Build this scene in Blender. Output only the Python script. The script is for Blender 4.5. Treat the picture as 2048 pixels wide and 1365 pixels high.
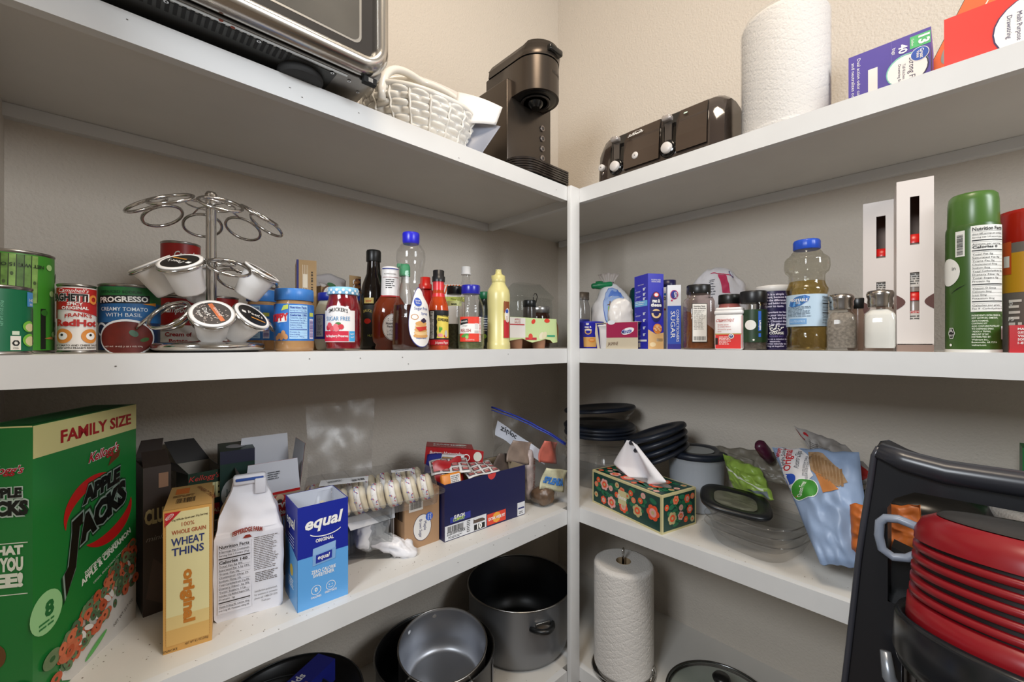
import bpy, bmesh, math, random
from mathutils import Vector, Matrix, noise
random.seed(7)
for o in list(bpy.data.objects): bpy.data.objects.remove(o)
C = bpy.context.scene.collection
PI = math.pi
# ---------------- camera, world, light, exposure ----------------
FPX, CX, CY, YAW = 845.0, 1024.0, 688.0, math.radians(46.8)
cam_d = bpy.data.cameras.new('camera'); cam = bpy.data.objects.new('camera', cam_d); C.objects.link(cam)
cam_d.sensor_width = 36; cam_d.lens = FPX/2048*36; cam_d.shift_y = (CY-682.5)/2048
cam_d.clip_start = .01; cam.location = (0, 0, 0)
cam.rotation_euler = (PI/2, 0, YAW-PI/2)
bpy.context.scene.camera = cam
sc = bpy.context.scene
sc.view_settings.view_transform = 'Standard'; sc.view_settings.look = 'None'
sc.view_settings.gamma = 1; sc.view_settings.use_curve_mapping = False
sc.view_settings.exposure = -0.2
w = bpy.data.worlds.new('world'); sc.world = w; w.use_nodes = True
w.node_tree.nodes['Background'].inputs[0].default_value = (1, .96, .92, 1)
w.node_tree.nodes['Background'].inputs[1].default_value = .22
def area(name, loc, target, size, power, col, sy=None):
    d = bpy.data.lights.new(name, 'AREA'); d.energy = power; d.color = col; d.size = size
    if sy: d.shape = 'RECTANGLE'; d.size_y = sy
    o = bpy.data.objects.new(name, d); C.objects.link(o); o.location = loc
    o.rotation_euler = (Vector(target)-Vector(loc)).to_track_quat('-Z', 'Y').to_euler(); return o
area('ceiling_light', (.25, .1, 1.55), (.55, .5, 0), .42, 16, (1, .84, .655))
area('doorway_light', (-.85, .12, .60), (1.1, .5, -.1), .45, 21, (.90, .95, 1))
area('added_fill_light', (.75, -1.25, .75), (.45, .9, -.2), .6, 24, (.90, .95, 1))  # added fill behind the camera, brightens the left shelf fronts, no known source
# ---------------- geometry of the view ----------------
Fv = Vector((math.cos(YAW), math.sin(YAW))); Rv = Vector((math.sin(YAW), -math.cos(YAW)))
yA, xB, XW, YW, XL = .7746, .9836, 1.39, 1.19, -.147
Z1, Z3, Z4, Z5, TH = .4513, -.0136, -.477, -.9398, .041
def ray(px): return Fv + Rv*((px-CX)/FPX)
def dep(P): return P[0]*Fv.x + P[1]*Fv.y
def A(px, back=0): d = ray(px); return d*((yA+back)/d.y)
def B(px, back=0): d = ray(px); return d*((xB+back)/d.x)
def G(px, py, z=Z4): return ray(px)*(FPX*z/(CY-py))
def zat(py, P): return (CY-py)/FPX*dep(P)
def along(N, ang, px):            # distance from N along direction ang until image column px
    d = Vector((math.cos(ang), math.sin(ang))); r = ray(px); n = Vector((r.y, -r.x))
    return -N.dot(n)/d.dot(n)
def cyl(l, r, side, back):        # centre and radius of an upright cylinder seen between two columns
    tl, tr = math.atan((l-CX)/FPX), math.atan((r-CX)/FPX); h = abs(tr-tl)/2; m = YAW-(tl+tr)/2
    u = Vector((math.cos(m), math.sin(m))); s = math.sin(h)
    d = (yA+back)/(u.y-s) if side == 'A' else (xB+back)/(u.x-s)
    return u*d, d*s
def facing(c): return math.atan2(c[1], c[0])-PI/2
def V(*a): return Vector(a)
# ---------------- materials ----------------
def lin(h):
    h = h.lstrip('#'); c = [int(h[i:i+2], 16)/255 for i in (0, 2, 4)]
    return tuple(x/12.92 if x <= .04045 else ((x+.055)/1.055)**2.4 for x in c)+(1,)
_m = {}
def mat(col, rough=.55, metal=0, bump=0, bscale=60, mott=0, mscale=8, kind=None, spec=.5, sub=0):
    k = (col, rough, metal, bump, bscale, mott, mscale, kind)
    if k in _m: return _m[k]
    m = bpy.data.materials.new('m_'+str(len(_m))); m.use_nodes = True; nt = m.node_tree; N = nt.nodes
    b = N['Principled BSDF']; b.inputs['Base Color'].default_value = lin(col); b.inputs['Roughness'].default_value = rough
    b.inputs['Metallic'].default_value = metal; b.inputs['Specular IOR Level'].default_value = spec
    tc = N.new('ShaderNodeTexCoord')
    if mott:
        n = N.new('ShaderNodeTexNoise'); n.inputs['Scale'].default_value = mscale; n.inputs['Detail'].default_value = 3
        nt.links.new(tc.outputs['Object'], n.inputs['Vector'])
        r = N.new('ShaderNodeMixRGB'); r.blend_type = 'MULTIPLY'; r.inputs['Fac'].default_value = 1
        mr = N.new('ShaderNodeMapRange'); mr.inputs['From Min'].default_value = .3; mr.inputs['From Max'].default_value = .7
        mr.inputs['To Min'].default_value = 1-mott; mr.inputs['To Max'].default_value = 1
        nt.links.new(n.outputs['Fac'], mr.inputs['Value']); nt.links.new(mr.outputs[0], r.inputs['Color2'])
        r.inputs['Color1'].default_value = lin(col); nt.links.new(r.outputs[0], b.inputs['Base Color'])
    if bump:
        n = N.new('ShaderNodeTexNoise'); n.inputs['Scale'].default_value = bscale; n.inputs['Detail'].default_value = 2
        bp = N.new('ShaderNodeBump'); bp.inputs['Strength'].default_value = bump; bp.inputs['Distance'].default_value = .002
        nt.links.new(tc.outputs['Object'], n.inputs['Vector']); nt.links.new(n.outputs['Fac'], bp.inputs['Height']); nt.links.new(bp.outputs[0], b.inputs['Normal'])
    if kind == 'clear' or kind == 'film':
        out = N['Material Output']; tr = N.new('ShaderNodeBsdfTransparent'); tr.inputs[0].default_value = lin(col)
        gl = N.new('ShaderNodeBsdfGlossy'); gl.inputs['Roughness'].default_value = rough
        lw = N.new('ShaderNodeLayerWeight'); lw.inputs['Blend'].default_value = .35 if kind == 'clear' else .3
        mp = N.new('ShaderNodeMapRange'); mp.inputs['To Min'].default_value = .022 if kind == 'clear' else .05
        mp.inputs['To Max'].default_value = .30 if kind == 'clear' else .32; nt.links.new(lw.outputs['Facing'], mp.inputs['Value'])
        mx = N.new('ShaderNodeMixShader'); nt.links.new(mp.outputs[0], mx.inputs[0])
        nt.links.new(tr.outputs[0], mx.inputs[1]); nt.links.new(gl.outputs[0], mx.inputs[2]); nt.links.new(mx.outputs[0], out.inputs[0])
        if bump: nt.links.new(bp.outputs[0], gl.inputs['Normal'])
    _m[k] = m; return m
def M(c, **k): return mat(c, **k)
WHITE, BLACK = M('f2f0ec'), M('141414')
PAINT = M('d9d9d8', rough=.38, bump=.12, bscale=35, mott=.04, mscale=14)
CHROME = M('c9c7c4', rough=.13, metal=1)
STEEL = M('b4b2ae', rough=.3, metal=1)
CLEAR = mat('fbfbfb', rough=.06, kind='clear')
FILM = mat('fcfcfc', rough=.36, kind='film', bump=.45, bscale=35)
TIN = M('a9a5a0', rough=.28, metal=1)
# ---------------- mesh builder ----------------
_tc = {}
def glyphs(s, shear=0, bold=0):
    k = (s, shear, bold)
    if k in _tc: return _tc[k]
    cu = bpy.data.curves.new('t', 'FONT'); cu.body = s; cu.resolution_u = 2; cu.shear = shear; cu.offset = bold
    o = bpy.data.objects.new('t', cu); C.objects.link(o); bpy.context.view_layer.update()
    me = bpy.data.meshes.new_from_object(o)
    vs = [(v.co.x, v.co.y) for v in me.vertices]; fs = [tuple(p.vertices) for p in me.polygons]
    bpy.data.objects.remove(o); bpy.data.curves.remove(cu); bpy.data.meshes.remove(me)
    _tc[k] = (vs, fs); return _tc[k]
class Surf:
    def __init__(s, fn, cx=None, cy=None): s.fn, s.cx, s.cy = fn, cx, cy
    def __call__(s, x, y, l=0): return s.fn(x, y, l)
def flat(o, ex, ey):
    o, ex, ey = Vector(o), Vector(ex), Vector(ey); n = ex.cross(ey)
    return Surf(lambda x, y, l: o+ex*x+ey*y+n*l)
def around(R, c=(0, 0, 0), a0=0):   # x = arc length from the side that faces local -Y, y = height
    Rf = R if callable(R) else (lambda z: R); R0 = Rf(0) if not callable(R) else max(R(z*.01) for z in range(0, 12))
    def f(x, y, l):
        a = x/R0+a0; r = Rf(y)+l; return Vector((c[0]+r*math.sin(a), c[1]-r*math.cos(a), c[2]+y))
    return Surf(f, R0*.14, None if not callable(R) else .006)
class P:
    def __init__(s): s.v, s.f, s.m, s.mi, s.sm = [], [], [], [], []
    def idx(s, m):
        if m not in s.m: s.m.append(m)
        return s.m.index(m)
    def add(s, vs, fs, m, sm=False, T=None):
        b = len(s.v); s.v += [(T@Vector(v) if T else Vector(v)) for v in vs]; i = s.idx(m)
        for f in fs: s.f.append([b+k for k in f]); s.mi.append(i); s.sm.append(sm)
        return s
    def box(s, a, b, m, T=None):
        (x0, y0, z0), (x1, y1, z1) = a, b
        vs = [(x0, y0, z0), (x1, y0, z0), (x1, y1, z0), (x0, y1, z0), (x0, y0, z1), (x1, y0, z1), (x1, y1, z1), (x0, y1, z1)]
        return s.add(vs, [(3, 2, 1, 0), (4, 5, 6, 7), (0, 1, 5, 4), (1, 2, 6, 5), (2, 3, 7, 6), (3, 0, 4, 7)], m, False, T)
    def rbox(s, a, b, r, m, T=None, seg=2, sm=True):   # box with rounded edges
        bm = bmesh.new(); bmesh.ops.create_cube(bm, size=1)
        for v in bm.verts: v.co = Vector([a[i]+(v.co[i]+.5)*(b[i]-a[i]) for i in range(3)])
        bmesh.ops.bevel(bm, geom=bm.edges[:], offset=r, segments=seg, profile=.5, affect='EDGES')
        bm.verts.index_update(); s.add([v.co.copy() for v in bm.verts], [[v.index for v in f.verts] for f in bm.faces], m, sm, T); bm.free(); return s
    def lathe(s, pr, m, seg=28, c=(0, 0, 0), T=None, sm=True, sx=1, sy=1, wob=None, ne=0):
        vs = []; n = seg
        for r, z in pr:
            for k in range(n):
                a = 2*PI*k/n; q = r*(wob(a, z) if wob else 1)
                ca, sa = math.cos(a), math.sin(a)
                if ne:  # squarish section
                    e = (abs(ca)**ne+abs(sa)**ne)**(-1/ne); ca, sa = ca*e, sa*e
                vs.append((c[0]+q*ca*sx, c[1]+q*sa*sy, c[2]+z))
        fs = []
        for i in range(len(pr)-1):
            for k in range(n): fs.append((i*n+k, i*n+(k+1) % n, (i+1)*n+(k+1) % n, (i+1)*n+k))
        s.add(vs, fs, m, sm, T)
        b = len(s.v)
        if pr[0][0] > 1e-5: s.add([vs[k] for k in range(n)], [tuple(range(n))[::-1]], m, False, T) if not getattr(s, 'open', 0) else 0
        if pr[-1][0] > 1e-5: s.add(vs[-n:], [tuple(range(n))], m, False, T) if not getattr(s, 'open', 0) else 0
        return s
    def tube(s, path, r, m, closed=False, seg=8, T=None):
        path = [Vector(p) for p in path]; n = len(path); vs = []; up = Vector((0, 0, 1)); prev = None
        for i, p in enumerate(path):
            a = path[(i-1) % n] if closed or i else p; b = path[(i+1) % n] if closed or i < n-1 else p
            t = (b-a).normalized()
            if prev is None: x = t.cross(up) if abs(t.z) < .95 else t.cross(Vector((1, 0, 0)))
            else: x = prev-t*prev.dot(t)
            x.normalize(); prev = x; y = t.cross(x); rr = r[i] if isinstance(r, (list, tuple)) else r
            vs += [p+(x*math.cos(2*PI*k/seg)+y*math.sin(2*PI*k/seg))*rr for k in range(seg)]
        fs = []
        for i in range(n if closed else n-1):
            j = (i+1) % n
            for k in range(seg): fs.append((i*seg+k, i*seg+(k+1) % seg, j*seg+(k+1) % seg, j*seg+k))
        if not closed: fs += [tuple(range(seg))[::-1], tuple(range((n-1)*seg, n*seg))]
        return s.add(vs, fs, m, True, T)
    def prism(s, poly, d0, d1, m, surf, m2=None, sm=False):   # outline on a surface, thick along its normal
        n = len(poly); vs = [surf(x, y, d0) for x, y in poly]+[surf(x, y, d1) for x, y in poly]
        fs = [tuple(range(n))[::-1], tuple(range(n, 2*n))]
        s.add(vs, fs, m, False); s.add(vs, [(k, (k+1) % n, n+(k+1) % n, n+k) for k in range(n)], m2 or m, sm); return s
    def grid(s, fn, nu, nv, m, sm=True, cu=False, cv=False, T=None):
        vs = [fn(i/nu, j/nv) for j in range(nv+1) for i in range(nu+1)]
        fs = [(j*(nu+1)+i, j*(nu+1)+i+1, (j+1)*(nu+1)+i+1, (j+1)*(nu+1)+i) for j in range(nv) for i in range(nu)]
        return s.add(vs, fs, m, sm, T)
    def poly(s, surf, pts, m, l=.0004):
        if surf.cx or surf.cy:
            return s._cut(surf, pts, [tuple(range(len(pts)))], m, l)
        return s.add([surf(x, y, l) for x, y in pts], [tuple(range(len(pts)))], m, False)
    def _cut(s, surf, pts, fs, m, l):
        bm = bmesh.new(); vv = [bm.verts.new((x, y, 0)) for x, y in pts]
        for f in fs:
            try: bm.faces.new([vv[i] for i in f])
            except ValueError: pass
        for ax, c in ((0, surf.cx), (1, surf.cy)):
            if not c or not pts: continue
            lo = min(p[ax] for p in pts); hi = max(p[ax] for p in pts); k = math.floor(lo/c)+1
            while k*c < hi:
                co = Vector((0, 0, 0)); co[ax] = k*c; no = Vector((0, 0, 0)); no[ax] = 1
                bmesh.ops.bisect_plane(bm, geom=bm.verts[:]+bm.edges[:]+bm.faces[:], plane_co=co, plane_no=no, dist=1e-7); k += 1
        bm.verts.index_update()
        s.add([surf(v.co.x, v.co.y, l) for v in bm.verts], [[v.index for v in f.verts] for f in bm.faces], m, bool(surf.cx)); bm.free(); return s
    def rect(s, surf, x0, y0, x1, y1, m, l=.0004): return s.poly(surf, [(x0, y0), (x1, y0), (x1, y1), (x0, y1)], m, l)
    def disc(s, surf, x, y, r, m, l=.0006, ry=None, n=24, a=0, r0=0):
        ry = ry or r; ca, sa = math.cos(a), math.sin(a)
        def q(k, f): u, v = r*f*math.cos(2*PI*k/n), ry*f*math.sin(2*PI*k/n); return (x+u*ca-v*sa, y+u*sa+v*ca)
        if not r0: return s.poly(surf, [q(k, 1) for k in range(n)], m, l)
        pts = [q(k, 1) for k in range(n)]+[q(k, r0) for k in range(n)]
        fs = [(k, (k+1) % n, n+(k+1) % n, n+k) for k in range(n)]
        return s._cut(surf, pts, fs, m, l)
    def text(s, surf, t, x, y, h, m, w=None, rot=0, al='C', shear=0, bold=0, l=.0009, arc=0):
        vs, fs = glyphs(t, shear, bold)
        if not vs: return s
        x0 = min(v[0] for v in vs); x1 = max(v[0] for v in vs); k = h/.7; kx = (w/(x1-x0)) if w else k
        off = {'C': (x0+x1)/2, 'L': x0, 'R': x1}[al]; ca, sa = math.cos(rot), math.sin(rot); hw = max(1e-6, (x1-x0)*kx/2)
        out = []
        for a, b in vs:
            u, v = (a-off)*kx, b*k
            if arc: v += arc*(1-(u/hw)**2)
            out.append((x+u*ca-v*sa, y+u*sa+v*ca))
        if surf.cx or surf.cy: return s._cut(surf, out, fs, m, l)
        return s.add([surf(a, b, l) for a, b in out], fs, m, False)
    def greek(s, surf, x0, y0, x1, y1, rows, m, l=.0006, fill=.45, seed=1, ragged=.3):
        R = random.Random(seed); dy = (y1-y0)/rows
        for r in range(rows):
            yy = y1-(r+1)*dy+dy*(1-fill)/2; x = x0; xe = x1-(x1-x0)*R.random()*ragged
            while x < xe:
                wd = min(dy*R.uniform(.8, 3.2), xe-x); s.rect(surf, x, yy, x+wd, yy+dy*fill, m, l); x += wd+dy*.35
        return s
    def bars(s, surf, x0, y0, x1, y1, n, m, l=.0008, vert=True, seed=3):
        R = random.Random(seed); L = (x1-x0) if vert else (y1-y0); st = L/n
        for k in range(n):
            a = k*st; b = a+st*R.uniform(.25, .75)
            s.rect(surf, x0+a, y0, x0+b, y1, m, l) if vert else s.rect(surf, x0, y0+a, x1, y0+b, m, l)
        return s
    def facts(s, surf, x0, y0, x1, y1, head, lines, m=None, bg=None, l=.0006, title=.09):
        m = m or BLACK; H = y1-y0; W = x1-x0
        if bg: s.rect(surf, x0, y0, x1, y1, bg, l)
        s.text(surf, head, x0+W*.04, y1-H*(title*1.1), H*title*.75, m, w=W*.9, al='L', bold=.02, l=l+.0004)
        y = y1-H*(title*1.35); st = (y-y0)/(len(lines)+.5)
        for k, t in enumerate(lines):
            if t == '-': s.rect(surf, x0+W*.03, y-st*.65, x1-W*.03, y-st*.35, m, l+.0003)
            else:
                big = t[0] == '!'; t = t.lstrip('!')
                s.rect(surf, x0+W*.03, y-st*.02, x1-W*.03, y+st*.03, m, l+.0003)
                s.text(surf, t, x0+W*.04, y-st*.85, st*(.72 if big else .5), m, al='L', bold=.03 if big else 0, l=l+.0004, w=min(W*.9, len(t)*st*(.55 if big else .36)))
            y -= st
        return s
    def make(s, name, parent=None, tag=None, sub=0, solid=0):
        me = bpy.data.meshes.new(name); me.from_pydata([tuple(v) for v in s.v], [], s.f)
        for m in s.m: me.materials.append(m)
        me.polygons.foreach_set('material_index', s.mi); me.polygons.foreach_set('use_smooth', s.sm); me.validate(); me.update()
        o = bpy.data.objects.new(name, me); C.objects.link(o)
        if parent: o.parent = parent
        if solid:
            d = o.modifiers.new('solid', 'SOLIDIFY'); d.thickness = solid; d.offset = 0
        if sub: d = o.modifiers.new('sub', 'SUBSURF'); d.levels = d.render_levels = sub
        return o
def tag(o, label, cat, group=None, kind=None):
    o['label'] = label; o['category'] = cat
    if group: o['group'] = group
    if kind: o['kind'] = kind
    return o
def thing(name, label, cat, loc=(0, 0, 0), rot=0, group=None):
    o = bpy.data.objects.new(name, None); o.empty_display_size = .02; C.objects.link(o)
    o.location = loc; o.rotation_euler = rot if isinstance(rot, tuple) else (0, 0, rot)
    return tag(o, label, cat, group)
def struct(name, p): o = p.make(name); o['kind'] = 'structure'; return o
def clone(t, loc, rot, label):
    r = t.copy(); C.objects.link(r); r.location = loc; r.rotation_euler = rot if isinstance(rot, tuple) else (0, 0, rot); r['label'] = label
    for ch in t.children:
        c = ch.copy(); C.objects.link(c); c.parent = r
        for g in ch.children: d = g.copy(); C.objects.link(d); d.parent = c
    return r
def v3(p, z): return Vector((p[0], p[1], z))
# ---------------- the room ----------------
WALL = M('cfc6ba', rough=.85, bump=.9, bscale=170)
SH = M('d8d5cf', rough=.42, bump=.15, bscale=30, mott=.05, mscale=10)
CT = 1.75; FL = -1.36
p = P(); p.box((XL-.1, YW, FL), (XW+.1, YW+.1, CT), WALL); struct('wall_back', p)
p = P(); p.box((XW, -1.5, FL), (XW+.1, YW, CT), WALL); struct('wall_right', p)
p = P(); p.box((XL-.1, .62, FL), (XL, YW, CT), WALL); struct('wall_left', p)
p = P(); p.box((-1.2, -1.5, FL-.05), (XW+.1, YW+.1, FL), M('7d6a55', rough=.6, mott=.2)); struct('floor', p)
p = P(); p.box((-1.2, -1.5, CT), (XW+.1, YW+.1, CT+.05), M('efe9df', rough=.9)); struct('ceiling', p)
p = P(); p.box((-1.2, -1.6, FL), (XW+.1, -1.5, CT), WALL); struct('wall_front', p)
# specks and crumbs are real bits of dirt pressed in the paint
def specks(p, f, n, m, seed, r=(.0004, .0013)):
    R = random.Random(seed)
    for _ in range(n):
        x, y = f(R); q = R.uniform(*r); p.disc(flat((0, 0, 0), (1, 0, 0), (0, 1, 0)), x, y, q, m, l=p.zt+.0003, n=6, ry=q*R.uniform(.4, 1), a=R.random()*3)
YE = -1.0
hgt = {'top': Z1, 'middle': Z3, 'lower': Z4, 'bottom': Z5}
DIRT = M('6b5c4c', rough=.9)
for nm, z in hgt.items():
    p = P(); p.zt = z
    p.box((XL, yA+.018, z-.018), (xB, YW, z), SH)                      # board
    p.box((XL, yA, z-TH), (xB-.04, yA+.018, z), PAINT)                 # front strip
    if nm in ('lower',): specks(p, lambda R: (R.uniform(XL, .9), R.uniform(yA+.004, yA+.16)), 300, DIRT, 5)
    if nm in ('bottom',): specks(p, lambda R: (R.uniform(.5, .95), R.uniform(yA+.004, yA+.2)), 60, DIRT, 6)
    dt = flat((0, yA, z-TH), (1, 0, 0), (0, 0, 1))
    R = random.Random(len(nm))
    for _ in range(6): p.disc(dt, R.uniform(0, .9), R.uniform(.006, .034), .0013, M('5a544c'), ry=.0008, n=8)
    o = p.make('left_shelf'); tag(o, 'white painted %s shelf along the wall left of the post' % nm, 'shelf')
    p = P(); p.zt = z
    p.box((xB+.018, YE, z-.018), (XW, YW, z), SH)
    p.box((xB, YE, z-TH), (xB+.018, YW-.02, z), PAINT)
    if nm in ('lower',): specks(p, lambda R: (R.uniform(xB+.002, xB+.2), R.uniform(0, .7)), 90, DIRT, 8)
    o = p.make('right_shelf'); tag(o, 'white painted %s shelf along the wall right of the post' % nm, 'shelf')
    # cleats that carry the boards
    p = P(); p.box((XL, YW-.019, z-.0185-.024), (xB-.001, YW, z-.0185), PAINT); o = p.make('cleat'); tag(o, 'narrow white cleat under the back of the left %s shelf' % nm, 'shelf support')
    p = P(); p.box((XW-.019, YE, z-.0185-.024), (XW, YW-.02, z-.0185), PAINT); o = p.make('cleat'); tag(o, 'narrow white cleat under the back of the right %s shelf' % nm, 'shelf support')
p = P(); p.rbox((xB-.04, yA-.0145, FL), (xB, yA, Z1), .0015, PAINT); o = p.make('shelf_post'); tag(o, 'white painted wooden post where left and right shelves meet', 'post')
# ---------------- top shelf, left ----------------
def F(W, D, H):      # the faces of a box W wide, D deep, H high whose front is at y = 0
    return dict(front=flat((0, 0, 0), (1, 0, 0), (0, 0, 1)), left=flat((0, D, 0), (0, -1, 0), (0, 0, 1)),
                right=flat((W, 0, 0), (0, 1, 0), (0, 0, 1)), top=flat((0, 0, H), (1, 0, 0), (0, 1, 0)), back=flat((W, D, 0), (-1, 0, 0), (0, 0, 1)))
# countertop oven hanging over the shelf edge
OX0, OX1, OYF, OZ = -.10, .352, .722, .0118
t = thing('toaster_oven', 'large stainless steel countertop oven overhanging the top left shelf', 'toaster oven', (0, 0, Z1))
p = P(); SD = M('8f8b86', rough=.35, metal=1, mott=.15, mscale=12)
# body with rounded lower edges (profile in x-z swept along y)
def rr(x0, x1, z0, z1, r, n=6):
    pts = []
    for cx, cz, a in ((x1-r, z0+r, -PI/2), (x1-r, z1-r, 0), (x0+r, z1-r, PI/2), (x0+r, z0+r, PI)):
        pts += [(cx+r*math.cos(a+PI/2*k/n), cz+r*math.sin(a+PI/2*k/n)) for k in range(n+1)]
    return pts
sf = flat((0, OYF, 0), (1, 0, 0), (0, 0, 1))
p.prism(rr(OX0, OX1, OZ, .30, .028), 0, -.38, SD, sf, sm=True)
p.make('body', t)
p = P(); und = flat((0, 0, OZ), (1, 0, 0), (0, -1, 0))
DK = M('0b0b0b', rough=.7); DK2 = M('4c4d4c', rough=.5, metal=.6)
p.rect(und, OX0+.02, -(OYF+.3), OX1-.075, -(OYF+.012), DK2, .0006)
for k in range(26):
    x = .203-k*.0089
    p.poly(und, [(x-.0023, -.757), (x+.0023, -.757), (x+.0023, -.727), (x-.0023, -.727)], DK, .0012)
for x, y in ((.27, .735), (.3, .738), (.16, .735), (.05, .735), (.325, .76)): p.disc(und, x, -y, .003, M('d0d0d0', rough=.3, metal=1), .0014); p.disc(und, x, -y, .0012, DK, .0018)
for x, y in ((.11, .7235), (.125, .728)): p.disc(und, x, -y, .003, M('a0401c'), .0016)
p.box((OX0+.02, OYF+.002, OZ-.0015), (OX1-.06, OYF+.006, OZ), M('c4c4c2', rough=.3, metal=1))
p.make('bottom_plate', t)
p = P(); p.lathe([(.033, 0), (.036, .004), (.036, .011), (.03, .0118)], M('262626', rough=.75), c=(.232, .778, .0002)); p.make('foot', t)
p = P(); p.lathe([(.033, 0), (.036, .004), (.036, .011), (.03, .0118)], M('262626', rough=.75), c=(.232, 1.03, .0002)); p.make('foot', t)
# door: rounded bright frame, black border and window
d = P(); f0, f1 = rr(OX0+.01, OX1+.006, .016, .30, .05, 8), rr(OX0+.014, OX1+.002, .02, .296, .046, 8)
prof = [(0, 0), (.0, .012), (.006, .022), (.014, .028), (.022, .026), (.026, .018), (.028, .008)]
loops = []
for ins, out in prof:
    loops.append([(x, OYF-.004-out, z) for x, z in rr(OX0+.01+ins, OX1+.006-ins, .016+ins, .30-ins, max(.05-ins, .012), 8)])
n = len(loops[0]); vs = [q for l in loops for q in l]
fs = [(i*n+k, i*n+(k+1) % n, (i+1)*n+(k+1) % n, (i+1)*n+k) for i in range(len(loops)-1) for k in range(n)]
d.add(vs, fs, M('d2cfca', rough=.22, metal=1), True)
dr = d.make('door_frame', t)
p = P(); s2 = flat((0, OYF-.01, 0), (1, 0, 0), (0, 0, 1))
p.prism(rr(OX0+.037, OX1-.021, .043, .273, .024, 8), 0, .002, M('33302e', rough=.25), s2)
p.prism(rr(OX0+.062, OX1-.046, .068, .25, .012, 8), .002, .003, M('8d8a84', rough=.12, metal=.7, mott=.35, mscale=6), s2)
p.prism(rr(OX0+.058, OX1-.042, .064, .254, .014, 8), .0018, .0025, M('c9c6c0', rough=.3, metal=1), s2)
p.make('window', dr)
p = P(); p.box((.315, OYF-.012, .006), (.338, OYF-.001, .017), DK); p.box((.322, OYF-.014, .007), (.33, OYF-.002, .014), M('bdbbb7', rough=.3, metal=1)); p.make('hinge', t)

# white ceramic basket
c, r = cyl(728, 950, 'A', .016)
t = thing('ceramic_basket', 'glossy white woven ceramic basket with arched handle on the top left shelf', 'basket', v3(c, Z1+.001), facing(c)+.55)
CER = M('f0ede6', rough=.16)
H = .118
def wall_r(v): return .082+(r-.082)*math.sin(min(1, v*1.03)*PI/2)**.8
p = P()
def bas(u, v):
    a = u*2*PI; rows = 8; row = v*rows; k = int(min(row, rows-1e-6)); fr = row-k
    wv = abs(math.sin(a*9+(PI/2 if k % 2 else 0)))
    bulge = .0075*wv**.6*math.sin(PI*fr)**.6
    rr_ = wall_r(v)+bulge-.004
    z = H*v+.012*math.cos(2*a)*v
    return Vector((rr_*math.cos(a)*1.02, rr_*math.sin(a)*.93, z))
p.grid(bas, 180, 64, CER)
def inn(u, v):
    a = -u*2*PI; rr_ = wall_r(v)-.012; return Vector((rr_*math.cos(a)*1.02, rr_*math.sin(a)*.93, max(.006, H*v)+.012*math.cos(2*a)*v))
p.grid(inn, 48, 8, CER)
p.add([bas(k/40, 0)+Vector((0, 0, 0)) for k in range(40)], [tuple(range(40))[::-1]], CER)
rim = [bas(k/60, 1)+Vector((0, 0, 0)) for k in range(60)]
p.tube(rim, .0075, CER, closed=True)
for k in range(18):   # uprights
    a = (k+.5)/18
    p.tube([bas(a, v/10)+Vector((math.cos(a*2*PI), math.sin(a*2*PI), 0))*.0015 for v in range(0, 11)], .0028, CER, seg=6)
p.make('bowl', t)
p = P()
for s in (-1, 1):
    pa = []
    for k in range(25):
        q = k/24; a = PI*q
        x = -(r*.985)*math.cos(a); spread = .05*abs(math.cos(a))**1.2*s
        pa.append((x*.98, spread, H*.72+.118*math.sin(a)**.75))
    p.tube(pa, .009, CER, seg=10)
p.make('handle', t)

# curled booklet behind the basket
t = thing('paper_sheet', 'plain white paper sheet standing behind the ceramic basket', 'paper')
PAPER = M('ece8e4', rough=.6)
def sheet(pts, thick=.0012, m=PAPER, name='page', m2=None, seg=1):
    q = P(); a, b, c_, d_ = [Vector(x) for x in pts]
    def fn(u, v):
        base = (a*(1-u)+b*u)*(1-v)+(d_*(1-u)+c_*u)*v
        n = (b-a).cross(d_-a).normalized(); return base+n*.012*math.sin(PI*u)*seg
    q.grid(fn, 14, 6, m)
    if m2:
        sf_ = Surf(lambda x, y, l: fn(x, y)-(b-a).cross(d_-a).normalized()*(l+.001), .09, .3)
        q.disc(sf_, .8, .6, .16, M('8fb060'), ry=.3); q.disc(sf_, .82, .25, .13, M('d8a58c'), ry=.12); q.rect(sf_, .6, .03, .98, .1, M('c9d6e2'))
    return q.make(name, t, solid=thick)
def pt(px, py, s, back): q = A(px, back) if s == 'A' else B(px, back); return v3(q, zat(py, q))
sheet([pt(776, 200, 'A', .30), pt(935, 260, 'A', .30), pt(935, 195, 'A', .305), pt(776, 134, 'A', .31)])
t = thing('picture_booklet', 'small curled booklet with a colour picture between the basket and the coffee maker', 'booklet')
sheet([pt(905, 250, 'A', .07), pt(992, 250, 'A', .03), pt(1005, 215, 'A', .025), pt(915, 184, 'A', .08)], seg=.5)
sheet([v3(A(925, .075), Z1+.004), v3(A(962, .02), Z1+.006), pt(1001, 253, 'A', .028), pt(940, 232, 'A', .075)], m=M('8f93a0', rough=.35), m2=1, name='cover', seg=-.6)

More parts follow.
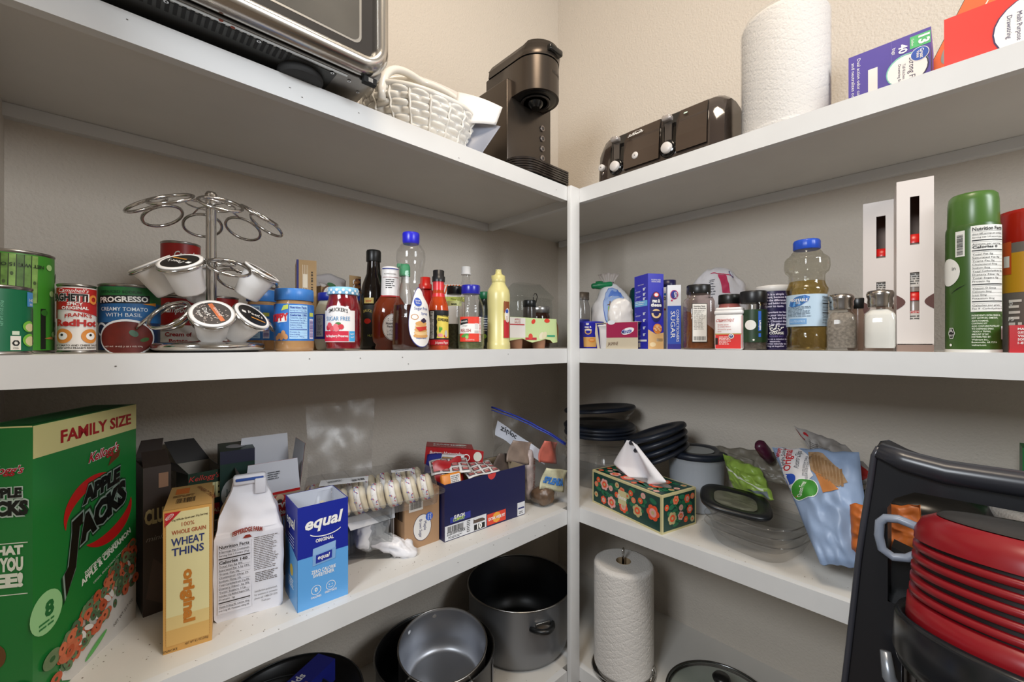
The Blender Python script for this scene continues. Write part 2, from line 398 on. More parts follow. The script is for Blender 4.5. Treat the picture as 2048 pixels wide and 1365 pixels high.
# pod coffee maker
t = thing('coffee_maker', 'dark bronze single serve coffee maker on the top shelf next to the post', 'coffee maker', (.783, .852, Z1))
BR = M('4f4740', rough=.3, metal=.75); BRD = M('2e2825', rough=.25, metal=.3); BLK = M('101010', rough=.22)
p = P(); p.rbox((0, .002, .002), (.181, .24, .281), .004, BR); p.box((.0005, .022, .01), (.0012, .0226, .27), BRD)
body = p.make('body', t)
p = P(); p.rbox((-.004, .06, .03), (.185, .25, .262), .01, BRD)
p = P(); p.rbox((.004, .242, .02), (.177, .30, .262), .012, M('3a3532', rough=.2)); p.make('water_tank', t)
p = P(); HC = (.082, -.028)
def stad(R, z0, z1, m, q, m2=None):
    pts = [(HC[0]+R*math.cos(-PI+PI*k/24), HC[1]+R*math.sin(-PI+PI*k/24)) for k in range(25)]+[(HC[0]+R, .11), (HC[0]-R, .11)]
    n = len(pts); q.add([(x, y, z0) for x, y in pts]+[(x, y, z1) for x, y in pts], [(k, (k+1) % n, n+(k+1) % n, n+k) for k in range(n)], m, True)
    q.add([(x, y, z1) for x, y in pts], [tuple(range(n))], m); q.add([(x, y, z0) for x, y in pts], [tuple(range(n))[::-1]], m2 or m)
stad(.0655, .232, .322, BR, p, BRD); stad(.063, .321, .326, BLK, p)
hd = around(.0657, (HC[0], HC[1], 0)); p.text(hd, 'KEURIG', .02, .285, .0085, M('3c352f', rough=.5), bold=.02)
p.lathe([(.0, -.001), (.05, -.001), (.056, 0), (.058, .001)], BLK, c=(HC[0], HC[1], .231)); p.lathe([(.012, -.018), (.02, -.01), (.024, 0)], BLK, c=(HC[0], HC[1], .231))
p.lathe([(.034, -.004), (.038, -.006), (.042, -.004)], M('2f2b29', rough=.2), c=(HC[0], HC[1], .231))
p.make('brew_head', t)
p = P()
pts = [(HC[0]+.066*math.cos(-PI+PI*k/24), HC[1]+.066*math.sin(-PI+PI*k/24)) for k in range(25)]+[(HC[0]+.066, .10), (HC[0]-.066, .10)]
n = len(pts)
for z0, z1, sh in ((.326, .345, 1), (.345, .356, .94)):
    q0 = [(x, y, z0) for x, y in pts]; q1 = [(HC[0]+(x-HC[0])*sh, HC[1]+(y-HC[1])*sh-.004, z1+(.008 if y < -.05 else 0)) for x, y in pts]
    p.add(q0+q1, [(k, (k+1) % n, n+(k+1) % n, n+k) for k in range(n)]+[tuple(range(n, 2*n))], BR, True)
p.rbox((HC[0]-.022, HC[1]-.076, .335), (HC[0]+.03, HC[1]-.05, .352), .004, BLK)
p.make('lid_handle', t)
for k, z in enumerate((.188, .158, .128, .1)):
    p = P(); p.lathe([(.0085, 0), (.0085, .0025), (.0075, .003), (0.0001, .003)], M('8b8079', rough=.3, metal=.6), T=Matrix.Translation((.142, .0015, z)) @ Matrix.Rotation(PI/2, 4, 'X'))
    p.lathe([(.0045, .003), (.0045, .0036), (.0001, .0036)], M('4a433e'), T=Matrix.Translation((.142, .0015, z)) @ Matrix.Rotation(PI/2, 4, 'X')); p.make('button', t)
p = P()   # ribbed drip tray
def tray(R, z0, z1, m):
    pts = [(.045-.04*0+R*math.cos(-PI+PI/2*k/10)-.0, -.012+R*math.sin(-PI+PI/2*k/10)) for k in range(11)]+[(.174+R-.06, -.012-R), (.181+R-.06, -.006-R+.004), (.181+R-.06, .0), (-.0, .0)]
    n = len(pts); p.add([(x, y, z0) for x, y in pts]+[(x, y, z1) for x, y in pts], [(k, (k+1) % n, n+(k+1) % n, n+k) for k in range(n)], m, True)
    p.add([(x, y, z1) for x, y in pts], [tuple(range(n))], m); p.add([(x, y, z0) for x, y in pts], [tuple(range(n))[::-1]], m)
tray(.055, .0003, .009, BLK)
for k in range(6): tray(.060, .009+k*.0065, .0135+k*.0065, M('37302c', rough=.18, metal=.4)); tray(.057, .0135+k*.0065, .0156+k*.0065, BLK)
p.make('drip_tray', t)

# ---------------- top shelf, right ----------------
N = B(1194, .008)
t = thing('toaster', 'long glossy dark brown four slice toaster on the top right shelf', 'toaster', v3(N, Z1), -PI/2)
TW, TD, THt = .338, .165, .142
GB = M('3a302a', rough=.09, spec=.8); GB2 = M('53473e', rough=.13, metal=.4); GK = M('0c0a09', rough=.1)
def tprof(off=0, x=0):      # profile in depth-height
    return [(off, .004), (off+.002, .05), (off+.006, .09), (off+.022, .122), (off+.05, .138), (.085, .142), (.12, .137), (.146, .115), (.156, .08), (.158, .03), (.158, .004)]
def loft(q, x0, x1, m, n, sh, sm=True):
    rows = []
    for i in range(n+1):
        u = i/n; s_ = sh(u); x = x0+(x1-x0)*u
        rows.append([(x, .08+(y-.08)*s_, z*s_ if z > .01 else z) for y, z in tprof()])
    k = len(rows[0]); vs = [a for r_ in rows for a in r_]
    q.add(vs, [(i*k+j, i*k+j+1, (i+1)*k+j+1, (i+1)*k+j) for i in range(n) for j in range(k-1)], m, sm)
    q.add(rows[0], [tuple(range(k))], m); q.add(rows[-1], [tuple(range(k))[::-1]], m)
p = P(); loft(p, .0, TW, GB, 26, lambda u: 1-.13*max(0, 1-u/.09)**2-.12*max(0, (u-.9)/.1)**2)
p.box((.012, .008, .0), (TW-.02, .15, .005), GK)
p.rect(flat((0, 0, .1415), (1, 0, 0), (0, 1, 0)), .04, .06, .30, .075, GK); p.rect(flat((0, 0, .1415), (1, 0, 0), (0, 1, 0)), .04, .095, .30, .11, GK)
p.make('body', t)
TF = Surf(lambda x, y, l: Vector((x, (y-.004)/.046*.002-l if y < .05 else .002+(y-.05)/.04*.004-l if y < .09 else .006+(y-.09)/.032*.016-l, y)), None, .01)
for x0, x1 in ((.088, .188), (.232, .305)):
    p = P(); p.prism([(x0, .012), (x1, .012), (x1, .05), (x1, .09), (x1-.004, .118), (x0+.004, .118), (x0, .09), (x0, .05)], 0, .006, GB2, Surf(lambda x, y, l: TF(x, y, l)), GK)
    fr = P()
    if x0 < .1: fr.text(TF, 'Sunbeam', .118, .098, .0085, WHITE, shear=.35, bold=.01, l=.007, rot=.0); fr.disc(TF, .122, .1055, .014, WHITE, .0068, ry=.004, r0=.8, n=20)
    else: fr.rect(TF, .247, .102, .256, .106, M('c8ddd0'), .007)
    q = p.make('front_panel', t)
    fr.make('emblem', q)
for x0 in (.043, .19):
    w_ = .044
    p = P(); p.rect(TF, x0, .03, x0+w_, .12, GK, .001)
    p.box((x0+.006, .0, .03), (x0+.009, .002, .115), M('3f3833', rough=.2)); p.box((x0+.012, -.001, .036), (x0+.03, .003, .092), M('5d5753', rough=.15, metal=.5))
    p.make('lever_slot', t)
    p = P(); p.rbox((x0+.010, -.016, .094), (x0+.033, .004, .107), .004, M('b3aba6', rough=.25, metal=.4)); p.make('lever', t)
    p = P(); rx = Matrix.Translation((x0+.021, .002, .028)) @ Matrix.Rotation(PI/2, 4, 'X')
    p.lathe([(.021, -.002), (.021, .005), (.017, .009), (.0001, .009)], GK, T=rx); p.lathe([(.0135, .009), (.013, .016), (.0115, .0175), (.0001, .0175)], M('d3cdc8', rough=.35), T=rx)
    p.make('browning_dial', t)
for x0 in (.017, .122):
    p = P(); rx = Matrix.Translation((x0, .002, .040)) @ Matrix.Rotation(PI/2, 4, 'X')
    p.lathe([(.009, 0), (.009, .007), (.0078, .0085), (.0001, .0085)], M('d3cdc8', rough=.35), T=rx); p.lathe([(.0015, .0086), (.0001, .0088)], BLACK, T=rx)
    p.lathe([(.0045, 0), (.004, .002), (.0001, .002)], M('9a9490', rough=.2, metal=1), T=Matrix.Translation((x0+.002, .001, .024)) @ Matrix.Rotation(PI/2, 4, 'X')); p.make('button', t)

def emb(a, z, s=1):     # quilted paper towel relief
    u = a/(2*PI)*22; v = z*95
    d1 = abs(((u+v) % 2)-1); d2 = abs(((u-v) % 2)-1)
    return (.0012 if d1 < .12 or d2 < .12 else 0)*(1 if math.sin(a*60+z*400) > -.3 else .3)
def towel(nm, label, c, r, z, h, holder=None, wrap=True):
    t = thing(nm, label, 'paper towel', v3(c, z), facing(c))
    TW_ = M('d8d4cf', rough=.85, bump=.8, bscale=260)
    p = P()
    def fn(u, v):
        a = u*2*PI; zz = h*v; rr_ = r-.0015
        e = .012
        if zz > h-e: rr_ -= (e-math.sqrt(max(0, e*e-(zz-h+e)**2)))
        if zz < e: rr_ -= (e-math.sqrt(max(0, e*e-(e-zz)**2)))
        rr_ -= emb(a, zz)*.7
        return Vector((rr_*math.cos(a), rr_*math.sin(a), zz))
    p.grid(fn, 300, 130, TW_)
    n = 48; R2 = .021
    for zz, s in ((h, 1), (0, -1)):
        vs = [((r-.0135)*math.cos(2*PI*k/n), (r-.0135)*math.sin(2*PI*k/n), zz) for k in range(n)]+[(R2*math.cos(2*PI*k/n), R2*math.sin(2*PI*k/n), zz-(.001 if s > 0 else 0)) for k in range(n)]
        p.add(vs, [(k, (k+1) % n, n+(k+1) % n, n+k)[::1 if s > 0 else -1] for k in range(n)], TW_)
    p.make('paper_roll', t)
    p = P(); p.open = 1; p.lathe([(R2, 0.001), (R2, h)], M('a08a6c', rough=.8)); p.make('cardboard_core', t)
    return t
c, r = cyl(1482, 1663, 'B', .012)
t = towel('paper_towel_roll', 'tall white paper towel roll in clear wrap on the top right shelf', c, r, Z1, .262)
p = P(); p.open = 1; p.lathe([(r-.012, .003), (r+.0006, .016), (r+.0006, .252), (r-.005, .264), (.03, .268)], mat('fcfcfc', rough=.75, kind='film')); p.make('plastic_wrap', t)

# purple trash bag box
N = B(1697, .08); W_ = along(N, -PI/2, 1862); H_ = .117
t = thing('trash_bag_box', 'purple box of kitchen trash bags beside the paper towels on the top shelf', 'box', v3(N, Z1), -PI/2)
p = P(); PU = M('4f3f98', rough=.4); WB = W_; p.box((0, 0, 0), (WB, .10, H_), PU); f = F(WB, .1, H_)['front']
p.rect(f, .030, .025, .044, .079, M('e3dfda')); p.rect(f, .0635, .0, .064, H_, M('6f62b0'))
p.text(f, 'Dual action odor control', .0135, .108, .0052, WHITE, rot=-PI/2, al='L', w=.088); p.text(f, 'and neutralizes odors', .005, .103, .0052, WHITE, rot=-PI/2, al='L', w=.08)
f = flat((WB-.1245, 0, 0), (1, 0, 0), (0, 0, 1)); p.disc(f, .093, .055, .029, M('7fc7b4')); p.disc(f, .094, .054, .028, M('26224a'), .0008); p.disc(f, .093, .054, .0272, M('efece8'), .001)
p.text(f, 'Strong Flex', .096, .074, .0085, M('2a2a4a'), rot=-PI/2, al='L', l=.0013, w=.05); p.text(f, 'Tall Kitchen', .087, .066, .004, M('3a3a55'), rot=-PI/2, al='L', l=.0013); p.text(f, 'Drawstring Bags', .081, .068, .004, M('3a3a55'), rot=-PI/2, al='L', l=.0013)
p.disc(f, .11, .075, .0125, WHITE, .0014); p.disc(f, .11, .075, .0115, M('2a55b0'), .0017); p.text(f, 'Great', .1105, .075, .005, WHITE, rot=-PI/2, l=.002, bold=.02); p.text(f, 'Value', .106, .075, .004, WHITE, rot=-PI/2, l=.002, bold=.02)
p.rect(f, .097, .089, .124, .111, M('4fb56c')); p.text(f, '13', .109, .1, .0135, WHITE, rot=-PI/2, bold=.04); p.text(f, 'Gallon', .099, .1, .0035, WHITE, rot=-PI/2)
p.text(f, '40', .082, .095, .0115, WHITE, rot=-PI/2, bold=.03); p.text(f, 'bags', .073, .096, .005, WHITE, rot=-PI/2)
p.make('carton', t)
# red bag box
N = B(1888, .022)
t = thing('trash_bag_box', 'bright red box of drawstring bags at the far right of the top shelf', 'box', v3(N, Z1), -PI/2+.02)
p = P(); RD = M('e2362a', rough=.4); p.box((0, 0, 0), (.2, .08, .088), RD); f = F(.2, .08, .088)['front']
p.disc(f, .1, .033, .047, M('3a2a55')); p.disc(f, .101, .033, .0462, M('eceae6'), .0008)
p.text(f, 'Strong', .094, .047, .013, M('3a2a55'), rot=-PI/2, l=.0012, w=.042); p.text(f, 'Multi Purpose', .078, .035, .0055, M('3a2a55'), rot=-PI/2, l=.0012); p.text(f, 'Drawstring', .068, .038, .0055, M('3a2a55'), rot=-PI/2, l=.0012)
p.make('carton', t)
# orange and green box leaning behind it
N = B(1800, .19)
t = thing('snack_box', 'orange and green box leaning behind the red box on the top shelf', 'box', v3(N, Z1+.0), (0, .42, -PI/2))
p = P(); p.box((0, 0, 0.03), (.1, .035, .36), M('26341e', rough=.5)); f = flat((0, 0, .03), (1, 0, 0), (0, 0, 1))
p.rect(f, .001, 0, .034, .33, M('e2622a')); p.rect(f, .034, 0, .036, .33, M('e8e0d0')); p.rect(f, .036, .0, .099, .33, M('3c6a30')); p.poly(f, [(.036, .12), (.099, .19), (.099, .21), (.036, .21)], M('d9682e'), .0006)
p.greek(f, .05, .05, .062, .15, 3, M('d8e0c8')); p.disc(f, .02, .11, .012, M('8a8a80'), ry=.03)
p.make('carton', t)
# ---------------- middle shelf, left ----------------
def up(name, label, cat, l, r, side, back, top, twist=0, group=None, z=Z3):
    c, R = cyl(l, r, side, back); near = c*(1-R/c.length)
    H = (CY-top)/FPX*dep(near)-z
    return thing(name, label, cat, v3(c, z), facing(c)+twist, group), R, H
def can_body(t, R, H, paper, fn, ridged=False):
    p = P(); m = M(paper, rough=.4)
    p.lathe([(R-.003, .0), (R, .0008), (R, .0025), (R-.0012, .004), (R-.0012, H-.004), (R, H-.0025), (R, H-.0008), (R-.001, H), (R-.0025, H-.0005), (R-.003, H-.003), (.0001, H-.003)], TIN, seg=48)
    p.make('can', t)
    q = P(); q.open = 1; q.lathe([(R-.0008, .0045), (R-.0008, H-.0045)], m, seg=64); s = around(R-.0006); fn(q, s, R, H); q.make('paper_label', t)
GRN = M('3f8f2c', rough=.4)
t, R, H = up('vegetable_can', 'tall green can with asparagus picture at the left end of the middle shelf', 'can', -50, 117, 'A', .078, 490)
R = .039; c = Vector((-.102, .897)); t.location = v3(c, Z3); t.rotation_euler = (0, 0, facing(c)); H = .139
def f(q, s, R, H):
    q.rect(s, -.08, .07, .022, H-.006, M('2c3a1c'))
    for k in range(14):
        x = -.07+k*.0068; q.poly(s, [(x-.003, .068), (x+.0025, .069), (x+.0038, H-.006), (x-.0022, H-.006)], M(['6f9a45', '8bb35c', '557c33'][k % 3], mott=.5, mscale=90), .0008)
        q.disc(s, x, .085+.011*(k % 4), .0015, M('41552c'), .0011, ry=.0025)
    q.text(s, 'NET WT. 15 OZ.', .006, H-.018, .0045, M('23361a'), rot=PI, w=.045, l=.0014, bold=.03)
    R_ = random.Random(4)
    for k in range(16):
        x, y = R_.uniform(.027, .075), R_.uniform(.008, H-.01)
        if k % 3 == 0: q.poly(s, [(x-.005, y), (x+.006, y+.003), (x+.006, y-.001)], M('b9793f'))
        else: q.disc(s, x, y, .0045, M('a8cf86' if k % 3 == 1 else '2f6a22'), ry=.0042)
    q.rect(s, .0255, .006, .032, .062, M('15170f')); q.rect(s, .05, .005, .054, H-.04, M('d8ead0'), .0006)
can_body(t, R, H, '3f8a2a', f)
t, R, H = up('vegetable_can', 'short dark green can standing in front of the tall asparagus can', 'can', -80, 80, 'A', .003, 565)
R = .0335; c = Vector((-.1095, .8105)); t.location = v3(c, Z3); t.rotation_euler = (0, 0, facing(c)); H = .084
def f(q, s, R, H):
    q.rect(s, -.03, .005, -.02, H-.005, M('0f8277')); q.rect(s, -.005, .03, .001, H-.008, WHITE); q.rect(s, -.004, .031, .0, H-.009, M('0d5c3b'), .0006)
    q.text(s, 'NET WT 15 OZ (425g)', .008, .05, .0022, M('79c3a0'), rot=PI/2)
    q.disc(s, .035, .035, .009, M('7ac142'), ry=.007); q.disc(s, .036, .034, .007, M('d9cf9e'), .0008, ry=.005)
    q.disc(s, .036, .018, .010, M('7ac142'), ry=.008); q.disc(s, .037, .017, .008, M('d9cf9e'), .0008, ry=.006)
    q.rect(s, .032, H-.024, .045, H-.006, M('4a90cf')); q.text(s, '140', .038, H-.018, .004, WHITE); q.text(s, '390', .038, H-.023, .003, WHITE)
    q.rect(s, .0405, .012, .0425, .058, M('12160f'), .0012)
    q.rect(s, .014, .006, .024, .023, M('ece8dd')); q.disc(s, .019, .0145, .0038, BLACK, .0008, n=6, r0=.55); q.rect(s, .0155, .0245, .0225, .029, M('d9e8d0'))
    q.text(s, 'STEEL', .019, .0075, .0016, BLACK); q.rect(s, -.012, .006, -.003, .026, M('e8e4da'))
can_body(t, R, H, '0b6a44', f)

t, R, H = up('pasta_can', 'red and white can of pasta rings with a grey rim beside the asparagus can', 'can', 112, 194, 'A', .075, 568)
def f(q, s, R, H):
    R2 = M('b3201c'); q.poly(s, [(-.1, H-.006), (-.1, H*.60), (-.01, H*.63), (.02, H*.56), (.06, H*.5), (.1, H*.5), (.1, H-.006)], R2)
    q.text(s, "Campbell's", -.004, H*.875, .0055, WHITE, shear=.35, w=.032)
    q.text(s, 'SPAGHETTI', -.0115, H*.755, .0095, M('0e0e0e'), w=.045, bold=.05, l=.0013); q.text(s, 'SPAGHETTI', -.0115, H*.755, .0095, WHITE, w=.048, bold=.09, l=.001)
    q.disc(s, .018, H*.785, .0058, M('e08a3a'), .0012, r0=.5, ry=.0068); q.text(s, 's', .0255, H*.755, .006, BLACK, bold=.04)
    q.text(s, 'SPICY', -.002, H*.69, .0042, WHITE, bold=.03); q.text(s, 'ORIGINAL', -.002, H*.632, .0042, WHITE, bold=.03)
    q.text(s, "FRANK'S", .002, H*.51, .0050, R2, arc=.002, bold=.02, w=.028); q.text(s, 'RedHot', .0, H*.395, .0088, R2, bold=.045, w=.046)
    for x in (-.015, .0145):
        q.disc(s, x, H*.25, .0105, M('d98b3d'), ry=H*.105); q.disc(s, x, H*.25, .0056, WHITE, .0009, ry=H*.055); q.disc(s, x-.0005, H*.265, .0017, BLACK, .0012)
    q.text(s, 'IN TOMATO AND CHEESE SAUCE', 0, H*.105, .0024, BLACK, w=.050, bold=.02); q.text(s, "MADE WITH FRANK'S REDHOT", 0, H*.065, .0024, BLACK, w=.046, bold=.02)
can_body(t, R, H, 'e6e1dc', f)
t, R, H = up('soup_can', 'wide blue and green creamy tomato soup can left of the pod rack', 'can', 194, 322, 'A', .085, 568)
def f(q, s, R, H):
    q.rect(s, -.09, H*.73, .09, H-.005, M('1f6a33')); q.rect(s, -.09, H*.44, .09, H*.73, M('1c5c93'))
    q.text(s, 'REDUCED SODIUM', -.012, H*.86, .0040, M('0e3a1e'), w=.05, bold=.02)
    q.poly(s, [(-.041, H*.705), (.024, H*.725), (.024, H*.84), (-.041, H*.82)], M('15191c'), .0007); q.text(s, 'PROGRESSO', -.0085, H*.735, .0078, WHITE, w=.06, bold=.035, rot=.05, l=.0012)
    q.poly(s, [(.014, H*.715), (.034, H*.745), (.034, H*.695)], M('d98c2a'), .0009)
    q.text(s, 'CREAMY TOMATO', -.008, H*.605, .0056, M('dbe6ee'), bold=.01, w=.058); q.text(s, 'WITH BASIL', -.008, H*.52, .0056, M('dbe6ee'), w=.043)
    q.disc(s, -.004, H*.22, .0355, M('dfe4e6'), ry=H*.265, n=40); q.disc(s, -.004, H*.215, .033, M('6c1a0c', mott=.35, mscale=50), .0008, ry=H*.24, n=40); q.disc(s, -.038, H*.34, .010, M('dfe4e6'), r0=.7)
    q.disc(s, .004, H*.28, .006, M('4d6f5e'), .0012, ry=.0042, a=-.7); q.disc(s, .017, H*.19, .006, M('355c2b'), .0012, ry=.003, a=.3)
    q.text(s, 'NET WT. 19 OZ (1 LB 3 OZ) 539g', -.008, H*.08, .0022, M('e8d8d0'), w=.044, l=.0015)
can_body(t, R, H, '1a2f55', f)
CSR = 'a51c18'
def camp(q, s, R, H, name2=('Cream of', 'Potato'), x=0):
    q.rect(s, -.1, .0045, .1, H*.47, M('e3ded8')); q.text(s, "Campbell's", x, H*.70, .0115, WHITE, shear=.3, w=.05, bold=.02)
    q.disc(s, x, H*.5, .009, M('b59a58'), .0007); q.disc(s, x, H*.5, .007, M('d8c48a'), .0009)
    q.text(s, name2[0], x, H*.27, .0072, M('a51c18'), bold=.03); q.text(s, name2[1], x, H*.15, .0072, M('a51c18'), bold=.03)
t, R, H = up('soup_can', 'red and white cream of potato soup can behind the pod rack', 'can', 314, 398, 'A', .20, 592)
Rc = R; can_body(t, R, H, CSR, lambda q, s, R, H: camp(q, s, R, H)); c0 = t.location.copy(); h0 = H
t2 = thing('soup_can', 'red soup can stacked on top of the cream of potato can', 'can', c0+Vector((.004, .004, h0+.0003)), t.rotation_euler.z+.5)
can_body(t2, Rc, H, CSR, lambda q, s, R, H: camp(q, s, R, H, ('Cream of', 'Celery')))
t, R, H = up('soup_can', 'red and white soup can half hidden by the pod rack column', 'can', 398, 478, 'A', .205, 592, twist=.9)
can_body(t, R, H, CSR, lambda q, s, R, H: camp(q, s, R, H, ('Chicken', 'Noodle')))

# revolving pod rack
cR, rR = cyl(300, 530, 'A', .006)
t = thing('pod_rack', 'chrome three tier carousel rack for coffee pods on the middle left shelf', 'pod rack', v3(cR, Z3), facing(cR))
p = P(); p.lathe([(.068, .0003), (.068, .003)], BLACK, seg=48); p.lathe([(rR-.004, .003), (rR, .005), (rR, .0115), (rR-.004, .0145), (rR-.02, .0165), (.02, .018), (.012, .0225), (.0001, .023)], CHROME, seg=56); p.make('base', t)
HT = zat(385, cR)-Z3
p = P(); p.lathe([(.0076, .02), (.0076, HT-.02), (.0088, HT-.016), (.0088, HT-.004), (.0065, HT), (.0001, HT+.001)], CHROME, seg=24); p.make('column', t)
ring = []
tiers = [(zat(432, cR)-Z3, math.radians(31), 8, .15, .082), (zat(546, cR)-Z3, math.radians(33), 8, .30, .078), (zat(636, cR)-Z3, math.radians(47), 8, .02, .074)]
for ti, (z, tilt, n, a0, rad) in enumerate(tiers):
    p = P(); pos = []
    for k in range(n):
        a = a0+2*PI*k/n-PI/2; er = Vector((math.cos(a), math.sin(a), 0)); et = Vector((-math.sin(a), math.cos(a), 0))
        ax = er*math.cos(tilt)-Vector((0, 0, 1))*math.sin(tilt)      # outward and down
        cen = er*rad+Vector((0, 0, z)); R_ = .0285
        p.tube([cen+et*R_*math.cos(q*2*PI/28)+ax*R_*math.sin(q*2*PI/28) for q in range(28)], .0025, CHROME, closed=True, seg=7)
        pos.append((cen, er, et, ax))
    hub = z+.018
    p.tube([Vector((.034*math.cos(q*2*PI/40), .034*math.sin(q*2*PI/40), hub-.001)) for q in range(40)], .0014, CHROME, closed=True, seg=7)
    for k in range(0, n, 2):
        a = a0+2*PI*k/n-PI/2+PI/n; p.tube([(.006*math.cos(a), .006*math.sin(a), hub), (.034*math.cos(a), .034*math.sin(a), hub-.001), (.050*math.cos(a), .050*math.sin(a), z+.009)], .0014, CHROME, seg=6)
    p.make('ring_tier', t); ring.append(pos)
base_mat = t.matrix_basis.copy() if False else Matrix.Translation(v3(cR, Z3)) @ Matrix.Rotation(facing(cR), 4, 'Z')
def pod(ti, k, label, lid='1c1a19', art=0, spin=0):
    cen, er, et, ax = ring[ti][k]; nrm = et.cross(ax)*-1
    if nrm.z < 0: nrm = -nrm
    X = et; Z = nrm; Y = Z.cross(X); mt = Matrix((X.to_4d(), Y.to_4d(), Z.to_4d(), (0, 0, 0, 1))).transposed(); mt[0][3] = mt[1][3] = mt[2][3] = 0; mt[3] = (0, 0, 0, 1)
    full = base_mat @ Matrix.Translation(cen) @ mt.to_3x3().to_4x4() @ Matrix.Rotation(spin, 4, 'Z')
    o = thing('coffee_pod', label, 'coffee pod', group='coffee pods in the chrome carousel'); o.matrix_world = full; o.location = full.to_translation(); o.rotation_euler = full.to_euler()
    PLm = M('ece9e6', rough=.32); o.scale = (1.1,)*3
    p = P(); p.lathe([(.0001, -.040), (.0085, -.0400), (.0095, -.0415), (.0165, -.0415), (.018, -.039), (.0215, -.010), (.0235, -.004), (.0238, .0022), (.0262, .0025), (.0266, .0042), (.0225, .005), (.0218, .0042)], PLm, seg=36); p.make('cup', o)
    p = P(); s = flat((0, 0, .0044), (1, 0, 0), (0, 1, 0)); p.disc(s, 0, 0, .0218, M(lid, rough=.3), 0, n=36)
    if art: 
        R_ = random.Random(k)
        for _ in range(60): a, q = R_.random()*6.28, R_.uniform(.004, .021); p.disc(s, q*math.cos(a)-.003, q*math.sin(a), .0009, M('b8aca4'), .0003, n=6)
        p.rect(s, .002, -.019, .0075, .018, M('c86c3f'), .0005); p.text(s, 'Dark', -.008, .004, .0055, WHITE, l=.0008, rot=-PI/2+.0); p.text(s, 'Roast', -.0155, .003, .004, WHITE, l=.0008, rot=-PI/2); p.text(s, 'GROUND', .0048, 0, .003, WHITE, rot=-PI/2, l=.0009)
    else:
        p.rect(s, -.004, -.008, .018, -.0055, M('c98a3a'), .0004); p.text(s, "Peet's", .004, .0, .007, WHITE, l=.0008); p.rect(s, -.017, -.002, -.011, .003, WHITE, .0005)
    p.make('foil_lid', o)
pod(1, 6, 'white coffee pod with black foil lid at the left of the middle tier', spin=PI)
pod(1, 7, 'white coffee pod second from left on the middle tier', spin=2.8)
pod(1, 1, 'white coffee pod hanging at the right of the middle tier')
pod(1, 4, 'white coffee pod at the back of the middle tier behind the column')
pod(2, 0, 'white coffee pod with speckled lid facing forward on the lowest tier', lid='4a4543', art=1, spin=.4)
pod(2, 1, 'white coffee pod with black lid at the right of the lowest tier', spin=-.5)

def jar(t, R, H, fill, prof=None, cap=None, capH=.018, capR=None, name='jar', seg=40, cm=None, rib=True, top=None, capname='lid'):
    """body is a filled plastic or glass jar, cap a ribbed lid"""
    capR = capR or R*.98; hb = H-capH
    pr = prof or [(R*.9, 0), (R*.97, .002), (R, .007), (R, hb-.014), (R*.96, hb-.007), (R*.9, hb-.001), (R*.88, hb+.002)]
    p = P(); p.lathe(pr, fill, seg=seg); b = p.make(name, t)
    q = P(); n = 48
    q.lathe([(capR*.97, hb), (capR, hb+.001), (capR, H-.002), (capR*.96, H-.0002), (capR*.8, H), (.0001, H-.0003)], cm, seg=96, wob=(lambda a, z: 1+(.012*math.cos(a*48) if rib and z < H-.003 else 0)))
    q.make(capname, t); return b
PBJ = dict(name='peanut_butter_jar')
def pbjar(l, r, back, top, label, twist):
    t, R, H = up('peanut_butter_jar', label, 'jar', l, r, 'A', back, top, twist=twist)
    jar(t, R, H, M('a98258', rough=.12), cm=M('3f7fcb', rough=.35), capH=H*.19)
    q = P(); q.open = 1; q.lathe([(R+.0003, H*.17), (R+.0003, H*.75)], M('2f74c4', rough=.3), seg=64); s = around(R+.0004)
    q.facts(s, -.008, H*.2, .022, H*.73, 'Nutrition Facts', ['Serving size 2 Tbsp (32g)', '-', '!Calories 190', 'Total Fat 16g 21%', 'Saturated Fat 3g', 'Cholesterol 0mg', 'Sodium 150mg', 'Total Carb 8g', '-', 'Protein 7g', 'Iron 0.6mg', 'Potassium 190mg'], m=M('173a9a'), bg=M('a9d2f2'))
    q.bars(s, .0275, H*.22, .037, H*.5, 20, M('5d4a9c'), vert=False); q.rect(s, .0268, H*.2, .038, H*.52, M('e3e3f2'), .0004); q.rect(s, .027, H*.56, .038, H*.62, M('c4cf5a'))
    q.poly(s, [(-.03, H*.45), (-.012, H*.47), (-.011, H*.6), (-.027, H*.57)], WHITE); q.text(s, 'SKIPPY', -.0285, H*.48, .012, M('c8202c'), bold=.05, w=.04, rot=.08)
    for x, y in ((-.026, .028), (-.018, .032), (-.021, .025), (-.03, .024), (-.014, .026)): q.disc(s, x, y, .0052, M('c08a5a'), .0008, ry=.004, a=x*90)
    q.poly(s, [(-.022, H*.64), (-.01, H*.67), (-.0095, H*.74), (-.018, H*.72)], M('c4d35a'))
    q.make('paper_label', t)
pbjar(548, 628, .03, 576, 'peanut butter jar with blue lid and nutrition panel facing out', .0)
pbjar(492, 556, .175, 579, 'peanut butter jar with blue lid half hidden behind the pod rack', -.9)

def boxat(name, label, cat, side, N, ang, W, D, H, z=Z3, group=None):
    return thing(name, label, cat, v3(N, z), ang, group), F(W, D, H)
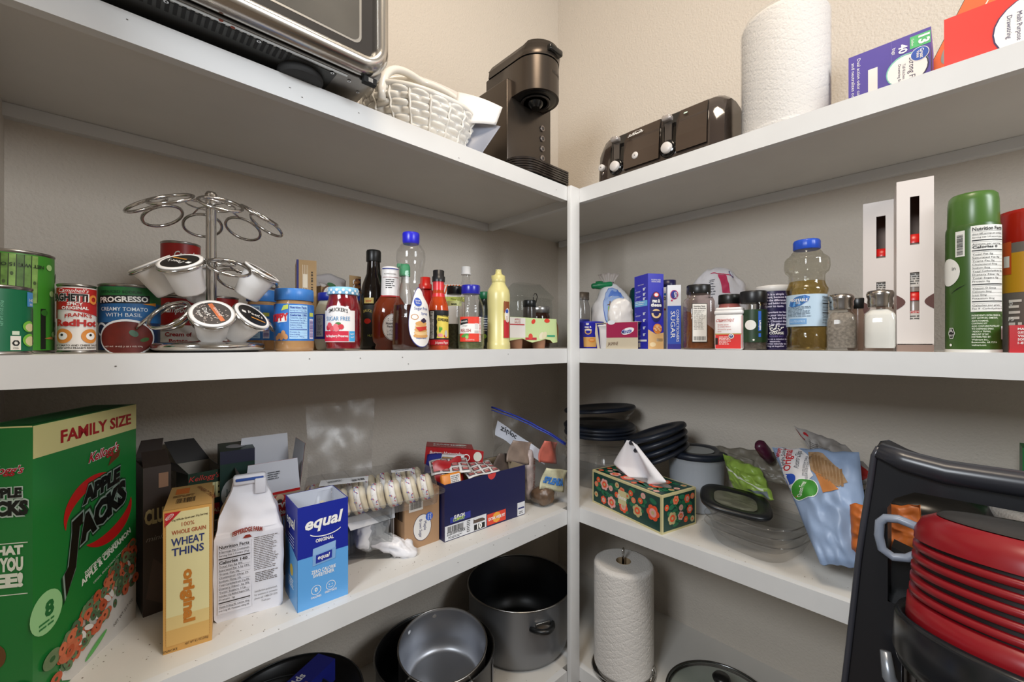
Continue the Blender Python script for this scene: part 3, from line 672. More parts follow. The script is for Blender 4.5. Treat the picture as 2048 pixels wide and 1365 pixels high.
# tan carton standing behind the peanut butter
N = A(593, .15); W = along(N, -.25, 633)
t, fc = boxat('coffee_carton', 'tan cardboard carton with dark blue edge behind the peanut butter jars', 'box', 'A', N, -.25, W, .07, .16)
Hh = zat(519, N)-Z3
p = P(); TAN = M('b08f62', rough=.6); p.box((0, 0, 0), (W, .075, Hh), TAN); fc = F(W, .075, Hh)
p.rect(fc['front'], 0, 0, .004, Hh, M('27286e')); p.greek(fc['front'], .012, .05, .02, Hh-.012, 2, M('e9dcc4')); p.bars(fc['front'], .027, .08, .03, Hh-.02, 14, M('3a2c1c'), vert=False)
for k in range(4): p.rect(fc['front'], .011+.003*k, .07, .0118+.003*k, Hh-.01, M('e9dcc4'), .0007)
p.disc(fc['left'], .035, Hh-.045, .013, M('d8c9a8'), ry=.018, r0=.9); p.text(fc['left'], 'K', .035, Hh-.05, .012, M('d8c9a8'))
p.make('carton', t)
# caramel creamer box, torn open
N = A(642, .215); W = along(N, .12, 722); Hh = zat(568, N)-Z3
t, fc = boxat('creamer_box', 'tan box with coconut and caramel pictures, torn open with a pale inner flap', 'box', 'A', N, .12, W, .06, Hh)
p = P(); p.box((0, 0, 0), (W, .06, Hh-.004), TAN); f = flat((0, 0, 0), (1, 0, 0), (0, 0, 1))
p.box((W*.70, 0, Hh-.004), (W, .0015, Hh+.028), TAN); p.box((W*.93, 0, 0), (W, .002, Hh+.022), M('2a2766'))
p.disc(f, .018, Hh-.022, .017, M('6b4324'), .002, ry=.02); p.disc(f, .019, Hh-.022, .0145, M('f2efe8'), .0024, ry=.017); p.disc(f, .024, Hh-.001, .011, M('2f6b3a'), .0022, ry=.005, a=-.3)
p.disc(f, .047, Hh-.026, .013, M('d9b37a'), .002, ry=.01); p.disc(f, .043, Hh-.016, .011, M('3f8fd0'), .0026); p.disc(f, .043, Hh-.016, .008, M('8fc4ea'), .003, r0=.8)
p.text(f, 'CARAMEL', W*.78, Hh+.019, .011, WHITE, rot=-PI/2, al='L', bold=.03, w=.055, l=.002)
for k in range(9): p.disc(f, W*.88+.004*math.sin(k*2), Hh+.018-.004*k, .005, M(['6b3f1e', '8f5a2c', 'a9713c'][k % 3]), .0022+.0001*k, ry=.004)
p.disc(f, W*.92, Hh-.022, .008, M('2850b8'), .003, ry=.009); p.make('carton', t)
p = P(); p.grid(lambda u, v: Vector((W*(-.22+.98*u)+.012*v, .03+.02*v, Hh-.004+.036*v-(.018*(abs(u-.55)*2)**3*v)+.002*math.sin(u*14))), 20, 5, M('b9b4b4', rough=.6)); p.make('inner_flap', t, solid=.0008)
p = P(); p.grid(lambda u, v: Vector((W*(.0+.7*u), -.0015+.012*v, Hh-.006+.010*v-.006*u)), 14, 3, M('e2dedc', rough=.5)); p.make('torn_edge', t, solid=.0008)

t, R, H = up('mayonnaise_jar', 'cream mayonnaise jar with dark blue lid beside the preserves', 'jar', 629, 697, 'A', .078, 584)
jar(t, R, H, M('dedcc6', rough=.15), cm=M('1d2d9a', rough=.3), capH=H*.14, capR=R*.82, prof=[(R*.8, 0), (R*.9, .004), (R, .018), (R, H*.6), (R*.92, H*.74), (R*.76, H*.84), (R*.74, H*.87)])
q = P(); q.open = 1; q.lathe([(R+.0004, H*.2), (R+.0004, H*.62)], M('2338b0'), seg=48); s = around(R+.0005); q.rect(s, -.034, H*.24, -.016, H*.6, M('d7dbe6')); q.greek(s, -.032, H*.26, -.018, H*.58, 16, M('5a6488'), fill=.4); q.make('paper_label', t)
# berry preserves
t, R, H = up('preserves_jar', 'glass jar of red raspberry preserves with blue checked lid and white label', 'jar', 650, 722, 'A', .012, 573)
RED = M('8c1523', rough=.08, mott=.5, mscale=70)
p = P(); wv = (lambda a, z: 1+.012*math.cos(a*8))
pr = [(R*.86, 0), (R*.94, .0015), (R*.95, .006), (R*.97, .012), (R, .02), (R, H*.62), (R*.97, H*.7), (R*.85, H*.80), (R*.80, H*.86), (R*.80, H*.89)]
p.lathe([(r_*.965, z+.0045 if i == 0 else max(z, .0045)) for i, (r_, z) in enumerate(pr)], RED, seg=40, wob=wv); p.make('preserves', t)
p = P(); p.open = 1; p.lathe([(.0001, .0008)]+pr, CLEAR, seg=40, wob=wv); p.make('glass', t)
q = P(); q.lathe([(R*.85, H*.885), (R*.88, H*.89), (R*.88, H*.965), (R*.84, H), (.0001, H)], M('8cc6ea', rough=.3), seg=40); s = around(R*.88)
for k in range(-9, 10):
    for j in range(2):
        if (k+j) % 2: q.disc(s, k*.0058, H*(.91+.04*j), .0026, M('eef4f8'))
q.make('lid', t)
q = P(); s = around(R*1.012); q.rect(s, -.044, H*.14, .022, H*.63, M('e9e4e2'), .0); q.disc(s, -.011, H*.62, .024, M('e9e4e2'), .0002, ry=.010)
q.rect(s, -.044, H*.15, .0095, H*.31, M('c8203c'), .0004); q.rect(s, .0105, H*.15, .022, H*.31, M('3aa0d8'), .0004)
q.text(s, "SMUCKER'S", -.010, H*.585, .0068, BLACK, w=.036, arc=.0035, bold=.01, l=.0007); q.text(s, 'SUGAR FREE', -.011, H*.47, .0076, M('3a86b8'), w=.046, l=.0007)
for k, (x, y) in enumerate([(-.030, .36), (-.021, .35), (-.013, .38), (-.004, .375), (-.026, .4), (-.012, .34)]): q.disc(s, x, H*y, .005, M(['c8303c', 'd8525c', 'e0707a'][k % 3]), .0006+.0001*k)
q.disc(s, -.009, H*.425, .005, M('3f7a35'), .0006, ry=.0025); q.text(s, 'Red Raspberry Preserves', -.0135, H*.215, .0046, WHITE, w=.044, l=.0008, bold=.02); q.text(s, 'NET', .0163, H*.25, .003, WHITE); q.text(s, 'WT', .0163, H*.2, .003, WHITE)
q.make('paper_label', t)
# dark sauce bottle
t, R, H = up('soy_sauce_bottle', 'tall dark sauce bottle with black cap', 'bottle', 719, 775, 'A', .15, 496)
DG = M('17100d', rough=.07)
p = P(); p.lathe([(R*.85, 0), (R, .005), (R, H*.47), (R*.97, H*.55), (R*.78, H*.66), (R*.52, H*.76), (R*.47, H*.86), (R*.45, H*.9)], DG, seg=40); p.make('bottle', t)
p = P(); p.lathe([(R*.52, H*.885), (R*.53, H*.89), (R*.53, H*.985), (R*.48, H), (.0001, H)], M('111111', rough=.35), wob=lambda a, z: 1+.01*math.cos(a*30)); p.make('cap', t)
q = P(); s = around(R+.0003); q.rect(s, -.026, .008, .028, H*.44, M('131512')); q.rect(s, -.022, H*.455, .0, H*.51, M('b9a55a')); q.text(s, 'SOY', -.011, H*.465, .005, M('b8481c'), bold=.03)
q.disc(s, -.014, H*.28, .008, M('c0281c'), .0008, ry=.006); q.text(s, 'SAUCE', -.014, H*.36, .006, M('c8b45a'), w=.02, arc=.003); q.text(s, 'HL5', -.008, H*.13, .0045, M('b9c25a')); q.make('paper_label', t)
# barbecue bottle
t, R, H = up('barbecue_sauce_bottle', 'brown barbecue sauce bottle with white label and white neck wrap', 'bottle', 744, 816, 'A', .08, 529, twist=.1)
p = P(); p.lathe([(R*.8, 0), (R*.86, .004), (R*.8, .012), (R*.95, .018), (R, .03), (R, H*.42), (R*.85, H*.55), (R*.58, H*.64)], M('6d2c16', rough=.08), seg=40, sy=.72); p.make('bottle', t)
p = P(); p.lathe([(R*.56, H*.635), (R*.52, H*.66)], M('c02a30'), seg=32, sy=.9); p.lathe([(R*.52, H*.65), (R*.48, H*.93), (R*.47, H*.985), (R*.4, H), (.0001, H)], M('e8e6e6', rough=.4), seg=32); s = around(R*.5)
p.rect(s, -.022, H*.975-.002, .022, H*.975, M('2a3f8f'), .0006); p.text(s, 'NUTRITIONAL', -.002, H*.90, .003, BLACK); p.rect(s, -.02, H*.865, .02, H*.87, M('7a2020')); p.greek(s, -.012, H*.73, .008, H*.85, 5, M('3b3b3b'), fill=.35); p.make('neck_wrap', t)
q = P(); sy = .72
def bb(x, y, l):
    a = x/(R+.001); k = (R+.0006+l); return Vector((k*math.sin(a), -k*math.cos(a)*sy-.0003, y))
s = Surf(bb, R*.14); q.disc(s, .004, H*.27, .024, M('e8e6e6'), ry=.030, n=40); q.disc(s, .004, H*.27, .0232, M('3a3a3a'), .0008, ry=.0292, r0=.97, n=40)
q.text(s, 'Nutrition', .0, H*.3, .0045, BLACK, bold=.03); q.text(s, 'Facts', -.003, H*.265, .0045, BLACK, bold=.03); q.greek(s, -.010, H*.14, .014, H*.25, 7, M('4a4a4a'), fill=.4); q.greek(s, -.008, H*.34, .012, H*.38, 2, M('4a4a4a'))
q.make('paper_label', t)
# clear syrup bottle
t, R, H = up('syrup_bottle', 'tall clear waisted syrup bottle with bright blue cap, a third full', 'bottle', 783, 860, 'A', .004, 457, twist=.12)
def sy_r(z):
    k = z/H
    pts = [(0, .90), (.03, 1), (.2, .99), (.36, .94), (.48, .72), (.58, .60), (.68, .66), (.78, .76), (.84, .74), (.89, .55), (.93, .36), (1, .36)]
    for (a, b), (c_, d_) in zip(pts, pts[1:]):
        if k <= c_: u = (k-a)/(c_-a); u = u*u*(3-2*u); return R*(b+(d_-b)*u)
    return R*.36
zz = [H*.93*k/50 for k in range(51)]
p = P(); p.open = 1; p.lathe([(.0001, 0)]+[(sy_r(z)*(1+.008*math.sin(z*900)*(H*.1 < z < H*.5)), z) for z in zz], CLEAR, seg=48, wob=lambda a, z: 1+(.015*math.cos(a*12) if z > H*.5 and z < H*.72 else 0)); b = p.make('bottle', t)
p = P(); p.lathe([(sy_r(z)*.95, z+.0015) for z in zz if z < H*.385], M('35150c', rough=.08), seg=48); p.make('syrup', t)
p = P(); p.lathe([(R*.40, H*.905), (R*.41, H*.91), (R*.44, H*.925), (R*.445, H*.99), (R*.42, H), (.0001, H)], M('2626c8', rough=.3), seg=40); p.lathe([(R*.1, H), (R*.1, H+.0015), (.0001, H+.0015)], M('2020a0')); p.make('cap', t)
q = P(); s = Surf(lambda x, y, l: Vector(((sy_r(y)+.001+l)*math.sin(x/R), -(sy_r(y)+.001+l)*math.cos(x/R), y)), R*.14, .008)
def egg(m, k, l):
    pts = []
    for i in range(40):
        a = 2*PI*i/40; yy = math.sin(a); pts.append((.019+(.034*(1-.30*(yy+1)/2*1.3))*math.cos(a)*k, H*.275+H*.245*yy*k))
    q.poly(s, pts, m, l)
egg(M('3a3f8f'), 1.03, .0); egg(M('ece8e4'), 1, .0004)
q.disc(s, .011, H*.40, .0095, M('2a4fb0'), .0008); q.text(s, 'Great', .011, H*.405, .0038, WHITE, l=.0012); q.text(s, 'Value', .011, H*.385, .0034, WHITE, l=.0012)
q.text(s, 'Sugar Free', .019, H*.335, .0065, M('2a4fa0'), w=.034); q.text(s, 'Syrup', .026, H*.295, .0055, M('2a4fa0')); q.disc(s, .003, H*.275, .008, M('c89058'), .0008, ry=.006, r0=.8)
for k in range(5): q.disc(s, .017, H*(.12+.025*k), .017-.001*k, M(['d8a05a', 'e8c48a'][k % 2]), .0009+.0001*k, ry=.0055)
for k, (x, y) in enumerate([(.019, .245), (.023, .255), (.026, .245), (.022, .238)]): q.disc(s, x, H*y, .0032, M('2c1a3a'), .0016)
q.poly(s, [(.004, H*.19), (.03, H*.2), (.028, H*.17), (.012, H*.155)], M('c8321e'), .0015); q.text(s, 'maple flavor', .018, H*.095, .0035, M('2a6fb8')); q.make('paper_label', t)
# green topped bottle and red ketchup bottle behind
t, R, H = up('sauce_bottle', 'clear bottle with green pour cap seen behind the syrup', 'bottle', 795, 824, 'A', .13, 527)
p = P(); p.lathe([(R*.9, 0), (R*1.1, .004), (R*1.1, H*.6), (R*.5, H*.8), (R*.45, H*.88)], M('c9c9c4', rough=.15), seg=28); p.make('bottle', t)
p = P(); p.lathe([(R*.75, H*.86), (R*.75, H*.97), (R*.6, H), (.0001, H)], M('3f9d6a')); p.rbox((-R*1.1, -.004, H*.96), (-R*.2, .004, H*1.01), .003, M('3f9d6a')); p.make('cap', t)
t, R, H = up('ketchup_bottle', 'red ketchup bottle seen behind the clear syrup bottle', 'bottle', 829, 872, 'A', .075, 552)
p = P(); p.lathe([(R*.9, 0), (R, .006), (R, H*.4), (R*.9, H*.62), (R*.75, H*.8), (R*.6, H*.84)], M('a81c18', rough=.15), seg=32, sy=.6); p.make('bottle', t)
p = P(); p.lathe([(R*.62, H*.835), (R*.62, H*.9), (R*.5, H*.91), (R*.46, H), (.0001, H)], M('c8241e', rough=.3)); p.make('cap', t)
# hot sauce
t, R, H = up('hot_sauce_bottle', 'hot sauce bottle with black cap, red neck and jalapeno label', 'bottle', 857, 897, 'A', .03, 538)
p = P(); p.lathe([(R*.93, 0), (R, .003), (R, H*.5), (R*.94, H*.56), (R*.62, H*.68), (R*.5, H*.82)], M('c4461c', rough=.06, mott=.3, mscale=60), seg=36); p.make('bottle', t)
p = P(); p.lathe([(R*.68, H*.655), (R*.56, H*.73), (R*.56, H*.86)], M('d8323a', rough=.3), seg=32); p.make('neck_seal', t)
p = P(); p.lathe([(R*.64, H*.855), (R*.645, H*.92), (R*.56, H*.925), (R*.56, H*.995), (R*.5, H), (.0001, H)], M('1a1b1e', rough=.35), wob=lambda a, z: 1+.008*math.cos(a*36)); p.make('cap', t)
q = P(); q.open = 1; q.lathe([(R+.0003, H*.055), (R+.0003, H*.49)], M('16181c'), seg=48); s = around(R+.0004)
q.rect(s, -.022, H*.14, -.0105, H*.475, M('e4e2de')); q.greek(s, -.0215, H*.15, -.0115, H*.47, 18, M('4a4a4a'), fill=.4); q.rect(s, -.03, H*.06, .03, H*.125, M('c8202c')); q.text(s, 'Jalapeno Pepper', .009, H*.075, .0055, WHITE, w=.034, shear=.2)
q.poly(s, [(-.004+.0012*(k % 2) if k < 8 else .0285, H*(.145+.04*k) if k < 8 else H*(.145+.04*(15-k))) for k in range(16)], M('e8d25a'), .0006)
q.text(s, 'ARIZONA', .012, H*.415, .0062, BLACK, w=.026, bold=.03, rot=-.12, l=.0012); q.text(s, 'GUNSLINGER', .012, H*.355, .0062, BLACK, w=.028, bold=.03, rot=-.08, l=.0012)
q.disc(s, .003, H*.25, .0022, M('5aa83a'), .0011, ry=.007); q.disc(s, .0068, H*.26, .0016, M('5aa83a'), .0011, ry=.004); q.disc(s, .004, H*.18, .006, M('e89a9a'), .001, ry=.004); q.disc(s, .018, H*.2, .004, M('c8c4c4'), .0011, ry=.008); q.disc(s, .017, H*.17, .005, M('c8302a'), .001, ry=.004)
q.make('paper_label', t)
# striped canister and clear bottle behind, spice jar, relish
t, R, H = up('striped_packet', 'orange and white striped packet behind the spice jars', 'packet', 884, 930, 'A', .165, 562)
p = P(); OW, WW = M('e06a2c', rough=.4), M('e8e2da', rough=.4)
p.rbox((-R, -.018, 0), (R, .018, H-.006), .008, WW); s = flat((-R, -.018, 0), (1, 0, 0), (0, 0, 1))
for k in range(9): x = -.01+k*.008; p.poly(s, [(max(.003, min(2*R-.003, x)), H-.035), (max(.003, min(2*R-.003, x+.004)), H-.035), (max(.003, min(2*R-.003, x+.012)), H-.009), (max(.003, min(2*R-.003, x+.008)), H-.009)], OW)
p.rect(s, .002, H-.055, 2*R-.002, H-.042, M('c9d35a')); p.text(s, 'Milano', R, H-.05, .004, M('2a2a1a')); p.make('packet', t)
t, R, H = up('spice_jar', 'small glass spice jar of dried herbs with black lid', 'jar', 891, 926, 'A', .07, 571)
p = P(); p.open = 1; p.lathe([(.0001, 0), (R*.95, .001), (R, .006), (R, H*.78), (R*.85, H*.84), (R*.8, H*.88)], CLEAR, seg=32); p.make('jar', t)
p = P(); p.lathe([(R*.93, .002), (R*.95, H*.40)], M('4a4a2e', rough=.9, mott=.6, mscale=200), seg=32); p.make('herbs', t)
p = P(); p.lathe([(R*.84, H*.87), (R*.86, H*.88), (R*.86, H*.98), (R*.82, H), (.0001, H)], M('121315', rough=.35)); p.make('lid', t)
q = P(); s = around(R+.0005); q.rect(s, -.02, H*.68, .02, H*.76, M('c3c98a')); q.text(s, 'BASIL', 0, H*.695, .004, M('22301a'), bold=.03); q.make('paper_label', t)
t, R, H = up('clear_bottle', 'clear plastic bottle with white screw cap behind the relish', 'bottle', 912, 952, 'A', .12, 530)
p = P(); p.open = 1; p.lathe([(.0001, 0), (R, .004), (R, H*.55), (R*.9, H*.65), (R*.4, H*.84), (R*.38, H*.92)], CLEAR, seg=32); p.make('bottle', t)
p = P(); p.lathe([(R*.5, H*.90), (R*.5, H*.92), (R*.46, H*.925), (R*.46, H*.995), (.0001, H)], M('dcdad8', rough=.4), wob=lambda a, z: 1+.012*math.cos(a*30)); p.make('cap', t)
t, R, H = up('relish_jar', 'clear jar of sweet relish with blue cap and red label', 'jar', 914, 969, 'A', .01, 568)
def rj(k): return R*(1 if .06 < k < .62 else .96 if k < .06 else 1-.42*((k-.62)/.25)**1.3 if k < .87 else .58)
p = P(); p.open = 1; p.lathe([(.0001, 0)]+[(rj(k/40*.9)*(1-.03*(abs(k/40*.9-.60) < .012)-.03*(abs(k/40*.9-.66) < .012)), H*.9*k/40) for k in range(41)], CLEAR, seg=40); p.make('jar', t)
p = P(); p.lathe([(rj(.02)*.93, .002), (R*.94, H*.1), (R*.94, H*.22), (R*.9, H*.24)], M('6c7248', rough=.3, mott=.5, mscale=150), seg=36); p.lathe([(R*.9, H*.235), (R*.92, H*.5)], M('b7bca6', rough=.6, mott=.3, mscale=60), seg=36); p.make('relish', t)
p = P(); p.lathe([(R*.68, H*.865), (R*.69, H*.87), (R*.69, H*.98), (R*.66, H), (.0001, H)], M('2426a0', rough=.25)); p.make('cap', t)
q = P(); s = around(R+.0005); q.rect(s, -.028, H*.12, .026, H*.50, M('e03a24')); q.rect(s, -.028, H*.245, .026, H*.395, M('efece8'), .0006); q.rect(s, .0205, H*.12, .026, H*.50, M('efece8'), .0007); q.greek(s, .021, H*.13, .0255, H*.49, 16, M('c84a3a'), l=.001)
q.poly(s, [(-.027, H*.37), (-.0065, H*.40), (-.007, H*.47), (-.025, H*.455)], BLACK, .0008); q.text(s, 'Sweet', -.0165, H*.415, .005, WHITE, rot=.15, l=.0012); q.text(s, 'SWEET', -.014, H*.35, .0028, BLACK); q.text(s, 'RELISH', -.0125, H*.265, .0078, M('a03028'), w=.025, bold=.01, l=.001)
q.rect(s, .0095, H*.31, .0175, H*.40, M('d8d4d0'), .0008); q.rect(s, .0085, H*.25, .019, H*.29, M('c0bcb8'), .0008); q.disc(s, -.014, H*.215, .010, M('4f9a3c'), .0008, ry=.004, a=.3); q.disc(s, -.009, H*.19, .004, M('8fc46a'), .001); q.text(s, '16 FL OZ (473 mL)', -.002, H*.14, .0033, WHITE, w=.02); q.make('paper_label', t)
t, R, H = up('seasoning_jar', 'dark jar with green lid squeezed between relish and mustard', 'jar', 957, 985, 'A', .08, 583)
jar(t, R, H, M('2c3430', rough=.2), cm=M('176a43', rough=.35), capH=H*.13)
q = P(); s = around(R+.0004); q.rect(s, -.03, H*.2, .03, H*.58, M('1c2b44')); q.greek(s, -.012, H*.3, .01, H*.55, 6, M('c8ccd4')); q.disc(s, -.003, H*.22, .006, M('8fbf3f'), .0008); q.make('paper_label', t)
# mustard
t, R, H = up('mustard_bottle', 'pale yellow squeeze bottle of mustard with cream flip cap', 'bottle', 974, 1020, 'A', .006, 536, twist=-.0)
MU = M('d6cd8c', rough=.3)
p = P(); p.lathe([(R*.96, 0), (R, .003), (R, H*.08), (R*.96, H*.09), (R*.95, H*.5), (R, H*.6), (R, H*.68), (R*.93, H*.74), (R*.6, H*.82), (R*.58, H*.84)], MU, seg=40, wob=lambda a, z: 1+(.02*math.cos(a*40) if z < H*.08 else 0)); p.make('bottle', t)
p = P(); p.lathe([(R*.58, H*.835), (R*.60, H*.84), (R*.60, H*.875), (R*.58, H*.88), (R*.58, H*.92), (R*.52, H*.925), (R*.3, H*.945), (R*.24, H*.99), (R*.26, H), (.0001, H)], M('cfc582', rough=.35), seg=32); p.rbox((-R*.62, -.004, H*.88), (-R*.5, .004, H*.93), .002, MU); p.make('cap', t)
q = P(); s = around(R*.975); q.rect(s, .012, H*.14, .034, H*.62, M('b9a35a')); q.rect(s, .0135, H*.14, .034, H*.36, M('c0242a'), .0006); q.rect(s, .0135, H*.45, .034, H*.62, M('8a4a24'), .0006); q.disc(s, .025, H*.42, .009, M('efe8dc'), .0009, ry=.018); q.disc(s, .023, H*.47, .005, M('2a4fb0'), .0012); q.text(s, 'Mustard', .024, H*.36, .004, M('a02028'), rot=PI/2, l=.0013); q.make('paper_label', t)
# applesauce cups in a sleeve
N = A(1019, .056)
t = thing('applesauce_pack', 'sleeve of strawberry apple sauce cups beside the mustard', 'fruit cups', v3(N, Z3), -.06)
W = along(N, -.06, 1112); hs = zat(634, N)-Z3
cupm = M('a9795c', rough=.25)
for i in range(2):
    for j in range(2):
        p = P(); x = W*(.25+.5*i); p.lathe([(.017, 0), (.018, .001), (.0225, hs*.62), (.0255, hs*.66), (.0255, hs*.70)], cupm, seg=28, c=(x, .027+.052*j, .0)); p.make('cup', t)
p = P(); s = flat((0, -.0005, 0), (1, 0, 0), (0, 0, 1)); CARD = M('b79d7c', rough=.7)
p.box((0, 0, hs-.0015), (W+.002, .10, hs), CARD)
pts = [(0, hs), (W, hs), (W+.004, .018), (W*.92, .016), (W*.86, .024), (W*.74, .027), (W*.62, .022), (W*.52, .019), (W*.46, .017), (W*.38, .02), (W*.25, .028), (W*.12, .025), (0, .022)]
p.prism(pts, 0, .0012, M('c9dca0', rough=.45), s, CARD)
p.rect(s, 0, .030, W*.31, hs-.001, M('e4e0dc'), .0014); p.text(s, 'APPLE', W*.15, hs-.009, .0055, M('b04a42'), l=.0018, w=.021); p.text(s, 'SAUCE', W*.15, hs-.0165, .0055, M('b04a42'), l=.0018, w=.021); p.rect(s, 0, hs-.0215, W*.29, hs-.0185, M('b8202c'), .0018)
p.rect(s, W*.31, .024, W*.55, .031, M('b8303a'), .0016); p.disc(s, W*.66, .036, .012, M('e6dfc4'), .0018, ry=.009, a=.8); p.disc(s, W*.72, .038, .012, M('ded6b4'), .002, ry=.008, a=.8); p.disc(s, W*.48, hs-.01, .008, M('d8402c'), .0018, ry=.006, a=.6); p.disc(s, W*.78, hs-.006, .011, M('d8402c'), .0018, ry=.006); p.disc(s, W*.42, .034, .008, M('d84a3a'), .0017); p.rect(s, W*.78, .034, W*.96, .039, M('3f9d7a'), .0022)
p.make('sleeve', t)
p = P(); p.grid(lambda u, v: Vector((W+.001+.012*math.sin(PI*v*.9), .002+.09*u, hs-v*(hs-.016))), 4, 8, M('9c7452', rough=.7)); p.make('sleeve_end', t, solid=.001)
# jars behind the apple sauce
t, R, H = up('jelly_jar', 'dark jar with wide silver lid behind the apple sauce', 'jar', 1056, 1100, 'A', .185, 612)
jar(t, R, H, M('3a2018', rough=.1), cm=M('a7a5a2', rough=.3, metal=.8), capH=H*.16, rib=False)
t, R, H = up('pepper_grinder', 'small black capped jar behind the apple sauce', 'jar', 1046, 1072, 'A', .12, 600)
jar(t, R, H, M('3b3836', rough=.2), cm=M('0e1214', rough=.3), capH=H*.14)
# glass canister with lid and bail
N = A(1037, .27)
t = thing('glass_canister', 'square clear glass canister with sloping glass lid in the back corner', 'canister', v3(N, Z3), -.05)
W = .185; hb = zat(592, N)-Z3; ht = zat(560, N)-Z3
GLS = mat('f5f7f6', rough=.05, kind='clear')
def rsq(x0, x1, y0, y1, r, n=5):
    return rr(x0, x1, y0, y1, r, n)
p = P(); p.open = 1
def ring_loft(q, secs, m, closeb=True):
    vs = []; n = None
    for (x0, x1, y0, y1, r_, z) in secs:
        pts = rsq(x0, x1, y0, y1, r_); n = len(pts); vs += [(x, y, z) for x, y in pts]
    fs = [(i*n+k, i*n+(k+1) % n, (i+1)*n+(k+1) % n, (i+1)*n+k) for i in range(len(secs)-1) for k in range(n)]
    if closeb: fs.append(tuple(range(n))[::-1])
    q.add(vs, fs, m, True); return n, len(vs)
ring_loft(p, [(.012, W-.012, .012, .108, .02, 0), (.004, W-.004, .004, .116, .025, .012), (0, W, 0, .12, .03, hb-.02), (.004, W-.004, .004, .116, .025, hb-.006), (-.002, W+.002, -.002, .122, .03, hb)], GLS); p.make('glass_body', t)
p = P(); ring_loft(p, [(-.003, W+.003, -.003, .123, .03, hb+.001), (-.003, W+.003, -.003, .123, .03, hb+.008), (.035, W-.035, .035, .085, .02, ht), (.04, W-.04, .04, .08, .018, ht+.001)], GLS, False); p.make('canister_lid', t)
p = P(); p.tube([(.068, -.006, hb-.022), (.062, -.008, hb+.002), (.068, -.009, hb+.012), (.076, -.009, hb+.012), (.082, -.008, hb+.002), (.076, -.006, hb-.022)], .0014, M('55524f', rough=.2, metal=1)); p.make('clasp', t)
# ---------------- middle shelf, right ----------------
BLU = M('2a2bb0', rough=.35)
t, R, H = up('macaroni_cup', 'small blue macaroni and cheese cup at the post end of the right middle shelf', 'food cup', 1150, 1208, 'B', .045, 643)
p = P(); p.lathe([(R*.82, 0), (R*.85, .003), (R*.97, H*.9), (R*1.0, H*.93), (R*1.02, H*.97), (R*.98, H), (.0001, H-.001)], BLU, seg=40); s = Surf(lambda x, y, l: (lambda k: Vector((k*math.sin(x/R), -k*math.cos(x/R), y)))(R*(.845+.125*y/(H*.9))+l+.0004), R*.15)
p.rect(s, -.02, .004, .024, H*.42, M('dba95f')); p.disc(s, -.004, H*.62, .011, M('dba95f'), .0008, ry=.009, r0=.65); p.text(s, 'mac &', -.004, H*.76, .0055, WHITE, bold=.04); p.text(s, 'cheese', -.004, H*.66, .0055, WHITE, bold=.04)
p.disc(s, -.006, H*.9, .005, M('e8e0dc'), ry=.003); p.disc(s, .008, H*.3, .011, M('e08a3a'), .0008, ry=.006); p.disc(s, .008, H*.31, .008, M('eab06a'), .001, ry=.003); p.make('cup', t)
t, R, H = up('spice_bottle', 'clear spice bottle with brown cap behind the macaroni cup', 'bottle', 1148, 1180, 'B', .12, 582)
p = P(); p.lathe([(R*.95, 0), (R, .003), (R, H*.72), (R*.8, H*.82), (R*.78, H*.88)], M('7d7a76', rough=.1), seg=32); s = around(R+.0004); p.rect(s, -.02, H*.25, .03, H*.5, M('1f2a80')); p.rect(s, .0, H*.3, .012, H*.45, M('d8d8e8'), .0008); p.make('bottle', t)
p = P(); p.lathe([(R*.9, H*.85), (R*.9, H*.98), (.0001, H)], M('4a4138', rough=.4)); p.make('cap', t)
# flour bag with a green clip
def crumple(q, cen, ex, ey, ez, m, nu=64, nv=40, amp=.006, fr=28, e=.75, seed=0, shape=None, sm=True):
    """closed soft bag: ex, ey, ez are half axes"""
    cen, ex, ey, ez = Vector(cen), Vector(ex), Vector(ey), Vector(ez); off = Vector((seed*3.1, seed*1.7, seed*2.3))
    def fn(u, v, l=0):
        a = u*2*PI-PI/2; b = (v-.5)*PI
        sg = lambda x, k: math.copysign(abs(x)**k, x)
        x, y, z = sg(math.cos(b), e)*sg(math.cos(a), e), sg(math.cos(b), e)*sg(math.sin(a), e), sg(math.sin(b), e)
        if shape: x, y, z = shape(x, y, z)
        pnt = cen+ex*x+ey*y+ez*z
        n = (ex.normalized()*x+ey.normalized()*y+ez.normalized()*z).normalized()
        w_ = noise.noise((pnt+off)*fr); w2 = abs(noise.noise((pnt+off)*fr*2.1+Vector((5, 5, 5))))
        return pnt+n*((w_*amp)-w2*amp*.8+l)
    q.grid(fn, nu, nv, m, sm=sm)
    return fn
def skin(fn, u0, v0, su, sv):     # writing on a bag: metres to bag parameters
    return Surf(lambda x, y, l: fn(u0+x*su, v0+y*sv, l+.0008), .006, .006)
c, R = cyl(1182, 1268, 'B', .15)
t = thing('flour_bag', 'white flour bag with mountain picture, closed by a green clip', 'bag', v3(c, Z3), facing(c))
Hb = zat(570, c)-Z3
p = P(); WB = M('e4e4e6', rough=.55, bump=.4, bscale=60)
fn = crumple(p, (0, 0, Hb*.5), (R, 0, 0), (0, .04, 0), (0, 0, Hb*.52), WB, seed=2, amp=.007, shape=lambda x, y, z: (x*(1-.38*max(0, z)**2), y*(1-.6*max(0, z)), z))
s = skin(fn, 0, .5, 3.0, 5.2)
s = Surf(lambda x, y, l: fn((.02+x*2.4) % 1, min(.98, .50+y*5), l+.001), .004, .005)
p.disc(s, 0, .02, .032, M('2f5fc0'), .0, ry=.045, a=.5, r0=.95); p.disc(s, .0, .02, .030, M('9db8e8'), .0, ry=.042, a=.5)
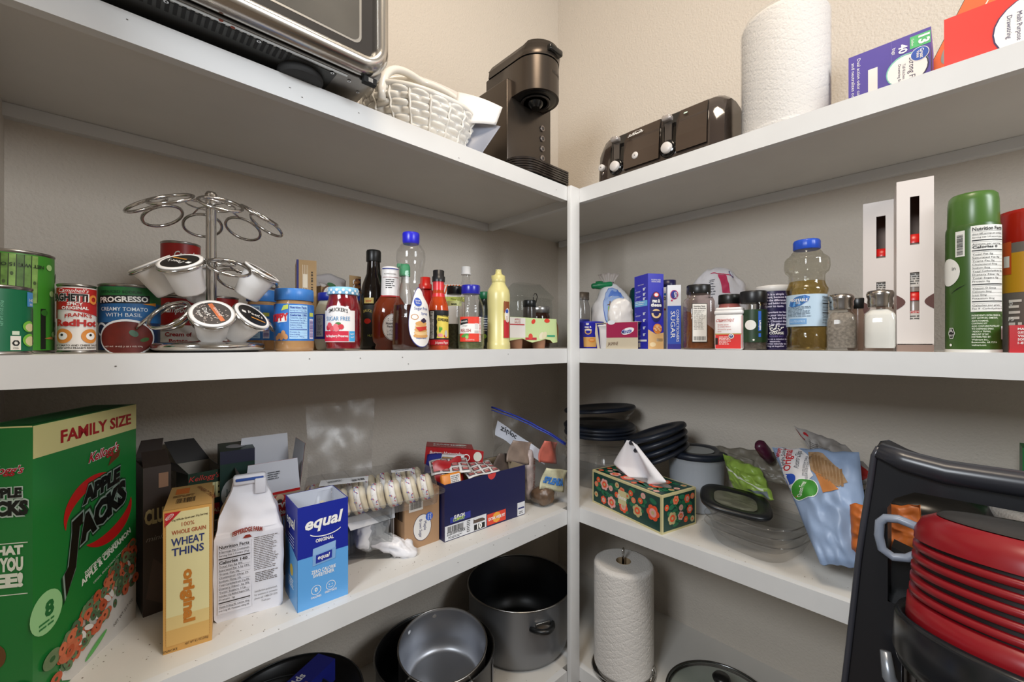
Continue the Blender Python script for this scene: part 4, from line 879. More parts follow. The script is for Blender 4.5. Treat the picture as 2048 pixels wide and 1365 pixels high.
p.poly(s, [(-.02, .035), (-.008, .052), (.004, .044), (.014, .056), (.026, .036), (.02, .03)], M('5b84d8'), .0006); p.rect(s, -.016, -.008, .02, .012, M('8fbf5a'), .0004); p.disc(s, -.006, .012, .006, M('2f7a3a'), .0008); p.disc(s, -.012, .004, .004, M('c89048'), .0008)
p.rect(s, -.013, .008, -.011, .022, M('7a5a3a'), .001); p.rect(s, -.018, .014, -.006, .0155, M('7a5a3a'), .001)
p.make('bag', t)
p = P(); p.grid(lambda u, v: Vector(((u-.5)*(.02+.05*v)-.012, .004*math.sin(u*22)*v, Hb*.98+.045*v-.012*abs(u-.5)*v)), 20, 6, M('b9afa8', rough=.5)); p.make('bag_top', t, solid=.001)
p = P(); G1 = M('1d8a55', rough=.3); p.rbox((-.052, -.014, Hb*.965), (.018, .012, Hb*.965+.017), .006, G1, T=Matrix.Rotation(-.08, 4, 'Y')); p.lathe([(.0125, -.012), (.014, 0), (.0125, .012), (.0001, .012)], G1, T=Matrix.Translation((-.042, 0, Hb*1.0)) @ Matrix.Rotation(PI/2, 4, 'Y')); p.lathe([(.004, -.016), (.004, .0), (.0001, 0)], BLACK, T=Matrix.Translation((.002, 0, Hb*1.03)) @ Matrix.Rotation(PI/2, 4, 'X')); p.make('clip', t)
c2, R2 = cyl(1214, 1270, 'B', .06)
t = thing('white_bag', 'crumpled white plastic bag slumped in front of the flour bag', 'bag', v3(c2, Z3+.0), facing(c2))
p = P(); h2 = zat(600, c2)-Z3; crumple(p, (0, 0, h2*.62), (R2*.9, 0, 0), (0, .022, 0), (0, 0, h2*.40), M('efedec', rough=.3, bump=.6, bscale=50), seed=5, amp=.007, fr=26, nu=48, nv=30); p.make('bag', t)
# rice cups in sleeve
N = B(1192, .012); W = along(N, -PI/2, 1278); hs = zat(647, N)-Z3
t = thing('rice_cup_pack', 'sleeve of white jasmine rice cups with maroon label', 'food cup', v3(N, Z3), -PI/2)
p = P(); p.lathe([(.013, 0), (.014, .001), (.0165, hs*.7), (.0185, hs*.86), (.0205, hs*.88), (.0205, hs*.93), (.0001, hs*.93)], M('ebe8e8', rough=.3), seg=32, c=(.022, .018, 0), ne=4); p.make('cup', t)
p = P(); p.lathe([(.013, 0), (.014, .001), (.0165, hs*.7), (.0185, hs*.86), (.0205, hs*.88), (.0205, hs*.93), (.0001, hs*.93)], M('ebe8e8', rough=.3), seg=32, c=(.068, .022, 0), ne=4); p.make('cup', t)
CT_ = M('c9bda6', rough=.6)
p = P(); s = flat((0, -.005, 0), (1, 0, 0), (0, 0, 1)); p.box((.0, -.004, hs-.001), (W, .045, hs), CT_); p.prism([(.037, 0), (W, 0), (W, hs), (.037, hs), (.041, hs*.6)], 0, .001, CT_, s)
p.prism([(-.0, hs), (.003, hs), (.014, 0), (.006, 0), (-.002, hs*.6)], 0, .001, CT_, flat((0, -.001, 0), (1, 0, 0), (0, 0, 1)))
p.rect(s, .039, hs*.42, W, hs-.001, M('9c1048'), .0013); p.disc(s, .055, hs, .012, M('dfe3ea'), .0015, ry=.006); p.disc(s, W*.78, hs*.66, .021, M('e9ecf2'), .0016, ry=.009, a=.25); p.disc(s, W*.78, hs*.66, .021, M('c8302c'), .0018, ry=.009, a=.25, r0=.94)
p.text(s, 'Minute', W*.76, hs*.58, .011, M('24389a'), shear=.3, rot=.15, l=.0021, bold=.02, w=.031); p.text(s, 'JASMINE', .043, hs*.12, .009, M('5a3422'), rot=.04, shear=.2, l=.0018, w=.034, al='L'); p.make('sleeve', t)
t, R, H = up('teal_bottle', 'translucent teal ribbed bottle behind the macaroni box', 'bottle', 1256, 1290, 'B', .26, 574)
p = P(); p.lathe([(R*.8*(1+.08*math.sin(k*1.3)), H*k/24) for k in range(24)]+[(R*.5, H)], mat('3aa0a8', rough=.1, kind='clear'), seg=28); p.make('bottle', t)
# macaroni box: narrow left side and front, near vertical edge at column 1297
N = B(1296, .012); a_ = -.5; W = along(N, a_, 1327); D = along(N, a_+PI/2, 1269)
t = thing('macaroni_box', 'tall blue macaroni and cheese box with noodle picture', 'box', v3(N, Z3), a_)
H = zat(547, N)-Z3
p = P(); p.box((0, 0, 0), (W, D, H), BLU); fc = F(W, D, H); f = fc['front']; l_ = fc['left']
p.poly(f, [(0, 0), (W, 0), (W, H*.22), (W*.5, H*.2), (0, H*.26)], M('d8b078')); p.disc(f, W*.6, H*.27, W*.28, M('e08a3c'), .0008, ry=.013); p.disc(f, W*.6, H*.28, W*.2, M('f0b878'), .001, ry=.008)
for k in range(12): p.disc(f, W*(.38+.04*k), H*(.25+.02*(k % 3)), .0025, M('e8cfa8' if k % 2 else 'd9702c'), .0013, r0=.4, ry=.0018)
p.disc(f, W*.52, H*.56, W*.42, M('17175e'), .0005, ry=.040); p.text(f, 'mac &', W*.52, H*.62, .0085, WHITE, bold=.05, w=W*.5); p.text(f, 'cheese', W*.52, H*.565, .0085, WHITE, bold=.05, w=W*.68)
p.disc(f, W*.52, H*.47, W*.3, M('e8c890'), .0008, ry=.012, r0=.6); p.rect(f, W*.15, H*.475, W*.9, H*.505, M('17175e'), .001); p.disc(f, W*.52, H*.72, W*.17, M('e2302c'), .0009, ry=.006); p.disc(f, W*.52, H*.72, W*.12, M('efe6e2'), .0011, ry=.0042)
p.text(f, 'MACARONI & CHEESE', W*.5, H*.91, .0035, WHITE, w=W*.6); p.text(f, 'ORIGINAL DINNER', W*.5, H*.885, .0035, WHITE, w=W*.6); p.rect(f, W*.55, H*.1, W*.95, H*.14, M('efe6d2')); p.disc(f, W*.3, H*.06, .009, M('e8d2a8'), .0008, ry=.006)
p.text(l_, 'HOW TO MAKE', D*.5, H*.86, .0028, WHITE)
for k, y in enumerate((.8, .73, .67, .47, .38, .28, .19)):
    p.text(l_, str([1, 2, 3, 1, 2, 3, 4][k]), D*.13, H*y, .0042, WHITE); p.greek(l_, D*.1, H*(y-.035), D*.5, H*(y-.01), 2, M('cfd0f0'), fill=.4); p.disc(l_, D*.72, H*(y+.0), .0042, M('dfe4f4'), .0007, ry=.0035); p.rect(l_, D*.66, H*(y+.01), D*.85, H*(y+.02), M('dfe4f4'), .0009)
p.rect(l_, D*.04, H*.575, D*.96, H*.65, M('6fb6e8')); p.greek(l_, D*.1, H*.59, D*.8, H*.64, 2, M('d8ecfa'), l=.001); p.rect(l_, D*.06, H*.10, D*.92, H*.125, WHITE); p.rect(l_, D*.1, H*.02, D*.45, H*.085, WHITE); p.make('carton', t)
# white bottle w purple cap
t, R, H = up('supplement_bottle', 'white bottle with navy cap between the macaroni box and sugar', 'bottle', 1316, 1356, 'B', .10, 557)
p = P(); p.lathe([(R*.95, 0), (R, .003), (R, H*.8), (R*.85, H*.87), (R*.7, H*.89)], M('dcdee2', rough=.35), seg=32); s = around(R+.0004); p.rect(s, -.01, H*.57, .02, H*.82, M('e9e6e2')); p.rect(s, -.01, H*.76, .02, H*.79, M('2a6fb8'), .0007); p.text(s, 'ENDURANCE', .004, H*.7, .0075, BLACK, w=.05, bold=.03); p.text(s, 'ISH', .004, H*.62, .0075, BLACK, bold=.02); p.rect(s, -.01, H*.55, .02, H*.575, M('c8442c')); p.make('bottle', t)
p = P(); p.lathe([(R*.78, H*.88), (R*.8, H*.89), (R*.8, H*.985), (.0001, H)], M('1c1a4a', rough=.35), wob=lambda a, z: 1+.01*math.cos(40*a)); p.make('cap', t)
# sugar box
N = B(1335, .06); W = along(N, -PI/2+.0, 1363); H = zat(570, N)-Z3; D = .05
N = B(1335, .045); a_ = -PI/2+.55; W = along(N, a_, 1362); H = zat(571, N)-Z3
t = thing('sugar_box', 'white and blue box of confectioners sugar with vertical lettering', 'box', v3(N, Z3), a_)
p = P(); p.box((0, 0, 0), (W, .045, H), M('e3e4ea', rough=.4)); fc = F(W, .045, H); f = fc['front']
p.rect(f, 0, .004, W, H*.68, M('2b50b4')); p.rect(f, 0, 0, W, H*.08, M('2a2a90'), .0006); p.rect(fc['right'], 0, .004, .045, H*.68, M('2b50b4')); p.rect(f, 0, H*.675, W, H*.69, M('dfe4f0'), .0007)
p.disc(f, W*.5, H*.85, W*.3, M('c8305a'), ry=.012); p.disc(f, W*.5, H*.85, W*.25, M('23308a'), .0007, ry=.0105); p.text(f, 'GH', W*.5, H*.85, W*.22, WHITE, rot=-PI/2, bold=.02); p.disc(f, W*.32, H*.76, W*.07, M('c8305a'))
p.text(f, 'CONFECTIONERS', W*.66, H*.615, W*.2, WHITE, rot=-PI/2, al='L', w=H*.50); p.text(f, 'SUGAR', W*.24, H*.59, W*.33, WHITE, rot=-PI/2, al='L', w=H*.42); p.make('carton', t)
# big square spice container
c, R = cyl(1363, 1432, 'B', .008); near = c*(1-R/c.length); H = zat(567, near)-Z3
t = thing('spice_container', 'square clear container half full of brown powder with a black lid', 'spice container', v3(c, Z3), facing(c)+.25)
q_ = R*.83
p = P(); p.open = 1; p.lathe([(.0001, 0), (q_*.96, .001), (q_, .005), (q_, H*.74), (q_*.9, H*.79), (q_*.75, H*.81), (q_*.75, H*.88)], mat('e8dcd8', rough=.06, kind='clear'), seg=48, ne=5); p.make('container', t)
p = P(); n = 48
def pw(u, v):
    a = u*2*PI; ca, sa = math.cos(a), math.sin(a); e = (abs(ca)**5+abs(sa)**5)**-.2; k = q_*.95*e
    top = H*(.42-.15*(ca*e)); return Vector((k*ca*min(1, v*50) if 0 else k*ca, k*sa, .003+top*v))
p.grid(pw, 48, 6, M('8c5a30', rough=.9, mott=.25, mscale=150)); p.add([pw(k/48, 1) for k in range(48)], [tuple(range(48))], M('8c5a30', rough=.9, mott=.25, mscale=150)); p.make('powder', t)
p = P(); p.lathe([(q_*.83, H*.86), (q_*.85, H*.87), (q_*.85, H*.985), (q_*.8, H), (.0001, H)], M('151515', rough=.35), wob=lambda a, z: 1+.008*math.cos(48*a), seg=96); p.make('lid', t)
q = P(); s = flat((0, -q_-.0006, 0), (1, 0, 0), (0, 0, 1)); q.rect(s, -q_*.72, H*.11, q_*.35, H*.70, M('20201e')); q.rect(s, -q_*.68, H*.12, q_*.31, H*.69, M('e2ddd4'), .0006); q.text(s, 'Nutrition Facts', -q_*.6, H*.645, .0036, BLACK, al='L', w=q_*.8, bold=.02); q.text(s, 'Datos de Nutricion', -q_*.6, H*.615, .0032, BLACK, al='L', w=q_*.85, bold=.02)
q.greek(s, -q_*.6, H*.3, q_*.25, H*.60, 15, M('44423e'), fill=.4); q.bars(s, -q_*.6, H*.14, q_*.25, H*.2, 24, BLACK); q.make('paper_label', t)
# folded paper bag behind
c, R = cyl(1380, 1500, 'B', .20)
t = thing('sugar_bag', 'rolled white paper bag with pink stripe lying behind the spices', 'bag', v3(c, Z3), facing(c))
Hb = zat(535, c)-Z3
p = P(); fn = crumple(p, (0, 0, Hb*.5), (R*.95, 0, 0), (0, .04, 0), (0, 0, Hb*.5), M('e6e2e4', rough=.55, bump=.5, bscale=50), seed=8, amp=.008, fr=30, shape=lambda x, y, z: (x, y, z*(1-.22*max(0, x)**1)))
s = Surf(lambda x, y, l: fn((.02+x*2.2) % 1, min(.98, .58+y*4), l+.001), .004, .005)
p.poly(s, [(-.005, .0), (.012, .0), (.006, .045), (-.011, .045)], M('c8305a')); p.rect(s, -.03, .046, .04, .049, M('c8305a')); p.disc(s, .03, .055, .010, M('2a2f7a'), .0005, ry=.012); p.disc(s, .03, .055, .007, M('d9dbe6'), .0009, ry=.009); p.greek(s, -.03, -.01, -.014, .03, 8, M('77787f'), fill=.4)
p.make('bag', t)
# small spice behind + pepper tin + green spice
t, R, H = up('spice_jar', 'spice jar with black lid standing behind the black pepper tin', 'jar', 1436, 1482, 'B', .06, 588)
jar(t, R, H, M('a4605a', rough=.15), cm=M('161816', rough=.35), capH=H*.17)
a_ = -PI/2+.13; N = B(1429, .006); W = along(N, a_, 1484); D = along(N+Vector((math.cos(a_), math.sin(a_)))*W, a_+PI/2, 1508); H = zat(616, N)-Z3
t = thing('pepper_tin', 'white and red ground black pepper tin with flip top', 'tin', v3(N, Z3), a_)
p = P(); WT = M('e6e2df', rough=.35); D = min(max(D, .02), .04); p.rbox((0, 0, 0), (W, D, H*.83), .0035, WT); fc = F(W, D, H); f = fc['front']
p.rect(f, .002, .003, W-.002, H*.36, M('d2221c')); p.rect(f, .001, H*.36, W-.001, H*.385, M('a9924a')); p.text(f, 'Our', W*.06, H*.66, .0065, M('b8281e'), shear=.4, al='L'); p.text(f, 'COMMITMENT', W*.17, H*.655, .0065, M('b8281e'), al='L', w=W*.56)
for k in range(4): p.text(f, ['Quality spices', 'to simple flavors', 'Ground for great', 'taste'][k], W*.12, H*(.58-.048*k-(.015 if k > 1 else 0)), .0028, M('b8281e'), al='L')
p.disc(f, W*.62, H*.32, W*.105, M('a9924a'), .0008); p.disc(f, W*.62, H*.32, W*.095, M('f0ece8'), .001); p.disc(f, W*.62, H*.32, W*.07, M('2a3f7a'), .0012); p.disc(f, W*.62, H*.33, W*.035, M('dfe8df'), .0014, ry=W*.02)
p.greek(f, W*.17, H*.12, W*.6, H*.32, 6, M('f0d8d0')); p.rect(f, W*.03, H*.12, W*.13, H*.28, M('4a3c34')); r_ = fc['right']; p.rect(r_, .0, .004, .003, H*.8, M('c8201c')); p.text(r_, 'Black Pepper', D*.55, H*.2, .006, BLACK, rot=PI/2, al='L', bold=.03, w=H*.5); p.greek(r_, D*.75, H*.2, D*.9, H*.5, 2, M('555')) if 0 else 0
p.make('tin', t); p = P(); p.rbox((-.001, -.001, H*.83), (W+.001, D+.001, H*.93), .003, WT); p.rbox((W*.03, .0, H*.92), (W*.97, D, H*.995), .0025, WT); p.make('flip_top', t)
t, R, H = up('spice_jar', 'glass spice jar with black lid and dark green label beside the tin', 'jar', 1479, 1535, 'B', .025, 581, twist=-.2)
p = P(); p.open = 1; p.lathe([(.0001, 0), (R*.95, .001), (R, .005), (R, H*.76), (R*.93, H*.81)], CLEAR, seg=36); p.make('jar', t)
p = P(); p.lathe([(R*.93, .002), (R*.95, H*.6)], M('5a5046', rough=.9, mott=.5, mscale=200)); p.make('spice', t)
p = P(); p.lathe([(R*.96, H*.80), (R*.98, H*.81), (R*.98, H*.98), (R*.94, H), (.0001, H)], M('17171a', rough=.35), seg=72, wob=lambda a, z: 1+.008*math.cos(36*a)); p.make('lid', t)
q = P(); q.open = 1; q.lathe([(R+.0004, H*.13), (R+.0004, H*.68)], M('1c3a1c', rough=.4, mott=.3, mscale=60), seg=48); s = around(R+.0006); q.disc(s, .0, H*.42, .011, M('e4e2da')); q.rect(s, .015, H*.32, .021, H*.65, M('2b63c8')); q.rect(s, .0155, H*.22, .0205, H*.28, M('2b63c8')); q.text(s, 'walmart', .020, H*.33, .0045, WHITE, rot=PI/2, al='L', bold=.03); q.disc(s, .006, H*.17, .002, M('e4e2da')); q.make('paper_label', t)
# salt canister
t, R, H = up('salt_canister', 'dark purple cylinder of coarse salt with white lid', 'canister', 1512, 1584, 'B', .075, 570, twist=.1)
p = P(); p.lathe([(R*.97, 0), (R, .002), (R, H*.91)], M('251c4a', rough=.35), seg=48); s = around(R+.0003)
for k, tx in enumerate(['Salt is a simple', 'ingredient, because it is', 'such the difference', 'your and baking much', 'flavor to taste.', '', 'It is important to have', 'salt in your kitchen', 'Salt, Sea Salt and Fine', 'grains. Choosing the', 'makes a big difference.']):
    if tx: p.text(s, tx, -.002, H*(.84-.046*k), .0044, M('dcd6f0'), bold=.03, w=.0023*len(tx))
R_ = random.Random(3)
for _ in range(26): a, q2 = R_.random()*6.3, R_.random()**.5; p.disc(s, .002+.014*q2*math.cos(a), H*.34+.009*q2*math.sin(a), .0016, WHITE, n=8)
p.text(s, 'COARSE', .002, H*.24, .0052, WHITE, bold=.03); p.text(s, 'KOSHER SALT', .002, H*.20, .003, M('8a7ac0'))
for k, tx in enumerate(["We're on a mission to", 'seaworks', 'it comes naturally to', 'bring us together']): p.text(s, tx, -.001, H*(.155-.036*k), .0036, M('dcd6f0'), bold=.02)
p.make('cylinder', t); p = P(); p.lathe([(R*1.0, H*.905), (R*1.03, H*.91), (R*1.03, H*.985), (R*.99, H), (.0001, H)], M('dcd9d6', rough=.4), seg=48); p.make('lid', t)
# vegetable oil
t, R, H = up('oil_bottle', 'clear bottle of vegetable oil with blue cap and pale blue label', 'bottle', 1568, 1661, 'B', .010, 474, twist=.0)
def orad(k):
    pts = [(0, .86), (.02, .9), (.13, .9), (.15, .86), (.2, .88), (.5, .88), (.53, .94), (.55, .96), (.58, .86), (.62, .80), (.68, .80), (.72, .96), (.76, 1.0), (.82, .98), (.88, .7), (.93, .5), (.95, .5)]
    for (a, b), (c_, d_) in zip(pts, pts[1:]):
        if k <= c_: u = (k-a)/(c_-a); return R*(b+(d_-b)*u*u*(3-2*u))
    return R*.5
ks = [.95*k/60 for k in range(61)]
p = P(); p.open = 1; p.lathe([(.0001, 0)]+[(orad(k), H*k) for k in ks], mat('f0efe8', rough=.05, kind='clear'), seg=72, wob=lambda a, z: 1+(.02*abs(math.cos(a*10)) if H*.7 < z < H*.86 or z < H*.14 else 0)-.01); p.make('bottle', t)
OIL = mat('f4e4b4', rough=.06, kind='clear')
p = P(); p.lathe([(orad(k)*.955, H*k+.0015) for k in ks if k < .625], OIL, seg=60); p.make('oil', t)
p = P(); p.lathe([(R*.58, H*.915), (R*.60, H*.92), (R*.60, H*.985), (R*.56, H), (.0001, H)], M('2450c0', rough=.3), seg=60, wob=lambda a, z: 1+.008*math.cos(40*a)); p.make('cap', t)
q = P(); q.open = 1; q.lathe([(R*.905, H*.215), (R*.905, H*.50)], M('b9cfe0', rough=.35), seg=64); s = around(R*.905+.0003)
q.disc(s, -.014, H*.44, .021, M('2f66b0'), ry=.0095, n=8, a=PI/8); q.disc(s, -.014, H*.44, .019, M('5c9bd8'), .0006, ry=.008, n=8, a=PI/8); q.text(s, 'VEGETABLE', -.014, H*.437, .0055, WHITE, w=.031, l=.001, bold=.02); q.text(s, 'OIL', -.014, H*.415, .004, WHITE, l=.001)
q.greek(s, -.037, H*.3, .008, H*.395, 8, M('4f6478'), fill=.45); q.rect(s, -.033, H*.235, .0, H*.285, M('6f9fd0')); q.text(s, 'GLUTEN FREE', -.0165, H*.25, .0045, M('c9dff2'), w=.028); q.facts(s, .027, H*.22, .052, H*.49, 'Nutrition', ['Facts', '-', 'Servings 96', 'Calories 120', '-', 'Total Fat 14g', 'Sodium 0mg', 'Protein 0g']); q.make('paper_label', t)
# shakers
def shaker(l, r, back, top, label, fill, lab2, mot, level):
    t, R, H = up('shaker', label, 'shaker', l, r, 'B', back, top, group=None)
    k_ = R*.90
    p = P(); p.open = 1; p.lathe([(.0001, .0), (k_*.9, .0006), (k_, .004), (k_*.98, H*.5), (k_*.88, H*.62), (k_*.66, H*.70), (k_*.62, H*.78)], CLEAR, seg=48, ne=4); p.make('glass', t)
    p = P(); p.lathe([(k_*.85, .006), (k_*.9, .010), (k_*.9, H*level)]+([(k_*.8, H*.62), (k_*.5, H*.68)] if level > .45 else []), M(fill, rough=.9, mott=mot, mscale=220), seg=40, ne=4); p.make(lab2, t)
    p = P(); p.lathe([(k_*.70, H*.72), (k_*.74, H*.735), (k_*.72, H*.77), (k_*.76, H*.80), (k_*.73, H*.86), (k_*.80, H*.90), (k_*.82, H*.94), (k_*.74, H*.985), (k_*.45, H), (.0001, H+.0005)], M('b9b3ad', rough=.2, metal=1), seg=40)
    for i in range(7):
        a = i*PI*2/7; p.disc(flat((0, 0, H+.0003), (1, 0, 0), (0, 1, 0)), k_*.3*math.cos(a), k_*.3*math.sin(a), .0012, BLACK, n=8)
    p.make('screw_cap', t)
shaker(1647, 1720, .012, 586, 'square glass pepper shaker with steel cap', '9b9184', 'ground_pepper', .5, .5)
shaker(1722, 1800, .006, 578, 'square glass salt shaker full of white salt with steel cap', 'e2e0d8', 'salt', .0, .58)
t, R, H = up('spice_jar', 'black capped jar seen between the pepper and salt shakers', 'jar', 1694, 1738, 'B', .11, 596)
jar(t, R, H, M('8a7468', rough=.2), cm=M('161616', rough=.3), capH=H*.2)
# white can dispensers with slots
def dispenser(l, r, back, top, label, ang, D, cans):
    N = B(l, back); W = along(N, ang, r); H = zat(top, N)-Z3
    t = thing('spice_dispenser', label, 'dispenser', v3(N, Z3), ang)
    WPm = M('dcd3cd', rough=.45); p = P(); th = .0015; yf = -.0
    # front wall with two window slots and two finger notches
    sx0, sx1 = W*.37, W*.62; rows = [(0, .185), (.185, .46), (.46, .62), (.62, .90), (.90, 1)]
    p.box((0, 0, .045*H), (sx0, th, H), WPm); p.box((sx1, 0, .045*H), (W, th, H), WPm)
    p.box((sx0, 0, .045*H), (sx1, th, H*.185), WPm); p.box((sx0, 0, H*.46), (sx1, th, H*.62), WPm); p.box((sx0, 0, H*.90), (sx1, th, H), WPm)
    p.box((0, th, 0), (th, D, H), WPm); p.box((W-th, th, 0), (W, D, H), WPm); p.box((th, D-th, 0), (W-th, D, H), M('a58f82', rough=.6)); p.box((th, th, H-th), (W-th, D-th, H), WPm)
    p.box((th, .004, 0), (W-th, D-th, .003), M('8f776a')); p.box((0, .001, .0), (W, .003, .04*H), M('8f776a', rough=.5))
    s = flat((0, 0, 0), (1, 0, 0), (0, 0, 1)); nb = M('5a342c', rough=.6)
    p.poly(s, [(W, H*.245)]+[(W-.0115*math.sin(PI*k/12)*1.0, H*.245+.026*k/12) for k in range(13)], nb, .0005)
    p.poly(s, [(0, H*.245+.026)]+[(.0115*math.sin(PI*k/12), H*.245+.026*(1-k/12)) for k in range(13)], nb, .0005)
    p.make('housing', t)
    z = .045*H
    z = .004
    for k in range(cans):
        c_ = thing('spice_bottle', label and ('red capped spice bottle %s inside the %s white dispenser' % (['at the bottom', 'second from the bottom', 'third from the bottom'][k], 'taller' if D > .1 else 'shorter')), 'bottle', t.matrix_basis.to_translation(), ang)
        off = Matrix.Rotation(ang, 3, 'Z') @ Vector((W/2, .022, z)); c_.location = t.location+off
        q = P(); q.lathe([(.0165, 0), (.0165, H*.24), (.014, H*.285)], M('8f837a', rough=.2), seg=28); ss = around(.0168); q.rect(ss, -.012, .008, .012, H*.21, M('d9d2ca')); q.greek(ss, -.010, .012, .010, H*.2, 12, M('55504a'), l=.0008); q.rect(ss, -.012, H*.21, .012, H*.225, M('c8241c')); q.text(ss, 'FILEM', 0, H*.213, .003, WHITE); q.make('jar', c_)
        q = P(); q.lathe([(.0155, H*.285), (.0155, H*.335), (.0001, H*.336)], M('d8201c', rough=.3), seg=28); q.make('cap', c_); z += H*.337
    return t
dispenser(1726, 1800, .115, 409, 'shorter white dispenser box with slot windows behind the salt shaker', -PI/2+.05, .08, 2)
dispenser(1793, 1868, .02, 365, 'taller white dispenser box with slot windows beside the green spray can', -PI/2+.12, .11, 2)
# green cooking spray
t, R, H = up('cooking_spray', 'green cooking spray can with green cap and nutrition panel', 'spray can', 1889, 2006, 'B', .004, 381, twist=.12)
GR = M('3b5c24', rough=.3)
p = P(); p.lathe([(R*1.0, 0), (R*1.0, .0045)], M('e4e2dc', rough=.3), seg=56); p.lathe([(R*.97, .0045), (R*.985, .008), (R*.985, H*.76), (R*.97, H*.785), (R*.93, H*.8)], GR, seg=56); s = around(R*.985+.0003)
p.facts(s, -.006, H*.25, .036, H*.78, 'Nutrition Facts', ['about 689 servings per container', 'Serving size 1/4 second spray', '-', 'Amount per serving', '!Calories 0', '-', 'Total Fat 0g', ' Saturated Fat 0g', ' Trans Fat 0g', 'Cholesterol 0mg', 'Sodium 0mg', 'Total Carbohydrate 0g', ' Dietary Fiber 0g', ' Total Sugars 0g', 'Protein 0g', '-', 'Vitamin D 0mcg', 'Calcium 0mg', 'Iron 0mg', 'Potassium 0mg', '-', 'Calories per gram:', 'Fat 9  Carbohydrate 4'], bg=M('e3e2dc'), title=.055)
for k, tx in enumerate(['INGREDIENTS: EXTRA VIRGIN OIL,', 'SOY LECITHIN, DIMETHYL', 'ANTI-FOAMING.', 'CONTAINS SOY', 'ALSO CONTAINS PROPELLANT', 'TO DISPENSE SPRAY.', '*ADDS A TRIVIAL', 'AMOUNT OF FAT', 'DISTRIBUTED BY:', 'Walmart Inc.,', 'Bentonville, AR 72716', 'walmart.com']): p.text(s, tx, -.005, H*(.222-.0165*k), .0026, M('dbe2cc'), al='L', bold=.02, w=min(.036, .0014*len(tx)))
p.rect(s, -.024, H*.60, -.0125, H*.76, M('e3e2dc')); p.bars(s, -.022, H*.61, -.0145, H*.74, 26, BLACK, vert=False); p.disc(s, -.035, H*.51, .017, M('e3e2dc'), ry=.0225); p.text(s, 'in', -.026, H*.52, .006, BLACK, l=.001); p.text(s, 'AMERICA', -.022, H*.48, .0035, M('777')) if 0 else 0
p.poly(s, [(-.032, H*.37), (-.022, H*.395), (-.010, H*.425), (-.021, H*.405)], BLACK); p.disc(s, -.030, H*.12, .0055, M('e3e2dc'), ry=.010, n=6); p.disc(s, -.030, H*.12, .0045, BLACK, .0007, ry=.009, n=6); p.text(s, 'GREAT', -.030, H*.1, .003, WHITE, l=.001, w=.007); p.text(s, 'A', -.030, H*.125, .006, WHITE, l=.001); p.disc(s, -.031, H*.045, .002, WHITE); p.rect(s, .033, H*.08, .037, H*.16, M('d9d8d0'), .0008)
p.make('can', t); p = P(); p.lathe([(R*.9, H*.79), (R*.92, H*.80), (R*.9, H*.95), (R*.86, H*.985), (R*.76, H), (.0001, H)], M('4a6e2e', rough=.3), seg=56); p.make('cap', t)
# red and yellow jar at the right edge
t, R, H = up('coffee_jar', 'large jar with red lid and yellow label at the right edge', 'jar', 1994, 2150, 'B', .05, 412)
p = P(); p.lathe([(R*.95, 0), (R, .004), (R, H*.78)], M('6a625c', rough=.3), seg=56); s = around(R+.0004); p.open = 1; p.lathe([(R+.0003, H*.42), (R+.0003, H*.7)], M('b8871e', rough=.35), seg=56); p.rect(s, -R*1.4, H*.55, -R*.62, H*.78, M('b84a14')); p.rect(s, -R*.9, H*.6, -R*.68, H*.68, M('d9d2ca'), .0006)
p.greek(s, -R*.7, H*.1, -R*.3, H*.38, 7, M('cfc8c0')); p.text(s, '0', -R*.62, H*.33, .006, WHITE); p.text(s, '15', -R*.62, H*.22, .006, WHITE); p.make('jar', t)
p = P(); p.lathe([(R*1.0, H*.77), (R*1.01, H*.78), (R*1.0, H*.97), (R*.95, H), (.0001, H)], M('9c1a10', rough=.25), seg=60); p.make('lid', t)
N = B(2019, .004); H = zat(651, N)-Z3
t = thing('red_carton', 'small red carton with white lettering at the right edge of the middle shelf', 'box', v3(N, Z3), -PI/2)
p = P(); p.box((0, 0, 0), (.06, .032, H), M('c0121c', rough=.35)); f = F(.06, .04, H)['front']
for k, tx in enumerate(['MAIDS RAISINS', 'QUESTIONS OR COMMENTS', 'VISIT OUR SITE', 'SOME INFO HERE', '1-877-400-1234']): p.text(f, tx, .008, H*(.82-.125*k), .0033, WHITE, al='L', bold=.02, w=.03)
p.make('carton', t)
# ---------------- lower shelf, left ----------------
def T2(o, ang): return Vector((math.cos(ang), math.sin(ang)))*o
# green cereal box
N = Vector((-.077, .8137)); a_ = math.radians(59.2); W, D, H = .2017, .062, .372
t = thing('cereal_box', 'big green family size cereal box at the left end of the lower shelf', 'box', v3(N, Z4), a_)
GN = M('1f7a35', rough=.3); p = P(); p.box((0, 0, 0), (W, D, H), GN); fc = F(W, D, H); f = fc['front']
CRM = M('d8cf8e', rough=.35); p.rect(f, 0, H*.885, W, H-.0005, CRM); p.rect(fc['left'], 0, H*.995, D, H, CRM); p.rect(fc['top'], .01, .008, W-.01, D-.008, M('175a28'))
RDK = M('a3121a', rough=.35); p.text(f, 'FAMILY SIZE', W*.57, H*.915, H*.045, RDK, w=W*.72, bold=.03)
for dx, m_, l in ((0, WHITE, .0007), (0, M('b01525'), .0011)): p.text(f, "Kellogg's", W*.62, H*.808, H*.036, m_, w=W*.33, shear=.45, bold=.055 if l < .001 else .02, l=l, rot=.06)
RR = M('c2201f', rough=.3)
def band(pts, wd, m, l):      # a painted stroke
    L, R_ = [], []
    for i, q in enumerate(pts):
        a = Vector(pts[max(0, i-1)]); b = Vector(pts[min(len(pts)-1, i+1)]); d = (b-a).normalized(); n = Vector((-d.y, d.x))*wd*math.sin(PI*(i+.35)/(len(pts)-.3))
        L.append((q[0]+n.x, q[1]+n.y)); R_.append((q[0]-n.x, q[1]-n.y))
    for i in range(len(pts)-1): p.poly(f, [R_[i], R_[i+1], L[i+1], L[i]], m, l)
